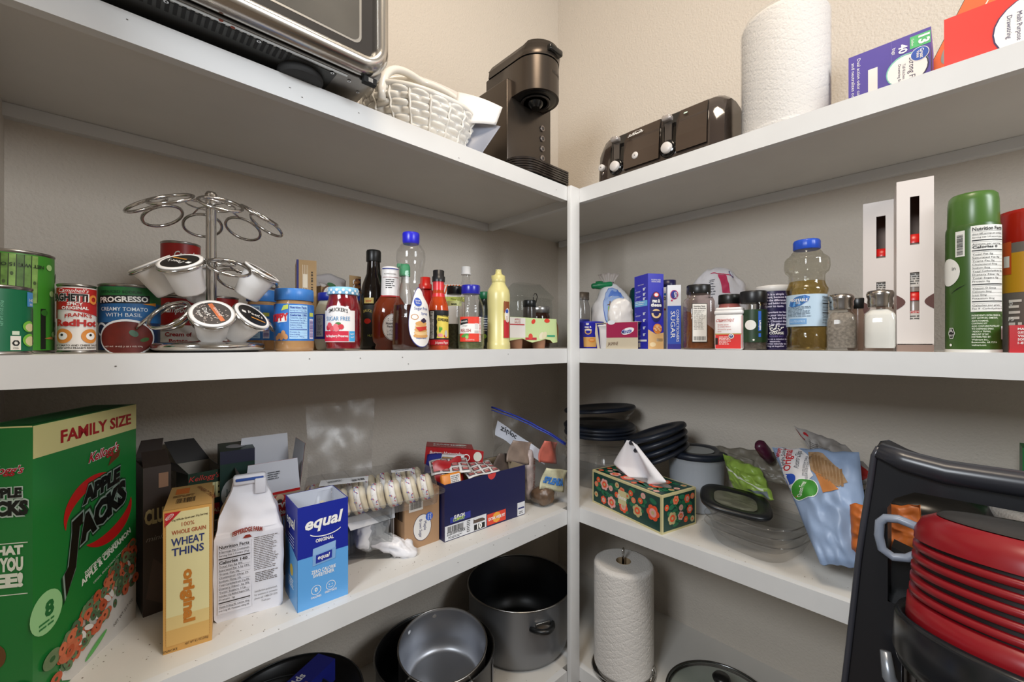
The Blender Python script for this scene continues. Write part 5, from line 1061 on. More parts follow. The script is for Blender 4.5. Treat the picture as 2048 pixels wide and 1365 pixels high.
ring_ = lambda a0, a1, rx, ry, cx, cy, n=22: [(cx+rx*math.cos(a0+(a1-a0)*k/n), cy+ry*math.sin(a0+(a1-a0)*k/n)) for k in range(n+1)]
band(ring_(.75, 3.3, W*.31, H*.125, W*.56, H*.60), W*.045, RR, .0006); band(ring_(4.1, 6.3, W*.31, H*.12, W*.62, H*.575), W*.05, RR, .0006)
p.poly(f, [(W*.66, H*.76), (W*.70, H*.80), (W*.80, H*.815), (W*.78, H*.785)], M('6b3317'), .0008)
LM = M('8a9c90', rough=.3); LK = M('141614', rough=.25)
def logo(tx, cx, cy, h, w, rot, b=.07, sh=.25):
    p.text(f, tx, cx, cy, h, M('0e3b1c'), w=w*1.06, rot=rot, shear=sh, bold=b+.12, l=.0010); p.text(f, tx, cx, cy, h, LM, w=w*1.03, rot=rot, shear=sh, bold=b+.06, l=.0013); p.text(f, tx, cx, cy, h, LK, w=w, rot=rot, shear=sh, bold=b, l=.0017)
logo('APPLE', W*.60, H*.665, H*.055, W*.42, .14); logo('ACKS', W*.63, H*.545, H*.085, W*.55, .30)
J = [(W*.30, H*.60), (W*.40, H*.62), (W*.395, H*.575), (W*.37, H*.57), (W*.335, H*.42), (W*.25, H*.33), (W*.235, H*.42), (W*.27, H*.44), (W*.30, H*.56)]
cxJ, cyJ = sum(x for x, y in J)/len(J), sum(y for x, y in J)/len(J)
for k, m_, l in ((1.28, M('0e3b1c'), .001), (1.15, LM, .0013), (1.0, LK, .0017)): p.poly(f, [(cxJ+(x-cxJ)*k, cyJ+(y-cyJ)*(1+(k-1)*.5)) for x, y in J], m_, l)
OW2 = M('e6ead8'); p.text(f, 'SWEETENED CEREAL WITH', W*.60, H*.385, H*.014, OW2, w=W*.36, rot=.24, bold=.03); p.text(f, 'APPLE & CINNAMON', W*.66, H*.372, H*.024, OW2, w=W*.56, rot=.30, bold=.04); p.text(f, 'CEREAL ENDULZADO CON MANZANA', W*.72, H*.335, H*.009, OW2, w=W*.44, rot=.28)
p.disc(f, W*.10, H*.325, W*.125, M('9cd08f'), .0006, ry=H*.075); p.text(f, '8', W*.12, H*.31, H*.05, M('1b6a30'), bold=.05); p.greek(f, W*.04, H*.27, W*.16, H*.30, 2, M('2b7a3c'), l=.001)
bowl = [(W*.22, H*.03), (W*.30, H*.0), (W*.995, 0), (W*.995, H*.23), (W*.9, H*.24), (W*.5, H*.15), (W*.2, H*.08)]
p.poly(f, bowl, M('cfccc6', rough=.35), .0006); p.poly(f, [(W*.22, H*.09), (W*.995, H*.235), (W*.995, H*.315), (W*.85, H*.33), (W*.55, H*.245), (W*.25, H*.14)], M('b9a89a'), .0008)
R_ = random.Random(12); OR, GC = ['c8623f', 'b9532f', 'd0704a'], ['5f7a55', '4c6848', '74895f']
for k in range(190):
    u = R_.random(); x = W*(.20+.79*u); y0 = H*(.055+.13*u); y1 = H*(.15+.23*u**.8); y = y0+(y1-y0)*R_.random(); rr2 = W*R_.uniform(.032, .046); c_ = R_.choice(OR+GC)
    if x < W*.975: p.disc(f, x, y, rr2, M(c_, rough=.7), .0012+k*.00001, ry=rr2*R_.uniform(.6, 1), a=R_.random()*3, r0=.3, n=16); p.disc(f, x, y, rr2*.32, M('6a3020'), .0011+k*.00001, n=10)
for k in range(12): u = R_.random(); p.disc(f, W*(.35+.6*u), H*(.12+.17*u), W*.02, M('e2dfd8'), .0026, ry=W*.05, a=R_.uniform(.3, 1.2), n=12)
for x, y, r_, c_ in ((.13, .145, .075, GC[2]), (.26, .125, .085, OR[2]), (.16, .06, .05, OR[0]), (.05, .04, .05, GC[0])): p.disc(f, W*x, H*y, W*r_, M(c_, rough=.7, mott=.3, mscale=80), .0028, ry=W*r_*.8, r0=.3); p.disc(f, W*x, H*y, W*r_*.3, M('2c5a2c'), .0027)
p.disc(f, W*.53, H*.045, W*.12, M('5fae5a'), .0016, ry=H*.012, a=.4); p.text(f, 'NET WT 21.7 OZ', W*.83, H*.075, H*.014, M('4a4846'), rot=.35, w=W*.24, l=.0022)
l_ = fc['left']; 
for dx, m_, l in ((0, WHITE, .0007), (0, M('b01525'), .0011)): p.text(l_, "Kellogg's", D*.47, H*.84, H*.026, m_, w=D*.80, shear=.4, bold=.05 if l < .001 else .02, l=l)
p.text(l_, 'APPLE', D*.5, H*.76, H*.03, M('b9c9bc'), w=D*.7, bold=.14); p.text(l_, 'APPLE', D*.5, H*.76, H*.03, LK, w=D*.66, bold=.06, l=.0012)
p.text(l_, 'JACKS', D*.5, H*.70, H*.045, M('b9c9bc'), w=D*.92, bold=.14); p.text(l_, 'JACKS', D*.5, H*.70, H*.045, LK, w=D*.88, bold=.06, l=.0012)
p.rect(l_, D*.1, H*.60, D*.92, H*.603, OW2)
for k, (tx, h_) in enumerate((('WHAT', .028), ('DO YOU', .042), ('SEE!', .042))): p.text(l_, tx, D*.5, H*(.565-.055*k), H*h_, OW2, w=D*.7, bold=.06)
p.rect(l_, D*.1, H*.425, D*.92, H*.428, OW2)
for k in range(9): p.disc(l_, D*(.2+.3*(k % 3)), H*(.03+.035*(k//3)), D*.2, M((OR+GC)[k % 5], rough=.7), .001+k*.0001, r0=.3, ry=D*.16, n=14)
p.disc(l_, D*.4, H*.22, D*.16, M('6b4420'), .0006, ry=H*.04)
p.make('carton', t)

def openbox(nm, t, W, D, H, m, inner, flaps=(), bottom=True, th=.0012):
    p = P(); p.box((0, 0, 0), (W, th, H), m); p.box((0, D-th, 0), (W, D, H), m); p.box((0, th, 0), (th, D-th, H), m); p.box((W-th, th, 0), (W, D-th, H), m); p.box((th, th, 0), (W-th, D-th, th), inner)
    i = .0003
    p.add([(th, th+i, H-i), (W-th, th+i, H-i), (W-th, th+i, .01), (th, th+i, .01)], [(0, 1, 2, 3)], inner); p.add([(th, D-th-i, H-i), (W-th, D-th-i, H-i), (W-th, D-th-i, .01), (th, D-th-i, .01)], [(3, 2, 1, 0)], inner)
    p.add([(th+i, th, H-i), (th+i, D-th, H-i), (th+i, D-th, .01), (th+i, th, .01)], [(3, 2, 1, 0)], inner); p.add([(W-th-i, th, H-i), (W-th-i, D-th, H-i), (W-th-i, D-th, .01), (W-th-i, th, .01)], [(0, 1, 2, 3)], inner)
    return p
def flap(p, a, b, up_, m, inner, th=.0008):      # quad flap hinged on a-b
    a, b, up_ = Vector(a), Vector(b), Vector(up_); n = (b-a).cross(up_).normalized()*th; k = .06
    q = [a, b, b+up_+(a-b)*k, a+up_+(b-a)*k]; p.add(q, [(0, 1, 2, 3)], m); p.add([v-n for v in q], [(3, 2, 1, 0)], inner)
# wheat cracker box
N = G(326, 1312); a_ = -.17; W = along(N, a_, 424); H = zat(1024, N)-Z4; D = .105
t = thing('cracker_box', 'orange and cream wheat cracker box standing by the cereal box', 'box', v3(N, Z4), a_)
OB = M('cc9a52', rough=.4); CB = M('ddd29c', rough=.45); p = P(); p.box((0, 0, 0), (W, D, H), OB); f = F(W, D, H)['front']
p.prism([(W*.06, H*.05), (W*.94, H*.05), (W*.94, H*.98), (W*.06, H*.98)], 0, .0003, CB, f); p.rect(f, W*.06, H*.05, W*.94, H*.16, M('d2a860'), .0005); p.rect(f, W*.06, H*.16, W*.94, H*.25, M('d8be7e'), .0005)
p.poly(f, [(W*.03, H*.985), (W*.36, H*.985), (W*.03, H*.885)], M('b91522'), .0007); p.disc(f, W*.13, H*.955, W*.1, M('efe0d8'), .0009, ry=W*.045, a=.7, r0=.85); p.text(f, 'NABISCO', W*.13, H*.949, W*.045, WHITE, rot=.7, w=W*.17)
NB = M('27346b'); p.text(f, '21g Whole Grain per 31g Serving', W*.54, H*.925, W*.045, M('3a2c1c'), w=W*.74, rot=.05, bold=.02); OT = M('a8502c')
p.text(f, '100%', W*.5, H*.875, W*.105, OT, bold=.0, w=W*.26); p.text(f, 'WHOLE GRAIN', W*.52, H*.825, W*.1, OT, w=W*.7, bold=.02); p.text(f, 'WHEAT', W*.5, H*.745, W*.19, NB, w=W*.68, bold=.02); p.text(f, 'THINS', W*.5, H*.675, W*.19, NB, w=W*.66, bold=.02)
p.text(f, 'original', W*.42, H*.565, W*.22, M('bd7424'), rot=-PI/2, al='L', w=H*.38, bold=.05); p.text(f, 'NET WT 8.5 OZ (240g)', W*.68, H*.03, W*.055, M('2c1c0c'), w=W*.48, rot=.03); p.text(f, 'SNACKS', W*.14, H*.013, W*.055, M('2c1c0c'))
for s_ in (.055, .945):
    for k in range(50): p.rect(f, W*(s_-.004), H*(.06+.0185*k), W*(s_+.004), H*(.068+.0185*k), M('b0894a'), .0008)
p.make('carton', t)
p = P(); TP = M('b79158', rough=.45); dz = .018; Hb_ = D*.9
q = [(0, 0, H+.0005), (W, 0, H+.0005), (W*.96, D*.97, H+.007), (W*.02, D*.97, H+.007)]
p.add(q, [(0, 1, 2, 3)], TP); p.add([(x, y, z-.001) for x, y, z in q], [(3, 2, 1, 0)], TP); e1 = Vector(q[1])-Vector(q[0]); e2 = Vector(q[3])-Vector(q[0]); e1.normalize(); e2 = (e2-e1*e2.dot(e1)).normalized()
s = flat(q[0], e1, e2); p.bars(s, W*.22, D*.2, W*.62, D*.4, 18, BLACK); p.rect(s, W*.15, D*.6, W*.45, D*.85, M('c46a2c')); p.text(s, 'WHEAT THINS', W*.8, D*.5, .007, M('6b2c14'), rot=-1.2, w=D*.7); p.greek(s, W*.12, D*.45, W*.6, D*.55, 2, M('5a3c1c')); p.make('top_flap', t)
# white cookie bag with facts panel
N = G(428, 1249); a_ = -.20; W = along(N, a_, 566); H = zat(1072, N)-Z4; D = .075
t = thing('cookie_bag', 'white paper cookie bag with nutrition facts and pinched top', 'bag', v3(N, Z4), a_)
p = P(); WP = M('dfdfe6', rough=.45, bump=.35, bscale=35); secs = []; Ht = zat(985, N)-Z4
for z, ins, d0, d1 in ((0, .004, 0, 0), (.006, 0, 0, 0), (H*.5, -.001, -.002, -.002), (H*.94, .0, 0, 0), (H, .004, .003, .004), (H+(Ht-H)*.35, .009, .014, .014), (H+(Ht-H)*.75, .022, .030, .031), (Ht, .028, .036, .038)):
    secs.append([(ins, d0, z), (W*.5, d0-.001, z), (W-ins, d0, z), (W-ins*.9, D*.5, z), (W-ins, D-d1, z), (W*.5, D-d1+.001, z), (ins, D-d1, z), (ins*.9, D*.5, z)])
def bagfn(u, v):
    k = min(len(secs)-1.001, v*(len(secs)-1)); i = int(k); fr = k-i; n = 8; uu = (u % 1)*n; j = int(uu) % n; g = uu-int(uu)
    A_ = Vector(secs[i][j]).lerp(Vector(secs[i][(j+1) % n]), g); B_ = Vector(secs[i+1][j]).lerp(Vector(secs[i+1][(j+1) % n]), g); q = A_.lerp(B_, fr)
    am = .0035 if v > .55 else .0012; return q+Vector((noise.noise(q*45), noise.noise(q*45+Vector((9, 0, 0))), noise.noise(q*45+Vector((0, 9, 0)))*.5))*am
p.grid(bagfn, 64, 56, WP); p.add([Vector(a) for a in secs[0]], [tuple(range(8))[::-1]], WP)
s = flat((0, -.0026, 0), (1, 0, 0), (0, 0, 1)); TN = M('2e2624')
p.facts(s, W*.05, H*.10, W*.52, H*.89, 'Nutrition Facts', ['8 Servings Per Container', 'Serving Size 1 Cookie (31g)', '-', '!Calories 140', 'Total Fat 6g 8%', ' Saturated Fat 3.5g 18%', ' Trans Fat 0g', 'Cholesterol 10mg 3%', 'Sodium 75mg 3%', 'Total Carbohydrate 21g 8%', ' Dietary Fiber 1g 4%', ' Total Sugars 11g', ' Includes 11g Added Sugars 22%', 'Protein 1g', '-', 'Vitamin D 0mcg 0%  Calcium 10mg', 'Iron 1mg 6%  Potassium 60mg 0%'], m=TN, bg=M('dadae2'), title=.06)
p.greek(s, W*.56, H*.50, W*.93, H*.90, 19, M('6c6460'), fill=.36); p.greek(s, W*.58, H*.36, W*.93, H*.48, 6, M('5c5450')); 
for k, tx in enumerate(['Satisfaction guaranteed.', 'For questions or comments', 'please call 1-888-737-7374', 'Thank you.']): p.text(s, tx, W*.74, H*(.245-.042*k), .0033, TN, w=W*.34 if k < 3 else W*.14)
p.text(s, 'PEPPERIDGE FARM', W*.47, H*.955, .0075, M('8a2a1c'), w=W*.43, arc=.004, bold=.05, l=.0018); p.rect(s, W*.26, H*.94, W*.68, H*1.02, M('c9a86a'), .0006) if 0 else 0; p.poly(s, [(W*.4, H*.91), (W*.53, H*.91), (W*.5, H*.945), (W*.44, H*.945)], M('8a2a1c'), .0012)
rs = flat((W+.0022, 0, 0), (0, 1, 0), (0, 0, 1)); p.disc(rs, D*.45, H*.5, D*.35, M('6b3a24', mott=.5, mscale=60), ry=H*.22); p.disc(rs, D*.6, H*.35, D*.25, M('b98a5a', mott=.5, mscale=60), .0008, ry=H*.12); p.rect(rs, D*.2, H*.86, D*.7, H*.98, M('2f7ac0'), .0008); p.text(rs, 'NUK', D*.4, H*.88, .008, M('2a3f7a'), l=.0014)
p.make('bag', t)
p = P(); zt = Ht; p.rbox((.026, D*.5-.010, zt-.004), (W-.026, D*.5+.006, zt+.014), .004, WP); p.rbox((.03, D*.5-.012, zt+.004), (W-.03, D*.5-.009, zt+.009), .001, M('2b4f9a')); p.rbox((W-.044, D*.5-.014, zt-.022), (W-.026, D*.5-.006, zt+.006), .002, WP)
p.box((W-.04, .026, H*1.12), (W-.012, .028, H*1.17), M('6b2c1c'), T=Matrix.Rotation(-.1, 4, 'Y') @ Matrix.Translation((0, -.006, 0))); p.make('folded_top', t)
# dark cracker boxes behind
KG = M('1c2a22', rough=.35); IN = M('8f8a84', rough=.6)
N = G(300, 1175); N = Vector((.075, 1.02)); a_ = .12; W = .075; H = zat(985, N)-Z4+.0; D = .12
N = A(286, .20); a_ = .1; W = along(N, a_, 342); H = zat(938, N)-Z4
t = thing('dark_cracker_box', 'dark brown cracker box with torn top, in the shadow behind the wheat cracker box', 'box', v3(N, Z4), a_)
BN = M('352b26', rough=.4); p = openbox('c', t, W, .09, H, BN, M('4a443e')); f = F(W, .12, H)['front']; LT = M('a89a6c'); p.text(f, 'CLUB', W*.5, H*.62, .024, LT, w=W*.9, bold=.05); p.text(f, 'minis', W*.45, H*.5, .009, M('8f8a80'), shear=.3)
p.poly(f, [(W*.1, H*.12), (W*.7, H*.05), (W*.8, H*.3), (W*.35, H*.38)], M('4a3c34')); p.rect(f, W*.55, H*.85, W*.9, H*.95, M('8f6a50')); p.make('carton', t)
p = P(); flap(p, (0, .09, H), (W, .09, H), (.01, .02, .03), BN, BN); p.make('torn_flap', t); p = P(); flap(p, (0, 0, H), (W, 0, H), (.0, .035, .022), BN, BN); p.make('torn_flap', t)
N = A(376, .25); a_ = .08; W = along(N, a_, 447); H = zat(950, N)-Z4
t = thing('green_cracker_box', 'dark green cracker box with red band and open flap behind the cookie bag', 'box', v3(N, Z4), a_)
p = openbox('c', t, W, .11, H, M('14301f', rough=.4), M('8a8378')); f = F(W, .11, H)['front']; p.rect(f, 0, H*.60, W, H*.70, M('a3201c')); p.text(f, 'CLUB', W*.50, H*.76, .028, M('d6cf9a'), w=W*.95, bold=.05); p.text(f, 'ORIGINAL', W*.5, H*.62, .008, M('e0d8c0'), w=W*.8); p.text(f, "Kellogg's", W*.45, H*.93, .010, M('c0352c'), shear=.3); p.rect(f, W*.7, H*.45, W*.98, H*.55, M('b9b4aa')); p.bars(f, W*.72, H*.46, W*.96, H*.54, 12, BLACK); p.make('carton', t)
p = P(); flap(p, (0, .11, H), (W, .11, H), (-.02, .025, .045), M('1a1512'), M('1a1512')); flap(p, (0, .0, H), (0, .11, H), (-.05, .0, .028), M('1a1512'), M('55504a')); p.make('open_flap', t)
N = A(440, .245); a_ = -.1; W = along(N, a_, 502); H = zat(905, N)-Z4; W = max(W, .06)
t = thing('snack_canister', 'dark blue and green carton with pale oval logo behind the popcorn box', 'box', v3(N, Z4), a_)
p = P(); p.box((0, 0, 0), (W, .09, H), M('1d3a33', rough=.4)); f = F(W, .09, H)['front']; p.rect(f, 0, H*.9, W, H, M('20243c')); p.rect(f, 0, 0, W, H*.62, M('1d2a50')); p.disc(f, W*.45, H*.66, W*.42, M('c9d0d2'), .0007, ry=H*.13); p.text(f, 'Jovial', W*.4, H*.66, .012, M('24524a'), l=.001, w=W*.5); p.disc(F(W, .09, H)['top'], W*.5, .04, W*.3, M('a8a8ac'), ry=.02); p.disc(f, W*.7, H*.71, .01, M('7f9a4a'), .001, ry=.004, a=.8); p.make('carton', t)
# popcorn box with tall open flaps
N = A(488, .185); a_ = -.04; W = along(N, a_, 600); H = zat(998, N)-Z4; D = .085
t = thing('popcorn_box', 'tall opened popcorn box, white inside with red front, behind the cookie bag', 'box', v3(N, Z4), a_)
WI = M('d0d2da', rough=.55); RB = M('b8201e', rough=.35); p = openbox('c', t, W, D, H, RB, WI); f = F(W, D, H)['front']
p.rect(f, W*.3, H*.0, W, H*.97, M('9c8a74')); p.disc(f, W*.62, H*.83, W*.26, M('b8201e'), .0007, ry=H*.13); p.text(f, 'Orville', W*.66, H*.81, .014, WHITE, w=W*.52, bold=.03, l=.0012); p.text(f, "Redenbacher's", W*.66, H*.73, .010, WHITE, w=W*.56, bold=.03, l=.0012); p.disc(f, W*.62, H*.92, W*.08, M('c9a88a'), .001, ry=H*.045); p.disc(f, W*.62, H*.885, W*.05, M('3a2a24'), .0012, ry=.004)
for k, tx in enumerate(['Deliciously', 'ATTRACTIVE', 'OR DYE']): p.text(f, tx, W*.86, H*(.60-.055*k), .0075, WHITE, bold=.02, w=W*.26)
p.make('carton', t)
p = P(); flap(p, (0, 0, H), (W, 0, H), (0, -.004, .064), WI, RB); flap(p, (0, D, H), (W, D, H), (.004, .012, .10), WI, RB); flap(p, (W, 0, H), (W, D, H), (.012, .0, .09), RB, WI); flap(p, (0, D, H), (0, 0, H), (-.008, 0, .05), WI, WI)
s = flat((0, -.0045, H), (1, 0, 0), (0, 0, 1)); p.greek(s, W*.4, .028, W*.62, .045, 4, M('55585e')); p.make('open_flaps', t)
# sweetener box
N = G(595, 1227); a_ = -.05; W = along(N, a_, 696); D = along(N, a_+PI/2, 571); H = zat(1018, N)-Z4
t = thing('sweetener_box', 'open topped blue sweetener box standing at the front of the lower shelf', 'box', v3(N, Z4), a_)
B1 = M('1b2a96', rough=.32); B2 = M('5fa3df', rough=.32); p = openbox('c', t, W, D, H, B1, M('cfd3de', rough=.5)); fc = F(W, D, H); f, l_ = fc['front'], fc['left']
p.rect(f, 0, 0, W, H*.5, B2); p.poly(l_, [(0, 0), (D, 0), (D, H*.5), (0, H*.62)], B2)
p.text(f, 'equal', W*.52, H*.775, .021, WHITE, w=W*.76, shear=.25, bold=.03, rot=.03); arc = ring_(PI*1.15, PI*1.85, W*.34, H*.07, W*.54, H*.74, 14)
for a, b in zip(arc, arc[1:]): p.poly(f, [a, b, (b[0], b[1]+.0018), (a[0], a[1]+.0018)], WHITE, .0009)
p.text(f, 'ORIGINAL', W*.52, H*.625, .006, WHITE, w=W*.36, bold=.03)
for dx, dy, c_ in ((.0, .012, '8fb4dc'), (0, 0, '7fa8d6')): p.poly(f, [(W*.28+dx, H*.40+dy), (W*.73+dx, H*.42+dy), (W*.745+dx, H*.53+dy), (W*.29+dx, H*.505+dy)], M(c_), .0008+(0 if dy else .0003))
p.poly(f, [(W*.34, H*.42), (W*.66, H*.435), (W*.665, H*.515), (W*.345, H*.50)], M('1f2f96'), .0014); p.text(f, 'equal', W*.5, H*.455, .0075, WHITE, w=W*.24, shear=.25, l=.0018, bold=.02)
p.text(f, 'ZERO CALORIE', W*.5, H*.325, .006, WHITE, w=W*.48, bold=.02); p.text(f, 'SWEETENER', W*.5, H*.285, .006, WHITE, w=W*.42, bold=.02)
for x in (.35, .64): p.disc(f, W*x, H*.16, .0085, WHITE, .0009, r0=.9)
p.text(f, '0', W*.35, H*.145, .007, WHITE, bold=.03); p.disc(f, W*.61, H*.17, .0009, WHITE); p.disc(f, W*.67, H*.17, .0009, WHITE); sm_ = ring_(PI*1.15, PI*1.85, .0045, .004, W*.64, H*.16, 8)
for a, b in zip(sm_, sm_[1:]): p.poly(f, [a, b, (b[0], b[1]+.0008), (a[0], a[1]+.0008)], WHITE, .0009)
p.text(f, 'CALORIES', W*.35, H*.085, .0035, WHITE, w=W*.2, bold=.02); p.text(f, 'GREAT TASTE', W*.64, H*.095, .0035, WHITE, w=W*.24, bold=.02)
p.text(l_, 'equal', D*.5, H*.76, .02, WHITE, w=D*.7, shear=.25, bold=.02)
for k in range(4): p.rect(l_, D*.25, H*(.66-.03*k), D*.75, H*(.668-.03*k), M('c9d4ee'), .0006)
p.disc(l_, D*.55, H*.33, D*.12, M('c9b04a')); p.greek(l_, D*.3, H*.15, D*.7, H*.25, 4, WHITE); p.make('carton', t)
# low open carton that carries the cookies
N = G(690, 1134); a_ = -.02; W = along(N, a_, 788); Hc = .102; D = .15
t = thing('open_carton', 'white and blue carton lying open towards the front, below the frosted cookies', 'box', v3(N, Z4), a_)
p = P(); GI = M('9b948e', rough=.6); p.box((0, 0, 0), (W, D, .0015), GI); p.box((0, 0, .0015), (.0015, D, Hc), M('3a62b8')); p.box((W-.0015, 0, .0015), (W, D, Hc), M('b9b4b0')); p.box((.0015, D-.0015, .0015), (W-.0015, D, Hc), GI); p.box((0, 0, Hc), (W, D, Hc+.0015), M('7fa8dc', rough=.4)); p.make('carton', t)
p = P(); flap(p, (W, 0, Hc+.001), (-.002, 0, Hc+.001), (0, -.018, -.022), M('dfe0e4'), M('dfe0e4')); flap(p, (-.002, 0, Hc+.001), (W, 0, Hc+.001), (0, -.018, -.022), M('dfe0e4'), M('dfe0e4'));
p.make('front_flap', t)
carton_pos = (N, a_, W, Hc)
c_ = v3(N, Z4)
t = thing('sweetener_packet', 'small white sweetener packet inside the open carton', 'packet', c_+Vector((.014, .03, .0018)), .1)
p = P(); p.grid(lambda u, v: Vector((.026*u, .010+.002*math.sin(PI*u), .058*v)), 6, 4, M('d4d2d2', rough=.4)); s = flat((0, .010, 0), (1, 0, 0), (0, 0, 1))
for k in range(20): p.rect(s, .022, .0029*k, .026, .0029*k+.0016, M('b9b9bc'), .002)
p.make('packet', t, solid=.003)
# tied white plastic bag
t = thing('tied_plastic_bag', 'knotted white plastic bag spilling out of the open carton', 'bag', c_+Vector((.068, .022, .0)), -.1)
p = P(); PB = M('e4e3e6', rough=.3, bump=.7, bscale=50)
crumple(p, (0, 0, .052), (.040, 0, 0), (0, .036, 0), (0, 0, .045), PB, seed=3, amp=.009, fr=38, nu=56, nv=34)
crumple(p, (.034, -.040, .024), (.046, -.034, -.022), (.014, .018, 0), (0, 0, .020), PB, seed=9, amp=.008, fr=60, nu=40, nv=24)
p.make('bag', t)
# standing clear clamshell
N = G(782, 1118); t = thing('clear_clamshell', 'empty clear plastic clamshell standing on edge beside the oatmeal box', 'plastic box', v3(N, Z4+.001), .9)
p = P(); ring_loft(p, [(0, .016, 0, .1, .006, 0), (0, .018, -.002, .10, .006, .05), (0, .016, 0, .09, .006, .112)], mat('e2e4e4', rough=.08, kind='film')); ring_loft(p, [(.003, .013, .006, .09, .004, .003), (.004, .013, .006, .09, .004, .1)], FILM); p.make('clamshell', t)
# tall clear bag at the back
A0, A1, A2, A3 = pt(618, 1010, 'A', .27), pt(742, 1000, 'A', .27), pt(748, 800, 'A', .30), pt(612, 812, 'A', .30)
t = thing('clear_plastic_bag', 'tall thin clear plastic bag standing open behind the cookies', 'bag', (0, 0, 0))
p = P(); mid = (A0+A2)/2
def cb(u, v):
    q = (A0*(1-u)+A1*u)*(1-v)+(A3*(1-u)+A2*u)*v; return q-mid+Vector((0, .012*math.sin(PI*u)+.008*noise.noise(q*22), .01*noise.noise(q*15)))
p.grid(cb, 24, 24, FILM); p.grid(lambda u, v: cb(u, v)+Vector((0, -.03*math.sin(PI*u)*(1-v*.4), -.006*v)), 24, 24, FILM); t.location = mid; p.make('bag', t)
# cookies in a clear tray
N0, a0, Wc, Hc = carton_pos; base = Z4+Hc+.0022
O = v3(A(612, .10), base); t = thing('cookie_tray', 'clear lidded tray of frosted cookies lying on the white and blue carton', 'cookie tray', O, -.17)
TWd, TDp, THh = .295, .15, .075
p = P(); secs_ = [(.01, TWd-.01, .01, TDp-.01, .02, 0), (.006, TWd-.006, .006, TDp-.006, .022, .024), (-.006, TWd+.006, -.006, TDp+.006, .026, .026), (-.006, TWd+.006, -.006, TDp+.006, .026, .029), (.008, TWd-.008, .008, TDp-.008, .02, .031), (.016, TWd-.016, .016, TDp-.016, .02, THh)]
n_, nv_ = ring_loft(p, secs_, FILM); p.add(p.v[-n_:], [tuple(range(n_))], FILM)
for k in range(1, 6): x = TWd*k/6; p.tube([(x, .012, .025), (x, .014, THh+.001), (x, TDp-.014, THh+.001)], .0012, CLEAR, seg=5)
p.make('tray', t)
p = P(); s = flat((0, 0, THh+.0012), (1, 0, 0), (0, 1, 0)); p.prism([(.03, .045), (.125, .025), (.135, .06), (.04, .083)], 0, .0004, M('dcdcde'), s); p.greek(s, .05, .052, .08, .065, 3, M('44'*3), l=.001); p.bars(s, .095, .036, .122, .05, 14, BLACK, l=.001); p.prism([(.185, .055), (.232, .045), (.236, .062), (.19, .073)], 0, .0004, M('dcdcde'), s); p.bars(s, .195, .056, .228, .06, 14, BLACK, l=.001); p.make('price_label', t)
CK = M('cfc2a6', rough=.8, mott=.1, mscale=90); IC = M('dfdcda', rough=.45); sp = [M('2a50b0'), M('b02a3a'), M('e6e2de')]
def cookie():
    o = bpy.data.objects.new('frosted_cookie', None); C.objects.link(o); o['label'] = ''; o['category'] = 'cookie'; o['group'] = 'frosted cookies in the clear tray'
    p = P(); p.lathe([(.0001, -.0135), (.018, -.0135), (.0235, -.0105), (.0245, -.007), (.0225, -.005), (.0001, -.0045)], CK, seg=30); p.make('cookie_half', o); p = P(); p.lathe([(.0001, .0045), (.0225, .005), (.0245, .007), (.0235, .0105), (.018, .0135), (.0001, .0135)], CK, seg=30); p.make('cookie_half', o)
    p = P(); p.lathe([(.015, -.0052), (.0225, -.005), (.0238, 0), (.0225, .005), (.015, .0052)], IC, seg=30); R_ = random.Random(2)
    for k in range(60):
        a, q = R_.random()*6.28, .0236; z = R_.uniform(-.0045, .0045)
        p.box((-.0008, -.0016, -.0006), (.0008, .0016, .0006), sp[k % 3], T=Matrix.Translation((q*math.cos(a), q*math.sin(a), z)) @ Matrix.Rotation(a, 4, 'Z') @ Matrix.Rotation(R_.random()*3, 4, 'X'))
    p.make('frosting', o); o.scale = (1.2,)*3; return o
ck0 = cookie(); first = True
def place_cookie(x, y, z, ry, rz, lab):
    global first
    mt = Matrix.Translation(O) @ Matrix.Rotation(-.17, 4, 'Z') @ Matrix.Translation((x, y, z)) @ Matrix.Rotation(rz, 4, 'Z') @ Matrix.Rotation(ry, 4, 'Y')
    if first: ck0.location, ck0.rotation_euler = mt.to_translation(), mt.to_euler(); ck0['label'] = lab; first = False
    else: clone(ck0, mt.to_translation(), tuple(mt.to_euler()), lab)
LABA, LABB = 'round cookie with white frosting and sprinkles, on edge in the clear tray', 'round cookie with white frosting and sprinkles, on edge in the tray'
for row, (y, n, x0, st) in enumerate(((.042, 7, .034, .038), (.108, 7, .034, .038))):
    for k in range(n):
        if row == 0 and k in (2,): pass
        place_cookie(x0+st*k, y, .033, PI/2-.25, -.35+.05*(k % 3-1), ('%s sprinkled frosted cookie in the %s row of the clear tray' % (['leftmost', 'second', 'third', 'middle', 'fifth', 'sixth', 'rightmost'][k], ['front', 'back'][row])))
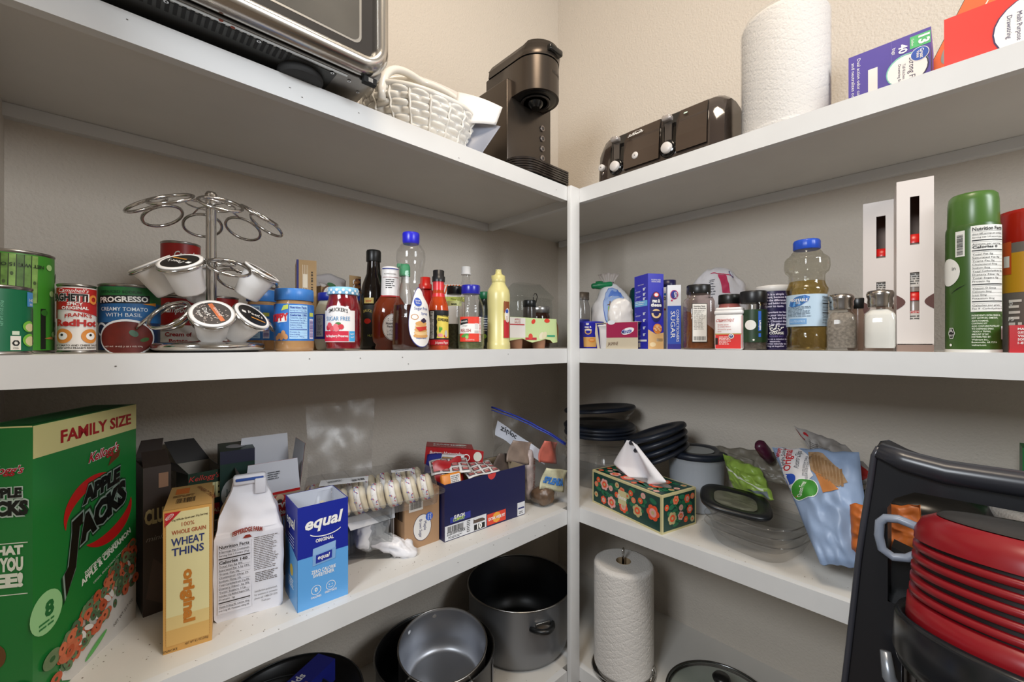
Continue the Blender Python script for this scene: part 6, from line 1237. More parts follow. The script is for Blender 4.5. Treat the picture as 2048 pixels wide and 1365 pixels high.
# maple oatmeal box
N = G(809, 1106); a_ = -.03; W = along(N, a_, 878); H = zat(990, N)-Z4; D = .11
t = thing('oatmeal_box', 'tan maple brown sugar oatmeal box with barcode beside the navy shoe box', 'box', v3(N, Z4), a_)
KB = M('a88462', rough=.6); p = P(); p.box((0, 0, 0), (W, D, H), KB); fc = F(W, D, H); f = fc['front']
p.rect(f, W*.12, H*.66, W*.52, H*.98, M('dcd6ce')); p.bars(f, W*.16, H*.70, W*.48, H*.94, 22, BLACK); p.disc(f, W*.5, H*.34, W*.26, M('3a2c4a'), ry=H*.235, n=36); p.disc(f, W*.5, H*.34, W*.25, M('dfdcd8'), .0007, ry=H*.225, n=36)
p.text(f, 'Maple', W*.54, H*.44, .0075, M('3a3c6a'), rot=-PI/2, al='L', l=.0012, w=H*.16); p.text(f, 'Brown Sugar', W*.41, H*.49, .0075, M('3a3c6a'), rot=-PI/2, al='L', l=.0012, w=H*.32); p.disc(f, W*.70, H*.50, W*.105, M('2a5ac0'), .0010, ry=H*.075); p.text(f, 'Great', W*.72, H*.5, .0045, WHITE, rot=-PI/2, l=.0016); p.text(f, 'Value', W*.65, H*.5, .0045, WHITE, rot=-PI/2, l=.0016)
p.bars(fc['left'], D*.3, H*.5, D*.95, H*.9, 16, BLACK); p.disc(fc['top'], W*.6, D*.4, W*.3, M('cfc0a8'), ry=D*.2); p.disc(fc['top'], W*.6, D*.4, W*.22, M('8a6a4a', mott=.5, mscale=80), .0006, ry=D*.14); p.make('carton', t)
# shoe box
N = G(889, 1086); a_ = -.045; W = along(N, a_, 1050); H = zat(971, N)-Z4; D = .125
t = thing('shoe_box', 'navy blue shoe box without lid holding packets on the lower shelf', 'box', v3(N, Z4), a_)
NV = M('191c48', rough=.4); p = openbox('c', t, W, D, H, NV, M('a8967c', rough=.7)); f = F(W, D, H)['front']
p.disc(f, W*.56, H, .014, M('b8282a'), ry=.016) if 0 else 0
p.poly(f, [(W*.55+.0135*math.cos(PI+PI*k/14), H-.0006+.0155*math.sin(PI+PI*k/14)) for k in range(15)], M('c83a3a'))
p.poly(f, [(W*.06, H*.30), (W*.29, H*.30), (W*.29, H*.42), (W*.06, H*.40)], M('2b3390')); p.text(f, 'SLIP-ON', W*.16, H*.36, .0085, WHITE, w=W*.125, shear=.3, bold=.03); p.text(f, 'COMFORT', W*.16, H*.315, .0075, M('b9d35a'), w=W*.135, shear=.3, bold=.03)
WL = M('d9dade'); p.rect(f, .001, .002, W*.48, H*.27, WL); p.bars(f, W*.03, H*.15, W*.21, H*.25, 26, BLACK); p.text(f, '232018WW/BRN', W*.125, H*.095, .0085, BLACK, w=W*.2, bold=.01); p.greek(f, W*.04, H*.03, W*.2, H*.075, 2, M('44'*3)); p.greek(f, W*.245, H*.04, W*.285, H*.26, 7, M('44'*3), ragged=.1)
p.rect(f, W*.33, H*.03, W*.46, H*.13, BLACK, .0008); p.text(f, '10', W*.395, H*.045, .0125, WHITE, bold=.05, l=.0012); p.poly(f, [(W*.32, H*.16), (W*.46, H*.16), (W*.46, H*.19), (W*.43, H*.22), (W*.38, H*.225), (W*.34, H*.215), (W*.325, H*.24)], M('5a4a40'), .0009)
p.rect(f, W*.49, H*.03, W*.73, H*.24, M('d8432c')); p.disc(f, W*.61, H*.14, .014, M('e8a23a'), .0006, n=8, r0=.3); p.text(f, 'EXTRA WIDE FIT', W*.61, H*.115, .0075, WHITE, w=W*.21, bold=.03, l=.0014); p.rect(f, W*.89, .002, W*.995, H*.27, WL); p.rect(f, W*.90, H*.14, W*.985, H*.17, M('2a2f6a'), .0008); p.greek(f, W*.91, H*.04, W*.97, H*.1, 2, M('333333')); p.make('box', t)
sb = Matrix.Translation(v3(N, Z4)) @ Matrix.Rotation(a_, 4, 'Z')
def inbox(nm, label, cat, x, y, z, rx=0, ry=0, rz=0):
    mt = sb @ Matrix.Translation((x, y, z)) @ Matrix.Rotation(rz, 4, 'Z') @ Matrix.Rotation(ry, 4, 'Y') @ Matrix.Rotation(rx, 4, 'X'); return thing(nm, label, cat, tuple(mt.to_translation()), tuple(mt.to_euler()))
RP = M('a81a20', rough=.32)
t = inbox('mashed_potato_box', 'open ended red mashed potato box lying across the shoe box', 'box', .028, .150, H+.012, rz=-.55, rx=-.05, ry=0.10); L, D3, H3 = .130, .075, .048
t = t; p = P(); p.box((0, 0, 0), (L, D3, .0012), RP); p.box((0, 0, H3-.0012), (L, D3, H3), RP); p.box((0, 0, 0), (L, .0012, H3), RP); p.box((0, D3-.0012, 0), (L, D3, H3), RP); p.box((0, .0012, .0012), (.001, D3-.0012, H3-.0012), RP); p.box((L*.9, .0012, .0012), (L*.905, D3-.0012, H3-.0012), M('b09a80'))
s = flat((0, 0, H3), (1, 0, 0), (0, 1, 0)); p.text(s, 'MASHED', L*.45, D3*.45, .014, WHITE, bold=.03, w=L*.6); p.text(s, 'Buttery Homestyle', L*.5, D3*.2, .009, WHITE, w=L*.7); p.disc(s, L*.75, D3*.6, .016, M('d8cfc0'), ry=.012); s = flat((0, 0, 0), (1, 0, 0), (0, 0, 1)); p.text(s, 'Buttery Homestyle', L*.42, H3*.62, .008, WHITE, w=L*.66, shear=.2); p.text(s, 'MASHED', L*.45, H3*.22, .011, WHITE, w=L*.5, bold=.04); p.disc(s, L*.86, H3*.5, .010, WHITE, r0=.8)
p.make('carton', t)
p = P(); flap(p, (L, 0, H3), (L, 0, 0), (.028, -.005, 0), RP, M('b09a80')); q = flat((L, -.0005, 0), (.98, -.17, 0), (0, 0, 1)); p.disc(q, .013, H3*.62, .0115, M('d8d6c8'), .002, ry=.013); p.make('end_flap', t)
t = inbox('potato_pouch', 'red instant mashed potato pouch leaning in the shoe box', 'packet', -.004+.008, .040, H-.042, rz=-.02, rx=-.3)
p = P(); s0 = lambda u, v: Vector((.085*u, -.010*math.sin(PI*u)*math.sin(PI*min(1, v*1.1))**.6, .085*v+.004*math.sin(9*u)*v)); p.grid(s0, 20, 16, RP); p.grid(lambda u, v: s0(1-u, v)*1+Vector((0, .02*math.sin(PI*u)*math.sin(PI*v), 0)), 20, 16, RP)
s = Surf(lambda x, y, l: s0(x/.085, y/.085)+Vector((0, -l-.0006, 0)), .006, .006); p.poly(s, [(.016, .048), (.028, .060), (.046, .060), (.058, .048), (.046, .036), (.028, .036)], M('e8e2d8')); p.poly(s, [(.018, .048), (.029, .058), (.045, .058), (.056, .048), (.045, .038), (.029, .038)], M('234a2c'), .0008); p.text(s, 'IDAHOAN', .037, .044, .008, WHITE, w=.036, bold=.03, l=.0013); p.text(s, 'Buttery Homestyle', .042, .022, .0065, WHITE, w=.06, shear=.2); p.text(s, 'MASHED', .045, .009, .009, WHITE, w=.045, bold=.05); p.make('pouch', t)
for k, (x, y, z, rz, rx, lab, c1) in enumerate(((-.004, .055, H+.022, -.40, -1.2, 'white and red striped packet lying on the potato pouch', 'c05a5a'), (.085, .02, H+.004, -.05, -1.25, 'white packet with red striped panels at the front of the shoe box', 'c05a5a'), (.006, .075, H+.012, -.7, -.9, 'blue ended packet at the back left of the shoe box', '2a2f80'))):
    t = inbox('seasoning_packet', lab, 'packet', x, y+(.035 if k == 2 else 0), z-.012, rz=rz, rx=rx); p = P(); L, Hh_ = .10, .06
    f0 = lambda u, v: Vector((L*u, -.004*math.sin(PI*u)-.002*math.sin(PI*2*v+u*7), Hh_*v)); p.grid(f0, 16, 10, M('d8d4d2', rough=.35))
    s = Surf(lambda x_, y_, l: f0(x_/L, y_/Hh_)+Vector((0, -l-.0012, 0)), .006, .006)
    if k == 2: p.rect(s, 0, 0, L*.4, Hh_, M('22287a')); p.rect(s, L*.42, Hh_*.3, L*.9, Hh_*.8, M('b08a5a'))
    else:
        for i in range(3):
            for j in range(4): p.rect(s, L*(.04+.25*j), Hh_*(.1+.3*i), L*(.22+.25*j), Hh_*(.3+.3*i), M('5a4a48')); p.rect(s, L*(.06+.25*j), Hh_*(.14+.3*i), L*(.2+.25*j), Hh_*(.2+.3*i), M(c1), .0007); p.rect(s, L*(.06+.25*j), Hh_*(.23+.3*i), L*(.2+.25*j), Hh_*(.27+.3*i), M('e0b0a8'), .0007)
    p.make('packet', t, solid=.0015)
t = inbox('orange_packet', 'small orange packet in the near left corner of the shoe box', 'packet', .004, .006, H-.03, rz=.0, rx=-.25)
p = P(); p.rbox((0, 0, 0), (.055, .014, .05), .004, M('d8842c', rough=.4)); s = flat((0, -.0003, 0), (1, 0, 0), (0, 0, 1)); p.rect(s, .022, .025, .05, .046, M('dcd8d6')); p.greek(s, .024, .027, .048, .044, 4, M('6a6a6a')); p.make('packet', t)
# zip bag
P1, P2 = pt(984, 815, 'A', .19), pt(1131, 888, 'A', .035); Q1, Q2 = v3(A(990, .19), Z4+.03), v3(A(1128, .045), Z4+.045)
t = thing('zip_bag', 'large clear zip bag with blue seal leaning in the corner behind the shoe box', 'zip bag', Q1)
p = P()
def zb(u, v): q = (Q1*(1-u)+Q2*u)*(1-v)+(P1*(1-u)+P2*u)*v-Q1; return q+Vector((.006*noise.noise(q*30), .010*noise.noise(q*24+Vector((3, 0, 0))), .012*math.sin(PI*u)*v))
p.grid(zb, 40, 36, FILM); p.grid(lambda u, v: zb(u, v)+Vector((.02*math.sin(PI*u)*(1-v), .05*math.sin(PI*u)*(1-v), 0)), 40, 24, FILM); p.make('bag', t)
p = P(); p.tube([zb(k/20, 1) for k in range(21)], .0028, M('20349c', rough=.35), seg=6); p.tube([zb(k/20, .965) for k in range(21)], .0016, M('3a50b8', rough=.35), seg=6); p.make('zip_seal', t)
p = P(); s = Surf(lambda x, y, l: zb(x, y)+Vector((-.0005, -l-.0015, 0)), .05, .05); p.poly(s, [(.03, .68), (.72, .42), (.76, .60), (.06, .86)], M('c9ccd6')); p.text(s, 'ziploc', .21, .72, .075, M('26282e'), w=.24, rot=-.3, l=.001, bold=.02); p.poly(s, [(.62, .50), (.68, .48), (.69, .55), (.65, .57), (.62, .56)], M('6a7488'), .0009); p.make('write_on_panel', t)
c3 = v3(A(1086, .075), Z4)
for k, (nm, lab, dx, dy, dz, a, sz, c_) in enumerate((('bread_roll_bag', 'small clear bag of brown rolls at the foot of the zip bag', .0, 0, .028, 0, (.034, .03, .026), '6f5238'), ('snack_pouch', 'upright pouch with vertical lettering beside the shoe box', -.022, .035, .085, .1, (.018, .012, .075), 'c8b8b4'))):
    t = thing(nm, lab, 'bag', c3+Vector((dx, dy, .001)), a); p = P()
    fn = crumple(p, (0, 0, dz), (sz[0], 0, 0), (0, sz[1], 0), (0, 0, sz[2]), M(c_, rough=.5, mott=.5, mscale=40), seed=20+k, amp=.005, fr=50, nu=44, nv=26)
    if k == 1: s = flat((0, -sz[1]-.002, dz), (1, 0, 0), (0, 0, 1)); p.text(s, 'ARK BROWN SUGAR', 0, .05, .010, M('7a3a2c'), rot=-PI/2, al='L', w=.1); p.make('pouch', t); continue
    p.make('rolls', t); p = P(); crumple(p, (0, 0, dz*1.05), (sz[0]*1.12, 0, 0), (0, sz[1]*1.12, 0), (0, 0, sz[2]*1.12), FILM, seed=33, amp=.006, fr=50, nu=40, nv=24); p.make('wrap', t)
for k, (px, py, bk, c_, tx, lab) in enumerate(((1108, 960, .05, 'd2cfae', 'SPLENDA', 'yellow sweetener packet with blue lettering in the zip bag'), (1040, 905, .11, '9a8678', '', 'dark brown packet inside the zip bag'), (1098, 905, .07, 'c86a5a', '', 'red and white packet near the zip bag seal'), (1005, 930, .13, '6a5c54', '', 'brown lump of food at the left of the zip bag'))):
    q = pt(px, py, 'A', bk); t = thing('zip_bag_packet', lab, 'packet', q, -.3+.2*k); p = P(); f0 = lambda u, v: Vector(((u-.5)*.078+(v-.5)*.02, .007*math.sin(u*5+v*4), (v-.5)*.06-(u-.5)*.02)); p.grid(f0, 10, 10, M(c_, rough=.45, mott=.3, mscale=40))
    if tx: s = Surf(lambda x, y, l: f0(x+.5, y+.5)+Vector((0, -l-.0016, 0)), .05, .1); p.text(s, tx, 0, -.2, .3, M('3a7ac8'), w=.8, bold=.04)
    p.make('packet', t, solid=.002)
# ---------------- lower shelf, right ----------------
NVY = M('1a212e', rough=.4)
def lidm(R, m, th=.012, sq=0, ring=True, clearc=None):
    p = P(); p.lathe([(.0001, .002), (R*.62, .002), (R*.70, .006), (R*.9, .007), (R*.97, .005), (R, 0), (R*.99, -th*.5), (R*.95, -th*.55), (R*.9, 0), (.0001, -.001)], m, seg=48, ne=sq); return p
def tub(c, z, R, h, label, name='plastic_tub', m=CLEAR, sq=0, rot=0, ribs=0, taper=.85, cat='container'):
    t = thing(name, label, cat, v3(c, z), rot); p = P(); p.open = 1
    w_ = (lambda a, z_: 1+ribs*math.cos(a*40)) if ribs else None
    p.lathe([(.0001, 0.0005), (R*taper*.93, .0005), (R*taper, .006), (R*(taper+.5*(1-taper)), h*.55), (R*.97, h*.86), (R, h*.88), (R, h*.94), (R*1.03, h*.95), (R*1.03, h)], m, seg=80 if ribs else 48, ne=sq, wob=w_)
    return t, p
def tilt(roll, far):
    return tuple((Matrix.Rotation(-roll, 3, Vector((Fv.x, Fv.y, 0))) @ Matrix.Rotation(far, 3, Vector((Rv.x, Rv.y, 0)))).to_euler())
cS, rS = cyl(1128, 1272, 'B', .125); zc = Z4; 
hs_ = [(zat(y, cS)-Z4) for y in (962, 905, 862, 828)]
hh = zat(868, cS)-Z4; n = 4
t, p = tub(cS, Z4, rS*.96, hh-.008, 'tall stack of nested clear bowls behind the tissue box, beside the post', name='nested_bowls')
for k in range(1, 5): p.tube([(rS*.97*math.cos(a*PI/20), rS*.97*math.sin(a*PI/20), hh*(.25+.16*k)) for a in range(40)], .0018, CLEAR, closed=True, seg=6)
p.make('bowl', t)
z = Z4+hh+.001
for k, (dx, dz, tx) in enumerate(((0, .007, .02), (.003, .019, -.02), (-.002, .031, .03))):
    t = thing('round_lid', ['dark lid directly on top of the nested clear bowls', 'dark lid in the middle of the lid pile on the nested bowls', 'topmost dark lid under the small clear bowl by the post'][k], 'lid', v3(cS, z+dz)+Vector((dx, 0, 0)), (tx*.3, 0, 0)); lidm(rS, NVY).make('lid', t)
zt = z+.042
t, p = tub(cS, zt, rS*.92, max(.04, zat(822, cS)-zt), 'small clear bowl standing on the pile of dark lids', name='clear_bowl'); p.make('bowl', t)
t = thing('round_lid', 'dark lid lying tilted on the uppermost clear bowl', 'lid', v3(cS, zat(822, cS)+.009), tilt(.07, -.06)); lidm(rS, NVY).make('lid', t)
# tissue box
N = G(1324, 1071); N2 = G(1185, 1004); v_ = (N-N2); W = v_.length; a_ = math.atan2(v_.y, v_.x); H = zat(993, N)-Z4; D = along(N, a_+PI/2, 1392)
t = thing('tissue_box', 'floral green and orange tissue box with a tissue pulled out', 'tissue box', v3(N2, Z4), a_)
GD, CRE = M('123c33', rough=.4), M('c9bf8e', rough=.4); p = P(); p.box((0, 0, 0), (W, D, H), CRE); fc = F(W, D, H)
FO, FP, FC2, FG, FL_ = M('e0522a'), M('d9a09a'), M('b9a878'), M('1f6a48'), M('e07a58')
def floral(s, w_, h_, seed, n):
    b = .0055; p.rect(s, b, b, w_-b, h_-b, GD, .0004); R_ = random.Random(seed)
    def ok(x, y, r_): return b+r_ < x < w_-b-r_ and b+r_ < y < h_-b-r_
    pts = []
    for _ in range(600):
        r_ = R_.choice([.021, .017, .012, .008]); x, y = R_.uniform(b, w_-b), R_.uniform(b, h_-b)
        if ok(x, y, r_*1.02) and all((x-a)**2+(y-c)**2 > (r_+q)**2*1.05 for a, c, q in pts): pts.append((x, y, r_))
        if len(pts) > n: break
    for _ in range(int(n*1.6)):
        x, y = R_.uniform(b+.013, w_-b-.013), R_.uniform(b+.009, h_-b-.009); p.disc(s, x, y, .012, FG, .0006, ry=.0065, a=R_.random()*.8-.4, n=12)
    for k, (x, y, r_) in enumerate(pts):
        c1 = [FO, FP, FC2, FO, FL_][k % 5]; l = .0008
        if r_ > .009:
            for j in range(6): a = j*PI/3+k; p.disc(s, x+r_*.58*math.cos(a), y+r_*.58*math.sin(a), r_*.42, c1, l+j*.00002, n=12)
            p.disc(s, x, y, r_*.55, FP if c1 is FO else FO, l+.0003, n=14); p.disc(s, x, y, r_*.25, FC2, l+.0005, n=10)
        else:
            p.disc(s, x, y, r_, c1, l, n=14); p.disc(s, x, y, r_*.35, FO if c1 is FC2 else FC2, l+.0003, n=8)
floral(fc['front'], W, H, 3, 17); floral(fc['right'], D, H, 5, 11); floral(fc['top'], W, D, 9, 24)
f = fc['front']; p.rect(f, W*.42, H*.33, W*.54, H*.72, CRE, .0016); p.text(f, 'Kleenex', W*.48, H*.47, .012, WHITE, w=W*.14, shear=.3, l=.002, bold=.01)
tp = fc['top']; p.disc(tp, W*.52, D*.5, W*.38, M('8f8a88', rough=.3), .0016, ry=D*.2); p.make('carton', t)
p = P(); TS = M('eceaee', rough=.7); hT = .100
def tis(u, v, k=0):
    w_ = .075*(1-v)**.9+.006; x = (u-.5)*2*w_; fold = .010*math.sin(u*7+v*1.5)*(1-v*.6); return Vector((W*.47+x*.95+.02*v, D*.45+fold-.012*v, H+.002+hT*v-.018*abs(u-.5)*2*(1-v)*0))
def tis(u, v):
    # a square sheet drawn up by its middle
    topx = W*.40; a = (u-.5); x = topx+(.014+.098*(1-v**1.3))*a*2+.035*(1-v); y = D*.5+.016*math.cos(a*9)*(1-v*.5)-.01
    z = H+.0+hT*(v)*(1-.25*abs(a)*2*(1-v)); pinch = max(0, .22-v)/.22; x = x*(1-pinch*.55)+(topx+.045)*pinch*.55; return Vector((x, y, z+.001))
p.grid(tis, 40, 24, TS); p.make('tissue', t, solid=.0006)
# ribbed tub with blue lid
cR2 = Vector((1.245, .535)); rR2 = .0805; hT2 = .155
t, p = tub(cR2, Z4, rR2*.95, hT2, 'ribbed white tub with dark blue lid behind the tissue box', name='ribbed_tub', m=M('b9bec6', rough=.4), ribs=.012, taper=.9); p.make('tub', t)
p = lidm(rR2*1.05, NVY, th=.02); p.disc(flat((0, 0, .0035), (1, 0, 0), (0, 1, 0)), 0, 0, rR2*.6, M('8f9698', rough=.25)); o = p.make('lid', t); o.location = (0, 0, hT2+.006)
zl = Z4+hT2+.02
for k in range(4):
    q = pt(1318-3*k, 908-14*k, 'B', .215-.012*k); t = thing('round_lid', ['lowest of the four dark lids leaning above the tissue', 'second lowest of the dark lids leaning above the tissue', 'second highest of the dark lids leaning above the tissue', 'highest of the dark lids leaning above the tissue'][k], 'lid', q, tilt(.42-.03*k, -.16)); lidm(.093, NVY if k % 2 else M('20242e', rough=.4)).make('lid', t)
# clear rectangular containers with one dark lid
c4 = Vector((1.105, .335)); cc = G(1480, 1108); c4 = Vector((1.112, .330)); R4 = .098
for k in range(3):
    t, p = tub(c4, Z4+.0005+.019*k, R4, .046, ['lowest clear rectangular container of the stack in front of the snack bags', 'middle clear rectangular container of the stack of three', 'top clear rectangular container below the tilted dark lid'][k], name='clear_container', sq=3.6, rot=-1.75, taper=.82); 
    p.tube([(R4*1.04*math.cos(a)*((abs(math.cos(a))**3.6+abs(math.sin(a))**3.6)**(-1/3.6)), R4*1.04*math.sin(a)*((abs(math.cos(a))**3.6+abs(math.sin(a))**3.6)**(-1/3.6)), .046) for a in [2*PI*j/60 for j in range(60)]], .0013, CLEAR, closed=True, seg=5); p.make('container', t)
q = pt(1470, 1003, 'B', .10); t = thing('square_lid', 'black rimmed lid lying tilted on the clear rectangular containers', 'lid', q, (.10, .12, -1.2)); p = P(); p.lathe([(.0001, .001), (.045, .001), (.048, .004), (.066, .005), (.07, .0), (.068, -.006), (.06, -.001), (.0001, -.001)], M('141618', rough=.35), seg=48, ne=3.4, sx=1.1); p.lathe([(.0001, .0018), (.042, .0018)], M('77796a', rough=.2), seg=40, ne=3.4, sx=1.1); p.make('lid', t)
# bags
def pillow(nm, label, P00, P10, P11, P01, bulge, m, seed=0, amp=.006, fr=25, nu=60, nv=44, n=None, cat='bag'):
    A_, B_, C_, D_ = map(Vector, (P00, P10, P11, P01)); cen = (A_+B_+C_+D_)/4; nn = n or (B_-A_).cross(D_-A_).normalized()
    t = thing(nm, label, cat, cen); p = P(); off = Vector((seed, seed*2, 0))
    def fn(u, v, l=0, sgn=1):
        q = (A_*(1-u)+B_*u)*(1-v)+(D_*(1-u)+C_*u)*v-cen
        e = (max(0, math.sin(PI*u))**.5)*(max(0, math.sin(PI*v))**.45)
        am = amp*e if 0 else amp*(.35+.65*e); w_ = noise.noise((q+off)*fr)*am-abs(noise.noise((q-off)*fr*2))*am*.8
        edge = Vector((noise.noise(Vector((u*6, v*6, seed))), 0, noise.noise(Vector((u*6, v*6, seed+9)))))*.006
        return q+nn*((bulge*e+w_+l)*sgn)+edge
    p.grid(lambda u, v: fn(u, v), nu, nv, m); p.grid(lambda u, v: fn(1-u, v, 0, -1), nu//2, nv//2, m)
    W_, H_ = (B_-A_).length, (D_-A_).length
    return t, p, Surf(lambda x, y, l: fn(min(.999, max(.001, x/W_)), min(.999, max(.001, y/H_)), l+.0012), .004, .004), W_, H_
BL = M('8fa4c4', rough=.4, bump=.4, bscale=40)
t, p, s, W_, H_ = pillow('chip_bag', 'large pale blue and white wavy potato chip bag leaning on the snack pile', pt(1640, 1128, 'B', .02), pt(1745, 1140, 'B', .0+.03), pt(1718, 905, 'B', .14), pt(1544, 895, 'B', .155), .042, BL, seed=2, amp=.010, fr=16)
def mp(px, py):     # pattern coordinates from the flattened front of the bag
    a = Vector((1640, 1128)); b = Vector((1745, 1140)); c_ = Vector((1718, 905)); d = Vector((1544, 895)); u, v = .5, .5
    for _ in range(20):
        f_ = (a*(1-u)+b*u)*(1-v)+(d*(1-u)+c_*u)*v-Vector((px, py)); fu = (b-a)*(1-v)+(c_-d)*v; fv = (d-a)*(1-u)+(c_-b)*u; dt_ = fu.x*fv.y-fu.y*fv.x
        u -= (f_.x*fv.y-f_.y*fv.x)/dt_; v -= (fu.x*f_.y-fu.y*f_.x)/dt_
    return (u*W_, v*H_)
mm = lambda L: [tuple(min(max(c, .001), (W_, H_)[i]-.001) for i, c in enumerate(mp(*q))) for q in L]
p.poly(s, mm([(1558, 900), (1600, 896), (1628, 925), (1636, 965), (1640, 975), (1608, 1002), (1580, 990), (1556, 985), (1548, 960)]), M('dcdadc'), .0002)
CHP = M('a98a68', rough=.7, bump=.8, bscale=120, mott=.3, mscale=90); p.poly(s, mm([(1625, 915), (1655, 922), (1690, 955), (1704, 985), (1690, 1000), (1655, 985), (1636, 960)]), CHP, .0006); p.poly(s, mm([(1640, 960), (1672, 985), (1690, 1005), (1660, 1012), (1652, 990)]), M('b8763c', rough=.7), .0009); 
for k in range(9): a = mm([(1632+7*k, 922+4*k), (1636+7*k, 921+4*k), (1650+6*k, 975+3*k), (1646+6*k, 976+3*k)]); p.poly(s, a, M('8a6a48'), .0009)
o_ = mm([(1620, 1000)])[0]; p.disc(s, o_[0], o_[1], .0165, M('e8ece8'), .0006, ry=.024, a=-.3); p.disc(s, o_[0], o_[1], .0155, M('3a8a2c'), .0009, ry=.0225, a=-.3); p.text(s, 'Gluten Free', o_[0], o_[1], .006, WHITE, rot=1.2, l=.0013, w=.032)
def tx(tt, px, py, h, m, w_, rot=1.40, **k):
    h *= .62; c_ = mm([(px, py)])[0]
    p.text(s, tt, c_[0], c_[1], h, m, rot=rot, w=w_, l=.001, **k)
tx('Wavy', 1566, 912, .008, M('b8202c'), .026, bold=.03); tx('Lightly Salted', 1577, 925, .007, M('24262e'), .058); tx('Original', 1592, 932, .014, M('c0242c'), .062, bold=.02); tx('Potato Chips', 1611, 935, .009, M('34363e'), .052, shear=.3); tx('33% LESS SODIUM THAN', 1624, 950, .0042, M('34363e'), .056); tx('REGULAR SALTED POTATO CHIPS', 1630, 955, .0042, M('34363e'), .066)
c_ = mm([(1556, 972)])[0]; p.disc(s, c_[0], c_[1], .013, M('2a50b8'), .0006); p.text(s, 'Lays', c_[0], c_[1], .006, WHITE, l=.001, rot=1.2, bold=.03) if 0 else p.text(s, 'Great', c_[0], c_[1], .006, WHITE, l=.001, rot=1.2, bold=.03)
arc = [(1548, 985), (1562, 990), (1580, 996), (1596, 1003), (1610, 1006)]; L = mm(arc); L2 = mm([(x, y+5) for x, y in arc])
for i in range(4): p.poly(s, [L2[i], L2[i+1], L[i+1], L[i]], M('b8202c'), .0007)
p.make('bag', t)
t, p, s, W_, H_ = pillow('snack_bag', 'crumpled white and red snack bag with small print behind the chip bag', pt(1680, 985, 'B', .22), pt(1760, 960, 'B', .19), pt(1690, 890, 'B', .27), pt(1588, 852, 'B', .28), .03, M('a9a4a0', rough=.5, bump=.5, bscale=40, mott=.25, mscale=20), seed=7, amp=.014, fr=22)
for k in range(22): p.rect(s, W_*.15, H_*(.12+.03*k), W_*(.55+.2*math.sin(k)), H_*(.128+.03*k), M('4c4844'), .0004)
p.poly(s, [(W_*.72, H_*.05), (W_*.98, H_*.1), (W_*.96, H_*.6), (W_*.8, H_*.5)], M('a3201c'), .0006); p.poly(s, [(W_*.02, H_*.75), (W_*.12, H_*.8), (W_*.06, H_*.97), (W_*.02, H_*.97)], M('a3201c'), .0006); p.disc(s, W_*.25, H_*.93, .006, M('b8202c')); p.make('bag', t)
t, p, s, W_, H_ = pillow('green_snack_bag', 'bright green snack bag standing between the tub and the chip bag', pt(1470, 985, 'B', .2), pt(1548, 1000, 'B', .16), pt(1520, 938, 'B', .21), pt(1446, 908, 'B', .25), .026, M('8fae4a', rough=.35, bump=.5, bscale=40), seed=4, amp=.010, fr=30)
p.poly(s, [(W_*.1, H_*.6), (W_*.9, H_*.2), (W_*.9, H_*.26), (W_*.1, H_*.68)], M('d6dcc8')); p.poly(s, [(W_*.45, H_*.1), (W_*.95, H_*.02), (W_*.95, H_*.2)], M('6f7a80')); p.make('bag', t)
q0 = v3(B(1480, .23), Z4)
t, p, s, W_, H_ = pillow('grey_wrapper', 'dull clear wrapper lying behind the green snack bag', pt(1500, 960, 'B', .26), pt(1580, 970, 'B', .24), pt(1560, 905, 'B', .29), pt(1430, 893, 'B', .29), .016, M('7a7468', rough=.4, bump=.5, bscale=40), seed=14, amp=.01, fr=30); p.make('wrapper', t)
t = thing('purple_tube', 'dark purple soft tube sticking up behind the chip bag', 'tube', pt(1530, 905, 'B', .22), (.0, -.75, -.4)); p = P(); p.lathe([(.0001, -.03), (.010, -.029), (.013, .0), (.012, .026), (.008, .034), (.0001, .035)], M('4a1630', rough=.3), seg=24, sx=1.3, T=Matrix.Translation((0, 0, .0))); p.make('tube', t)
# dark covered bowl behind the vacuum, orange bag, paper and green box
c5 = B(1850, .16); t = thing('dark_bowl', 'black covered dish on the shelf behind the vacuum cleaner handle', 'dish', v3(c5, Z4)); p = P(); p.lathe([(.06, 0), (.085, .02), (.098, .06), (.1, .085), (.103, .09)], M('101012', rough=.3), seg=44, T=Matrix.Diagonal((.9, .9, 1.75, 1))); p.make('dish', t); p = P(); p.lathe([(.104, .090), (.104, .096), (.09, .107), (.05, .116), (.0001, .118)], M('1c1b1a', rough=.25), seg=44, T=Matrix.Diagonal((.9, .9, 1.75, 1))); p.make('lid', t)
t, p, s, W_, H_ = pillow('orange_bag', 'orange snack bag seen through the grey ring of the vacuum cleaner', pt(1705, 1120, 'B', .035), pt(1850, 1135, 'B', .01), pt(1840, 1010, 'B', .02), pt(1700, 1010, 'B', .04), .018, M('b9642a', rough=.4, bump=.4, bscale=40), seed=11, amp=.008, fr=26); p.make('bag', t)
c6 = B(2060, .06); t = towel('paper_towel_roll', 'white embossed paper towel roll behind the vacuum cleaner at the right edge', B(2085, .18), .07, Z4, .19)
t = thing('green_box', 'green box corner at the right edge above the vacuum cleaner', 'box', v3(B(2045, .235), Z4), -PI/2); p = P(); p.box((0, 0, 0), (.1, .06, .285), M('1f7a3c', rough=.4)); f = F(.1, .06, .285)['front']; p.rect(f, .01, .2, .09, .23, M('d8e0d0')); p.make('carton', t)
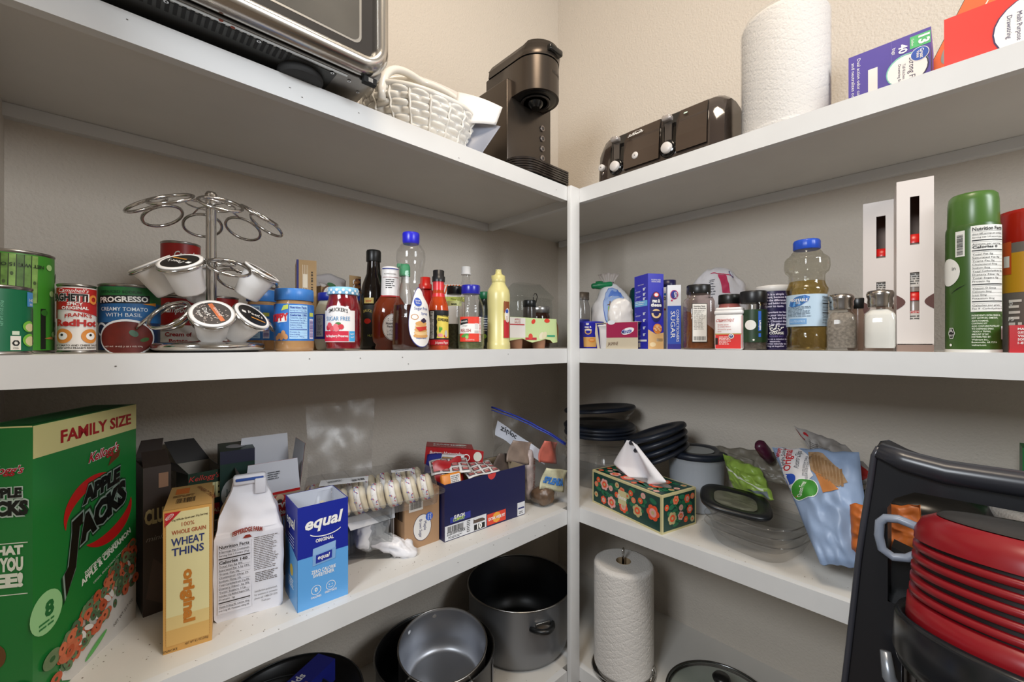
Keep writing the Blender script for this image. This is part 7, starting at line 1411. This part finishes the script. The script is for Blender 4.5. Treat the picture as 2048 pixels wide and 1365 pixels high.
# ---------------- bottom shelf ----------------
def pot(c, z, R, h, nm, label, out, inn, rimm, tilt=(0, 0, 0), hand=(), th=.003, base=.9, cat='pot', lip=1.02):
    t = thing(nm, label, cat, v3(c, z), tilt); p = P(); p.open = 1
    p.lathe([(.0001, 0), (R*base*.9, 0), (R*base, .006), (R*(base+1)/2*1.0+.0, .022), (R, h*.35), (R, h-.006), (R*lip, h-.001)], out, seg=64); p.make('outer_wall', t)
    p = P(); p.open = 1; p.lathe([(R*lip-.001, h-.001), (R-th, h-.006), (R-th, h*.35), (R*base-th, .014), (R*base*.85, .008), (.0001, .0078)][::1], inn, seg=64); p.make('inside', t)
    p = P(); p.tube([(R*lip*math.cos(2*PI*k/64), R*lip*math.sin(2*PI*k/64), h) for k in range(64)], .0022, rimm, closed=True, seg=6); p.make('rim', t); return t
NONS = M('0d0e10', rough=.35); GST = M('8a8c90', rough=.38, metal=.7)
cP = G(1045, 1340, Z5); cB, rB = cyl(938, 1140, 'A', .032)
t = pot(cB, Z5, rB, .185, 'stock_pot', 'large grey stock pot with black inside, in the corner by the post', GST, NONS, STEEL)
for sg in (0, 1):
    p = P(); a0 = facing(cB)-PI/2+.42+PI*sg
    pa = [(rB*1.0*math.cos(a0-.22), rB*math.sin(a0-.22), .135)]+[((rB+.03*math.sin(PI*k/10))*math.cos(a0-.22+.044*k), (rB+.03*math.sin(PI*k/10))*math.sin(a0-.22+.044*k), .135+.004*math.sin(PI*k/10)) for k in range(11)]
    p.tube(pa[1:], [.007, .0075]+[.008]*7+[.0075, .007], M('141516', rough=.35), seg=8)
    p.rbox((-.022, -.003, -.006), (.022, .001, .012), .001, STEEL, T=Matrix.Translation(((rB+.001)*math.cos(a0), (rB+.001)*math.sin(a0), .137)) @ Matrix.Rotation(a0+PI/2, 4, 'Z')); p.make('handle', t)
cK = Vector((.606, .935)); rK = .148
t = pot(cK, Z5, rK, .152, 'black_pot', 'wide black pot holding the steel saucepan', M('1a1a1c', rough=.3), NONS, M('8a8c8e', rough=.3, metal=1))
p = P(); s = around(rK+.001); p.rect(s, .10, .02, .125, .12, M('9a9aa0')); p.make('paper_label', t)
def rmat(t): return t
t = pot(cK+Vector((.006, -.022)), Z5+.062, .108, .13, 'steel_saucepan', 'brushed steel saucepan tilted inside the wide black pot', STEEL, M('b9bbc0', rough=.38, metal=1), STEEL, tilt=(.17, -.10, 0), base=.92, lip=1.01)
for a in (PI*.62, PI*.38):
    p = P(); p.lathe([(.0055, 0), (.0055, .001), (.003, .004), (.0001, .0045)], CHROME, seg=16, T=Matrix.Translation((.1045*math.cos(a), .1045*math.sin(a), .112)) @ Matrix.Rotation(a+PI/2, 4, 'Z') @ Matrix.Rotation(PI/2, 4, 'X')); p.make('rivet', t)
for a in (-PI*.9, -PI*.55):
    p = P(); p.tube([(.109*math.cos(a-.2), .109*math.sin(a-.2), .11), (.125*math.cos(a-.2), .125*math.sin(a-.2), .108), (.142*math.cos(a-.1), .142*math.sin(a-.1), .112), (.142*math.cos(a+.1), .142*math.sin(a+.1), .112), (.125*math.cos(a+.2), .125*math.sin(a+.2), .108), (.109*math.cos(a+.2), .109*math.sin(a+.2), .11)], .0032, CHROME, seg=8); p.make('wire_handle', t)
# stack of skillets on a deep pan
cF = Vector((.235, .955))
t = pot(cF, Z5, .13, .125, 'deep_pan', 'deep black pan at the bottom of the skillet stack', NONS, NONS, M('2a2b2c', rough=.4))
def skillet(c, z, R, lab, hd, m):
    t = thing('skillet', lab, 'skillet', v3(c, z)); p = P(); p.open = 1; p.lathe([(.0001, 0), (R*.76, 0), (R*.8, .003), (R*.96, .036), (R, .042)], m, seg=64); p.lathe([(R, .042), (R*.985, .043), (R*.95, .036), (R*.79, .006), (.0001, .0045)], m, seg=64); p.make('pan', t)
    p = P(); p.tube([(R*.985*math.cos(2*PI*k/64), R*.985*math.sin(2*PI*k/64), .0425) for k in range(64)], .0012, M('4a4c4e', rough=.35, metal=.6), closed=True, seg=5); p.make('rim', t)
    p = P(); p.tube([(R*.97*math.cos(hd), R*.97*math.sin(hd), .036), ((R+.03)*math.cos(hd), (R+.03)*math.sin(hd), .042), ((R+.15)*math.cos(hd), (R+.15)*math.sin(hd), .05)], [.010, .009, .011], NONS, seg=8); p.make('handle', t)
skillet(cF+Vector((.035, .03)), Z5+.127, .152, 'wider black skillet underneath the top skillet', 2.9, NONS)
skillet(cF+Vector((-.01, -.008)), Z5+.138, .128, 'black skillet on top of the stack, holding a blue foil box', -2.6, M('17181a', rough=.4))
N = G(566, 1352, Z5+.17); t = thing('foil_box', 'dark blue foil wrap box lying in the top skillet', 'box', v3(Vector((.235, .935)), Z5+.149), (.0, 0, .48)); p = P(); p.box((0, 0, 0), (.16, .05, .05), M('232a86', rough=.35)); s = flat((0, 0, .05), (1, 0, 0), (0, 1, 0)); p.text(s, 'Reynolds', .055, .024, .018, WHITE, rot=0, w=.085, bold=.02); p.text(s, 'Kitchens', .055, .006, .010, M('c88a8a'), w=.06); p.make('carton', t)
# paper towel on holder
c, r = cyl(1186, 1310, 'B', .004); Hh2 = zat(1122, c)-Z5
t = thing('towel_holder', 'chrome paper towel holder on the bottom right shelf', 'towel holder', v3(c, Z5)); p = P(); p.lathe([(.0001, 0), (r*1.04, 0), (r*1.06, .004), (r*1.0, .009), (.0001, .010)], CHROME, seg=48); p.tube([(0, 0, .01), (0, 0, Hh2+.012), (.004, 0, Hh2+.030), (.0, 0, Hh2+.036), (-.004, 0, Hh2+.030), (-.003, 0, Hh2-.01)], .0026, CHROME, seg=8); p.make('stand', t)
p = P(); p.tube([(r*1.0*math.cos(a), r*1.0*math.sin(a), .012+.03*math.sin(PI*k/8)) for k, a in enumerate([facing(c)-PI/2+1.0+.05*j for j in range(9)])], .002, CHROME, seg=6); p.make('arm', t)
towel('paper_towel_roll', 'white quilted paper towel roll on the chrome holder on the bottom shelf', c, r*.985, Z5+.0105, Hh2-.0105)
# glass lids
for (cx_, cy_), R_, z, lab in (((1.150, .428), .135, Z5+.012, 'round glass lid with steel rim and black knob on the bottom shelf'), ((1.09, .165), .12, Z5+.012, 'second glass pot lid at the lower right edge of the bottom shelf')):
    t = thing('cookware_lid', lab, 'lid', (cx_, cy_, z), (.0, -.0, 0)); p = P(); p.open = 1
    p.lathe([(R_*.97, .001), (R_*.85, .012), (R_*.55, .025), (R_*.2, .031), (.0001, .032)], mat('dfe6e2', rough=.05, kind='clear'), seg=56); p.make('glass', t)
    p = P(); p.tube([(R_*math.cos(2*PI*k/64), R_*math.sin(2*PI*k/64), .0) for k in range(64)], .0036, M('77797a', rough=.2, metal=1), closed=True, seg=8); p.tube([(R_*.97*math.cos(2*PI*k/64), R_*.97*math.sin(2*PI*k/64), -.006) for k in range(64)], .003, M('2c2d2e', rough=.3, metal=.5), closed=True, seg=6); p.make('rim', t)
    p = P(); p.lathe([(.0001, .031), (.012, .032), (.011, .044), (.020, .050), (.0225, .058), (.018, .064), (.0001, .066)], M('121314', rough=.3), seg=32); p.make('knob', t)

# ---------------- vacuum cleaner standing on the floor ----------------
VX = .80
def vp(px, py, x=VX): d = ray(px); q = d*(x/d.x); return (-q.y, zat(py, q))     # sideways and up on the plane x = const
t = thing('vacuum_cleaner', 'black upright vacuum cleaner with red ribbed cup standing on the floor at right', 'vacuum cleaner', (VX, -.065, FL), -PI/2)
VB = M('1d1e22', rough=.32); VB2 = M('2c2d33', rough=.28); off = Vector((-.065, 0, FL))
def loc(px, py, x=VX): a, b = vp(px, py, x); return (a-.065, b-FL)
sf = flat((0, 0, 0), (1, 0, 0), (0, 0, 1))
def Lp(L): return [loc(*q) for q in L]
left = Lp([(1752, 893), (1742, 910), (1735, 960), (1722, 1040), (1712, 1110), (1702, 1200), (1692, 1290), (1683, 1365)])
xb = left[-1][0]; zt_ = left[0][1]
def mir(L): return [(-x, z) for x, z in L]
# frame built as a ring: outer outline and the grip opening
outer = [(xb-.02, .05), (xb-.012, left[-1][1]-.3)]+left[::-1]
outer_r = mir(outer)[::-1]
ring_out = outer+[(left[0][0]+.010, zt_+.004), (left[0][0]+.03, zt_-.006), (left[0][0]+.06, zt_-.016)]+[(-(left[0][0]+.06), zt_-.016), (-(left[0][0]+.03), zt_-.006), (-(left[0][0]+.010), zt_+.004)]+outer_r
hole_l = Lp([(1776, 1060), (1775, 1015), (1790, 996), (1830, 984)]); hx = hole_l[0][0]
hole = hole_l+mir(hole_l)[::-1]
p = P()
bm = bmesh.new()
def ringprism(q, O_, Hl, y0, y1, m):
    bm = bmesh.new(); vo = [bm.verts.new((x, 0, z)) for x, z in O_]; vh = [bm.verts.new((x, 0, z)) for x, z in Hl]
    eo = [bm.edges.new((vo[i], vo[(i+1) % len(vo)])) for i in range(len(vo))]; eh = [bm.edges.new((vh[i], vh[(i+1) % len(vh)])) for i in range(len(vh))]
    bmesh.ops.triangle_fill(bm, edges=eo+eh, use_beauty=True); bm.verts.index_update()
    fs = [[v.index for v in f.verts] for f in bm.faces]; vs = [v.co.copy() for v in bm.verts]; bm.free()
    q.add([(v.x, y0, v.z) for v in vs], fs, m); q.add([(v.x, y1, v.z) for v in vs], [f[::-1] for f in fs], m)
    for L in (O_, Hl): k = len(L); q.add([(x, y0, z) for x, z in L]+[(x, y1, z) for x, z in L], [(i, (i+1) % k, k+(i+1) % k, k+i) for i in range(k)], m, True)
bm.free()
hole_big = [(x*1.0, z) for x, z in hole]; low = loc(1770, 1300)[1]
hz = min(z for x, z in hole); hole2 = [(hx, hz-.10), (hx, hz)]+hole[1:-1]+[(-hx, hz), (-hx, hz-.10)]
ringprism(p, ring_out, hole2, -.004, .045, VB)
o = p.make('handle_frame', t); b = o.modifiers.new('b', 'BEVEL'); b.width = .009; b.segments = 3; b.limit_method = 'ANGLE'; b.angle_limit = .6
p = P(); z1 = zt_-.016   # rounded grip bar on top, and raised edge on the left
p.tube([(left[0][0]+.004, -.006, zt_-.004), (left[0][0]+.03, -.009, zt_-.013), (left[0][0]+.07, -.009, zt_-.020), (-(left[0][0]+.07), -.009, zt_-.020), (-(left[0][0]+.03), -.009, zt_-.013), (-(left[0][0]+.004), -.006, zt_-.004)], [.012, .015, .016, .016, .015, .012], VB2, seg=12); p.make('grip', t)
p = P(); p.tube([(x+.004, -.006, z) for x, z in left]+[(xb-.01, -.006, left[-1][1]-.2)], .004, M('3a3b42', rough=.25), seg=8); p.make('edge_trim', t); p = P(); p.tube([(x*-1-.004, -.006, z) for x, z in left], .004, M('3a3b42', rough=.25), seg=8); p.make('edge_trim', t)
p = P()
pts_ = Lp([(1765, 1068), (1790, 1110), (1800, 1160), (1795, 1290)]); p.prism([(hx+.002, .25), (hx+.002, hz-.03), (hx+.05, hz-.045), (-(hx+.05), hz-.045), (-hx-.002, hz-.03), (-hx-.002, .25)], -.02, -.055, M('141517', rough=.35), flat((0, 0, 0), (1, 0, 0), (0, 0, 1))); p.make('back_panel', t)
# grey oval ring (cord hook / hose end)
g = Lp([(1764, 1036), (1762, 1062), (1768, 1088), (1790, 1104), (1818, 1106), (1840, 1096), (1845, 1062), (1835, 1044), (1800, 1030), (1775, 1028)]); p = P(); p.tube([(x, -.022, z) for x, z in g], .0056, M('8790a0', rough=.35), closed=True, seg=10); p.make('hose_ring', t)
# red ribbed cup
xc = .715; dd = VX-xc; tl = math.atan((1802-CX)/FPX); 
cu = Vector((xc, -.06)); RC = .104
yo = -(xc-VX) ; T0 = Vector((-(-.06)-.065, -(VX-xc), 0))   # local x = -(world y) - .065 ; local y = world x - VX
cxl, cyl_ = .06-.065, xc-VX
tn = (xc*Fv.x+(-.06)*Fv.y)-RC*.7
ztop = zat(1046, Vector((xc, .0)))-FL; zbot = ztop-.115
REDV = M('86121b', rough=.3); p = P()
prof = [(RC*.80, ztop+.002), (RC*.9, ztop-.004), (RC*.96, ztop-.018), (RC*.97, ztop-.026)]
z = ztop-.026
p.lathe([(RC*.80, ztop+.002), (RC*.9, ztop-.004), (RC*.965, ztop-.018), (RC*.97, ztop-.028)], REDV, seg=64, c=(cxl, cyl_, 0))
p.lathe([(RC*.90, ztop-.02), (RC*.95, ztop-.105)], M('120808', rough=.5), seg=64, c=(cxl, cyl_, 0))
for k in range(5):
    z0 = ztop-.036-.0128*k; R_ = RC*(.975+.007*k); p.lathe([(R_*.93, z0+.0035), (R_, z0+.003), (R_*1.004, z0-.0035), (R_*.93, z0-.0055)], REDV, seg=64, c=(cxl, cyl_, 0))
p.lathe([(RC*.95, ztop-.094), (RC*1.02, ztop-.095), (RC*1.035, ztop-.118), (RC*1.0, ztop-.122)], REDV, seg=64, c=(cxl, cyl_, 0)); p.make('red_filter_cage', t)
p = P(); p.lathe([(RC*.78, ztop+.003), (RC*.74, ztop+.006), (RC*.3, ztop+.008), (.0001, ztop+.008)], M('2a2827', rough=.55), seg=56, c=(cxl, cyl_, 0)); p.make('top_cap', t)
p = P(); p.lathe([(RC*1.03, ztop-.121), (RC*1.10, ztop-.112), (RC*1.13, ztop-.118), (RC*1.14, ztop-.155), (RC*1.10, ztop-.168), (RC*1.0, ztop-.17)], M('17181b', rough=.25), seg=64, c=(cxl, cyl_, 0)); p.make('cup_collar', t)
p = P(); p.open = 1; p.lathe([(RC*1.06, ztop-.168), (RC*1.05, ztop-.33), (RC*.95, ztop-.36)], mat('9a6a78', rough=.06, kind='clear'), seg=56, c=(cxl, cyl_, 0)); p.lathe([(RC*.6, ztop-.168), (RC*.55, ztop-.34)], M('4a1428', rough=.3), seg=40, c=(cxl, cyl_, 0)); p.make('dust_cup', t)
p = P(); p.lathe([(RC*.95, ztop-.36), (RC*1.12, ztop-.37), (RC*1.1, ztop-.62), (RC*.8, ztop-.66)], VB, seg=48, c=(cxl, cyl_, 0)); p.make('lower_body', t)
p = P(); q = Lp([(1776, 1310), (1790, 1345), (1800, 1365)]); p.tube([(q[0][0], -.03, q[0][1]+.02), (q[0][0]+.004, -.036, q[0][1]-.01), (q[0][0]+.03, -.04, q[0][1]-.05)], [.006, .008, .007], M('9aa0a8', rough=.3, metal=.6), seg=8); p.make('latch', t)
p = P(); p.rbox((-.15, -.26, .012), (.15, .05, .09), .02, VB); p.make('floor_head', t)
for x in (-.12, .12):
    p = P(); p.lathe([(.0001, -.008), (.02, -.008), (.022, 0), (.02, .008), (.0001, .008)], BLACK, T=Matrix.Translation((x, .02, .0225)) @ Matrix.Rotation(PI/2, 4, 'Y')); p.make('wheel', t)
MT = Matrix.Translation((cxl, cyl_, ztop-.05)) @ Matrix.Rotation(-.17, 4, 'X') @ Matrix.Translation((-cxl, -cyl_, -(ztop-.05)))
for o in t.children:       # the cup unit leans back against the body
    if o.name.split('.')[0] in ('red_filter_cage', 'top_cap', 'cup_collar', 'dust_cup'): o.location = MT.to_translation(); o.rotation_euler = MT.to_euler()
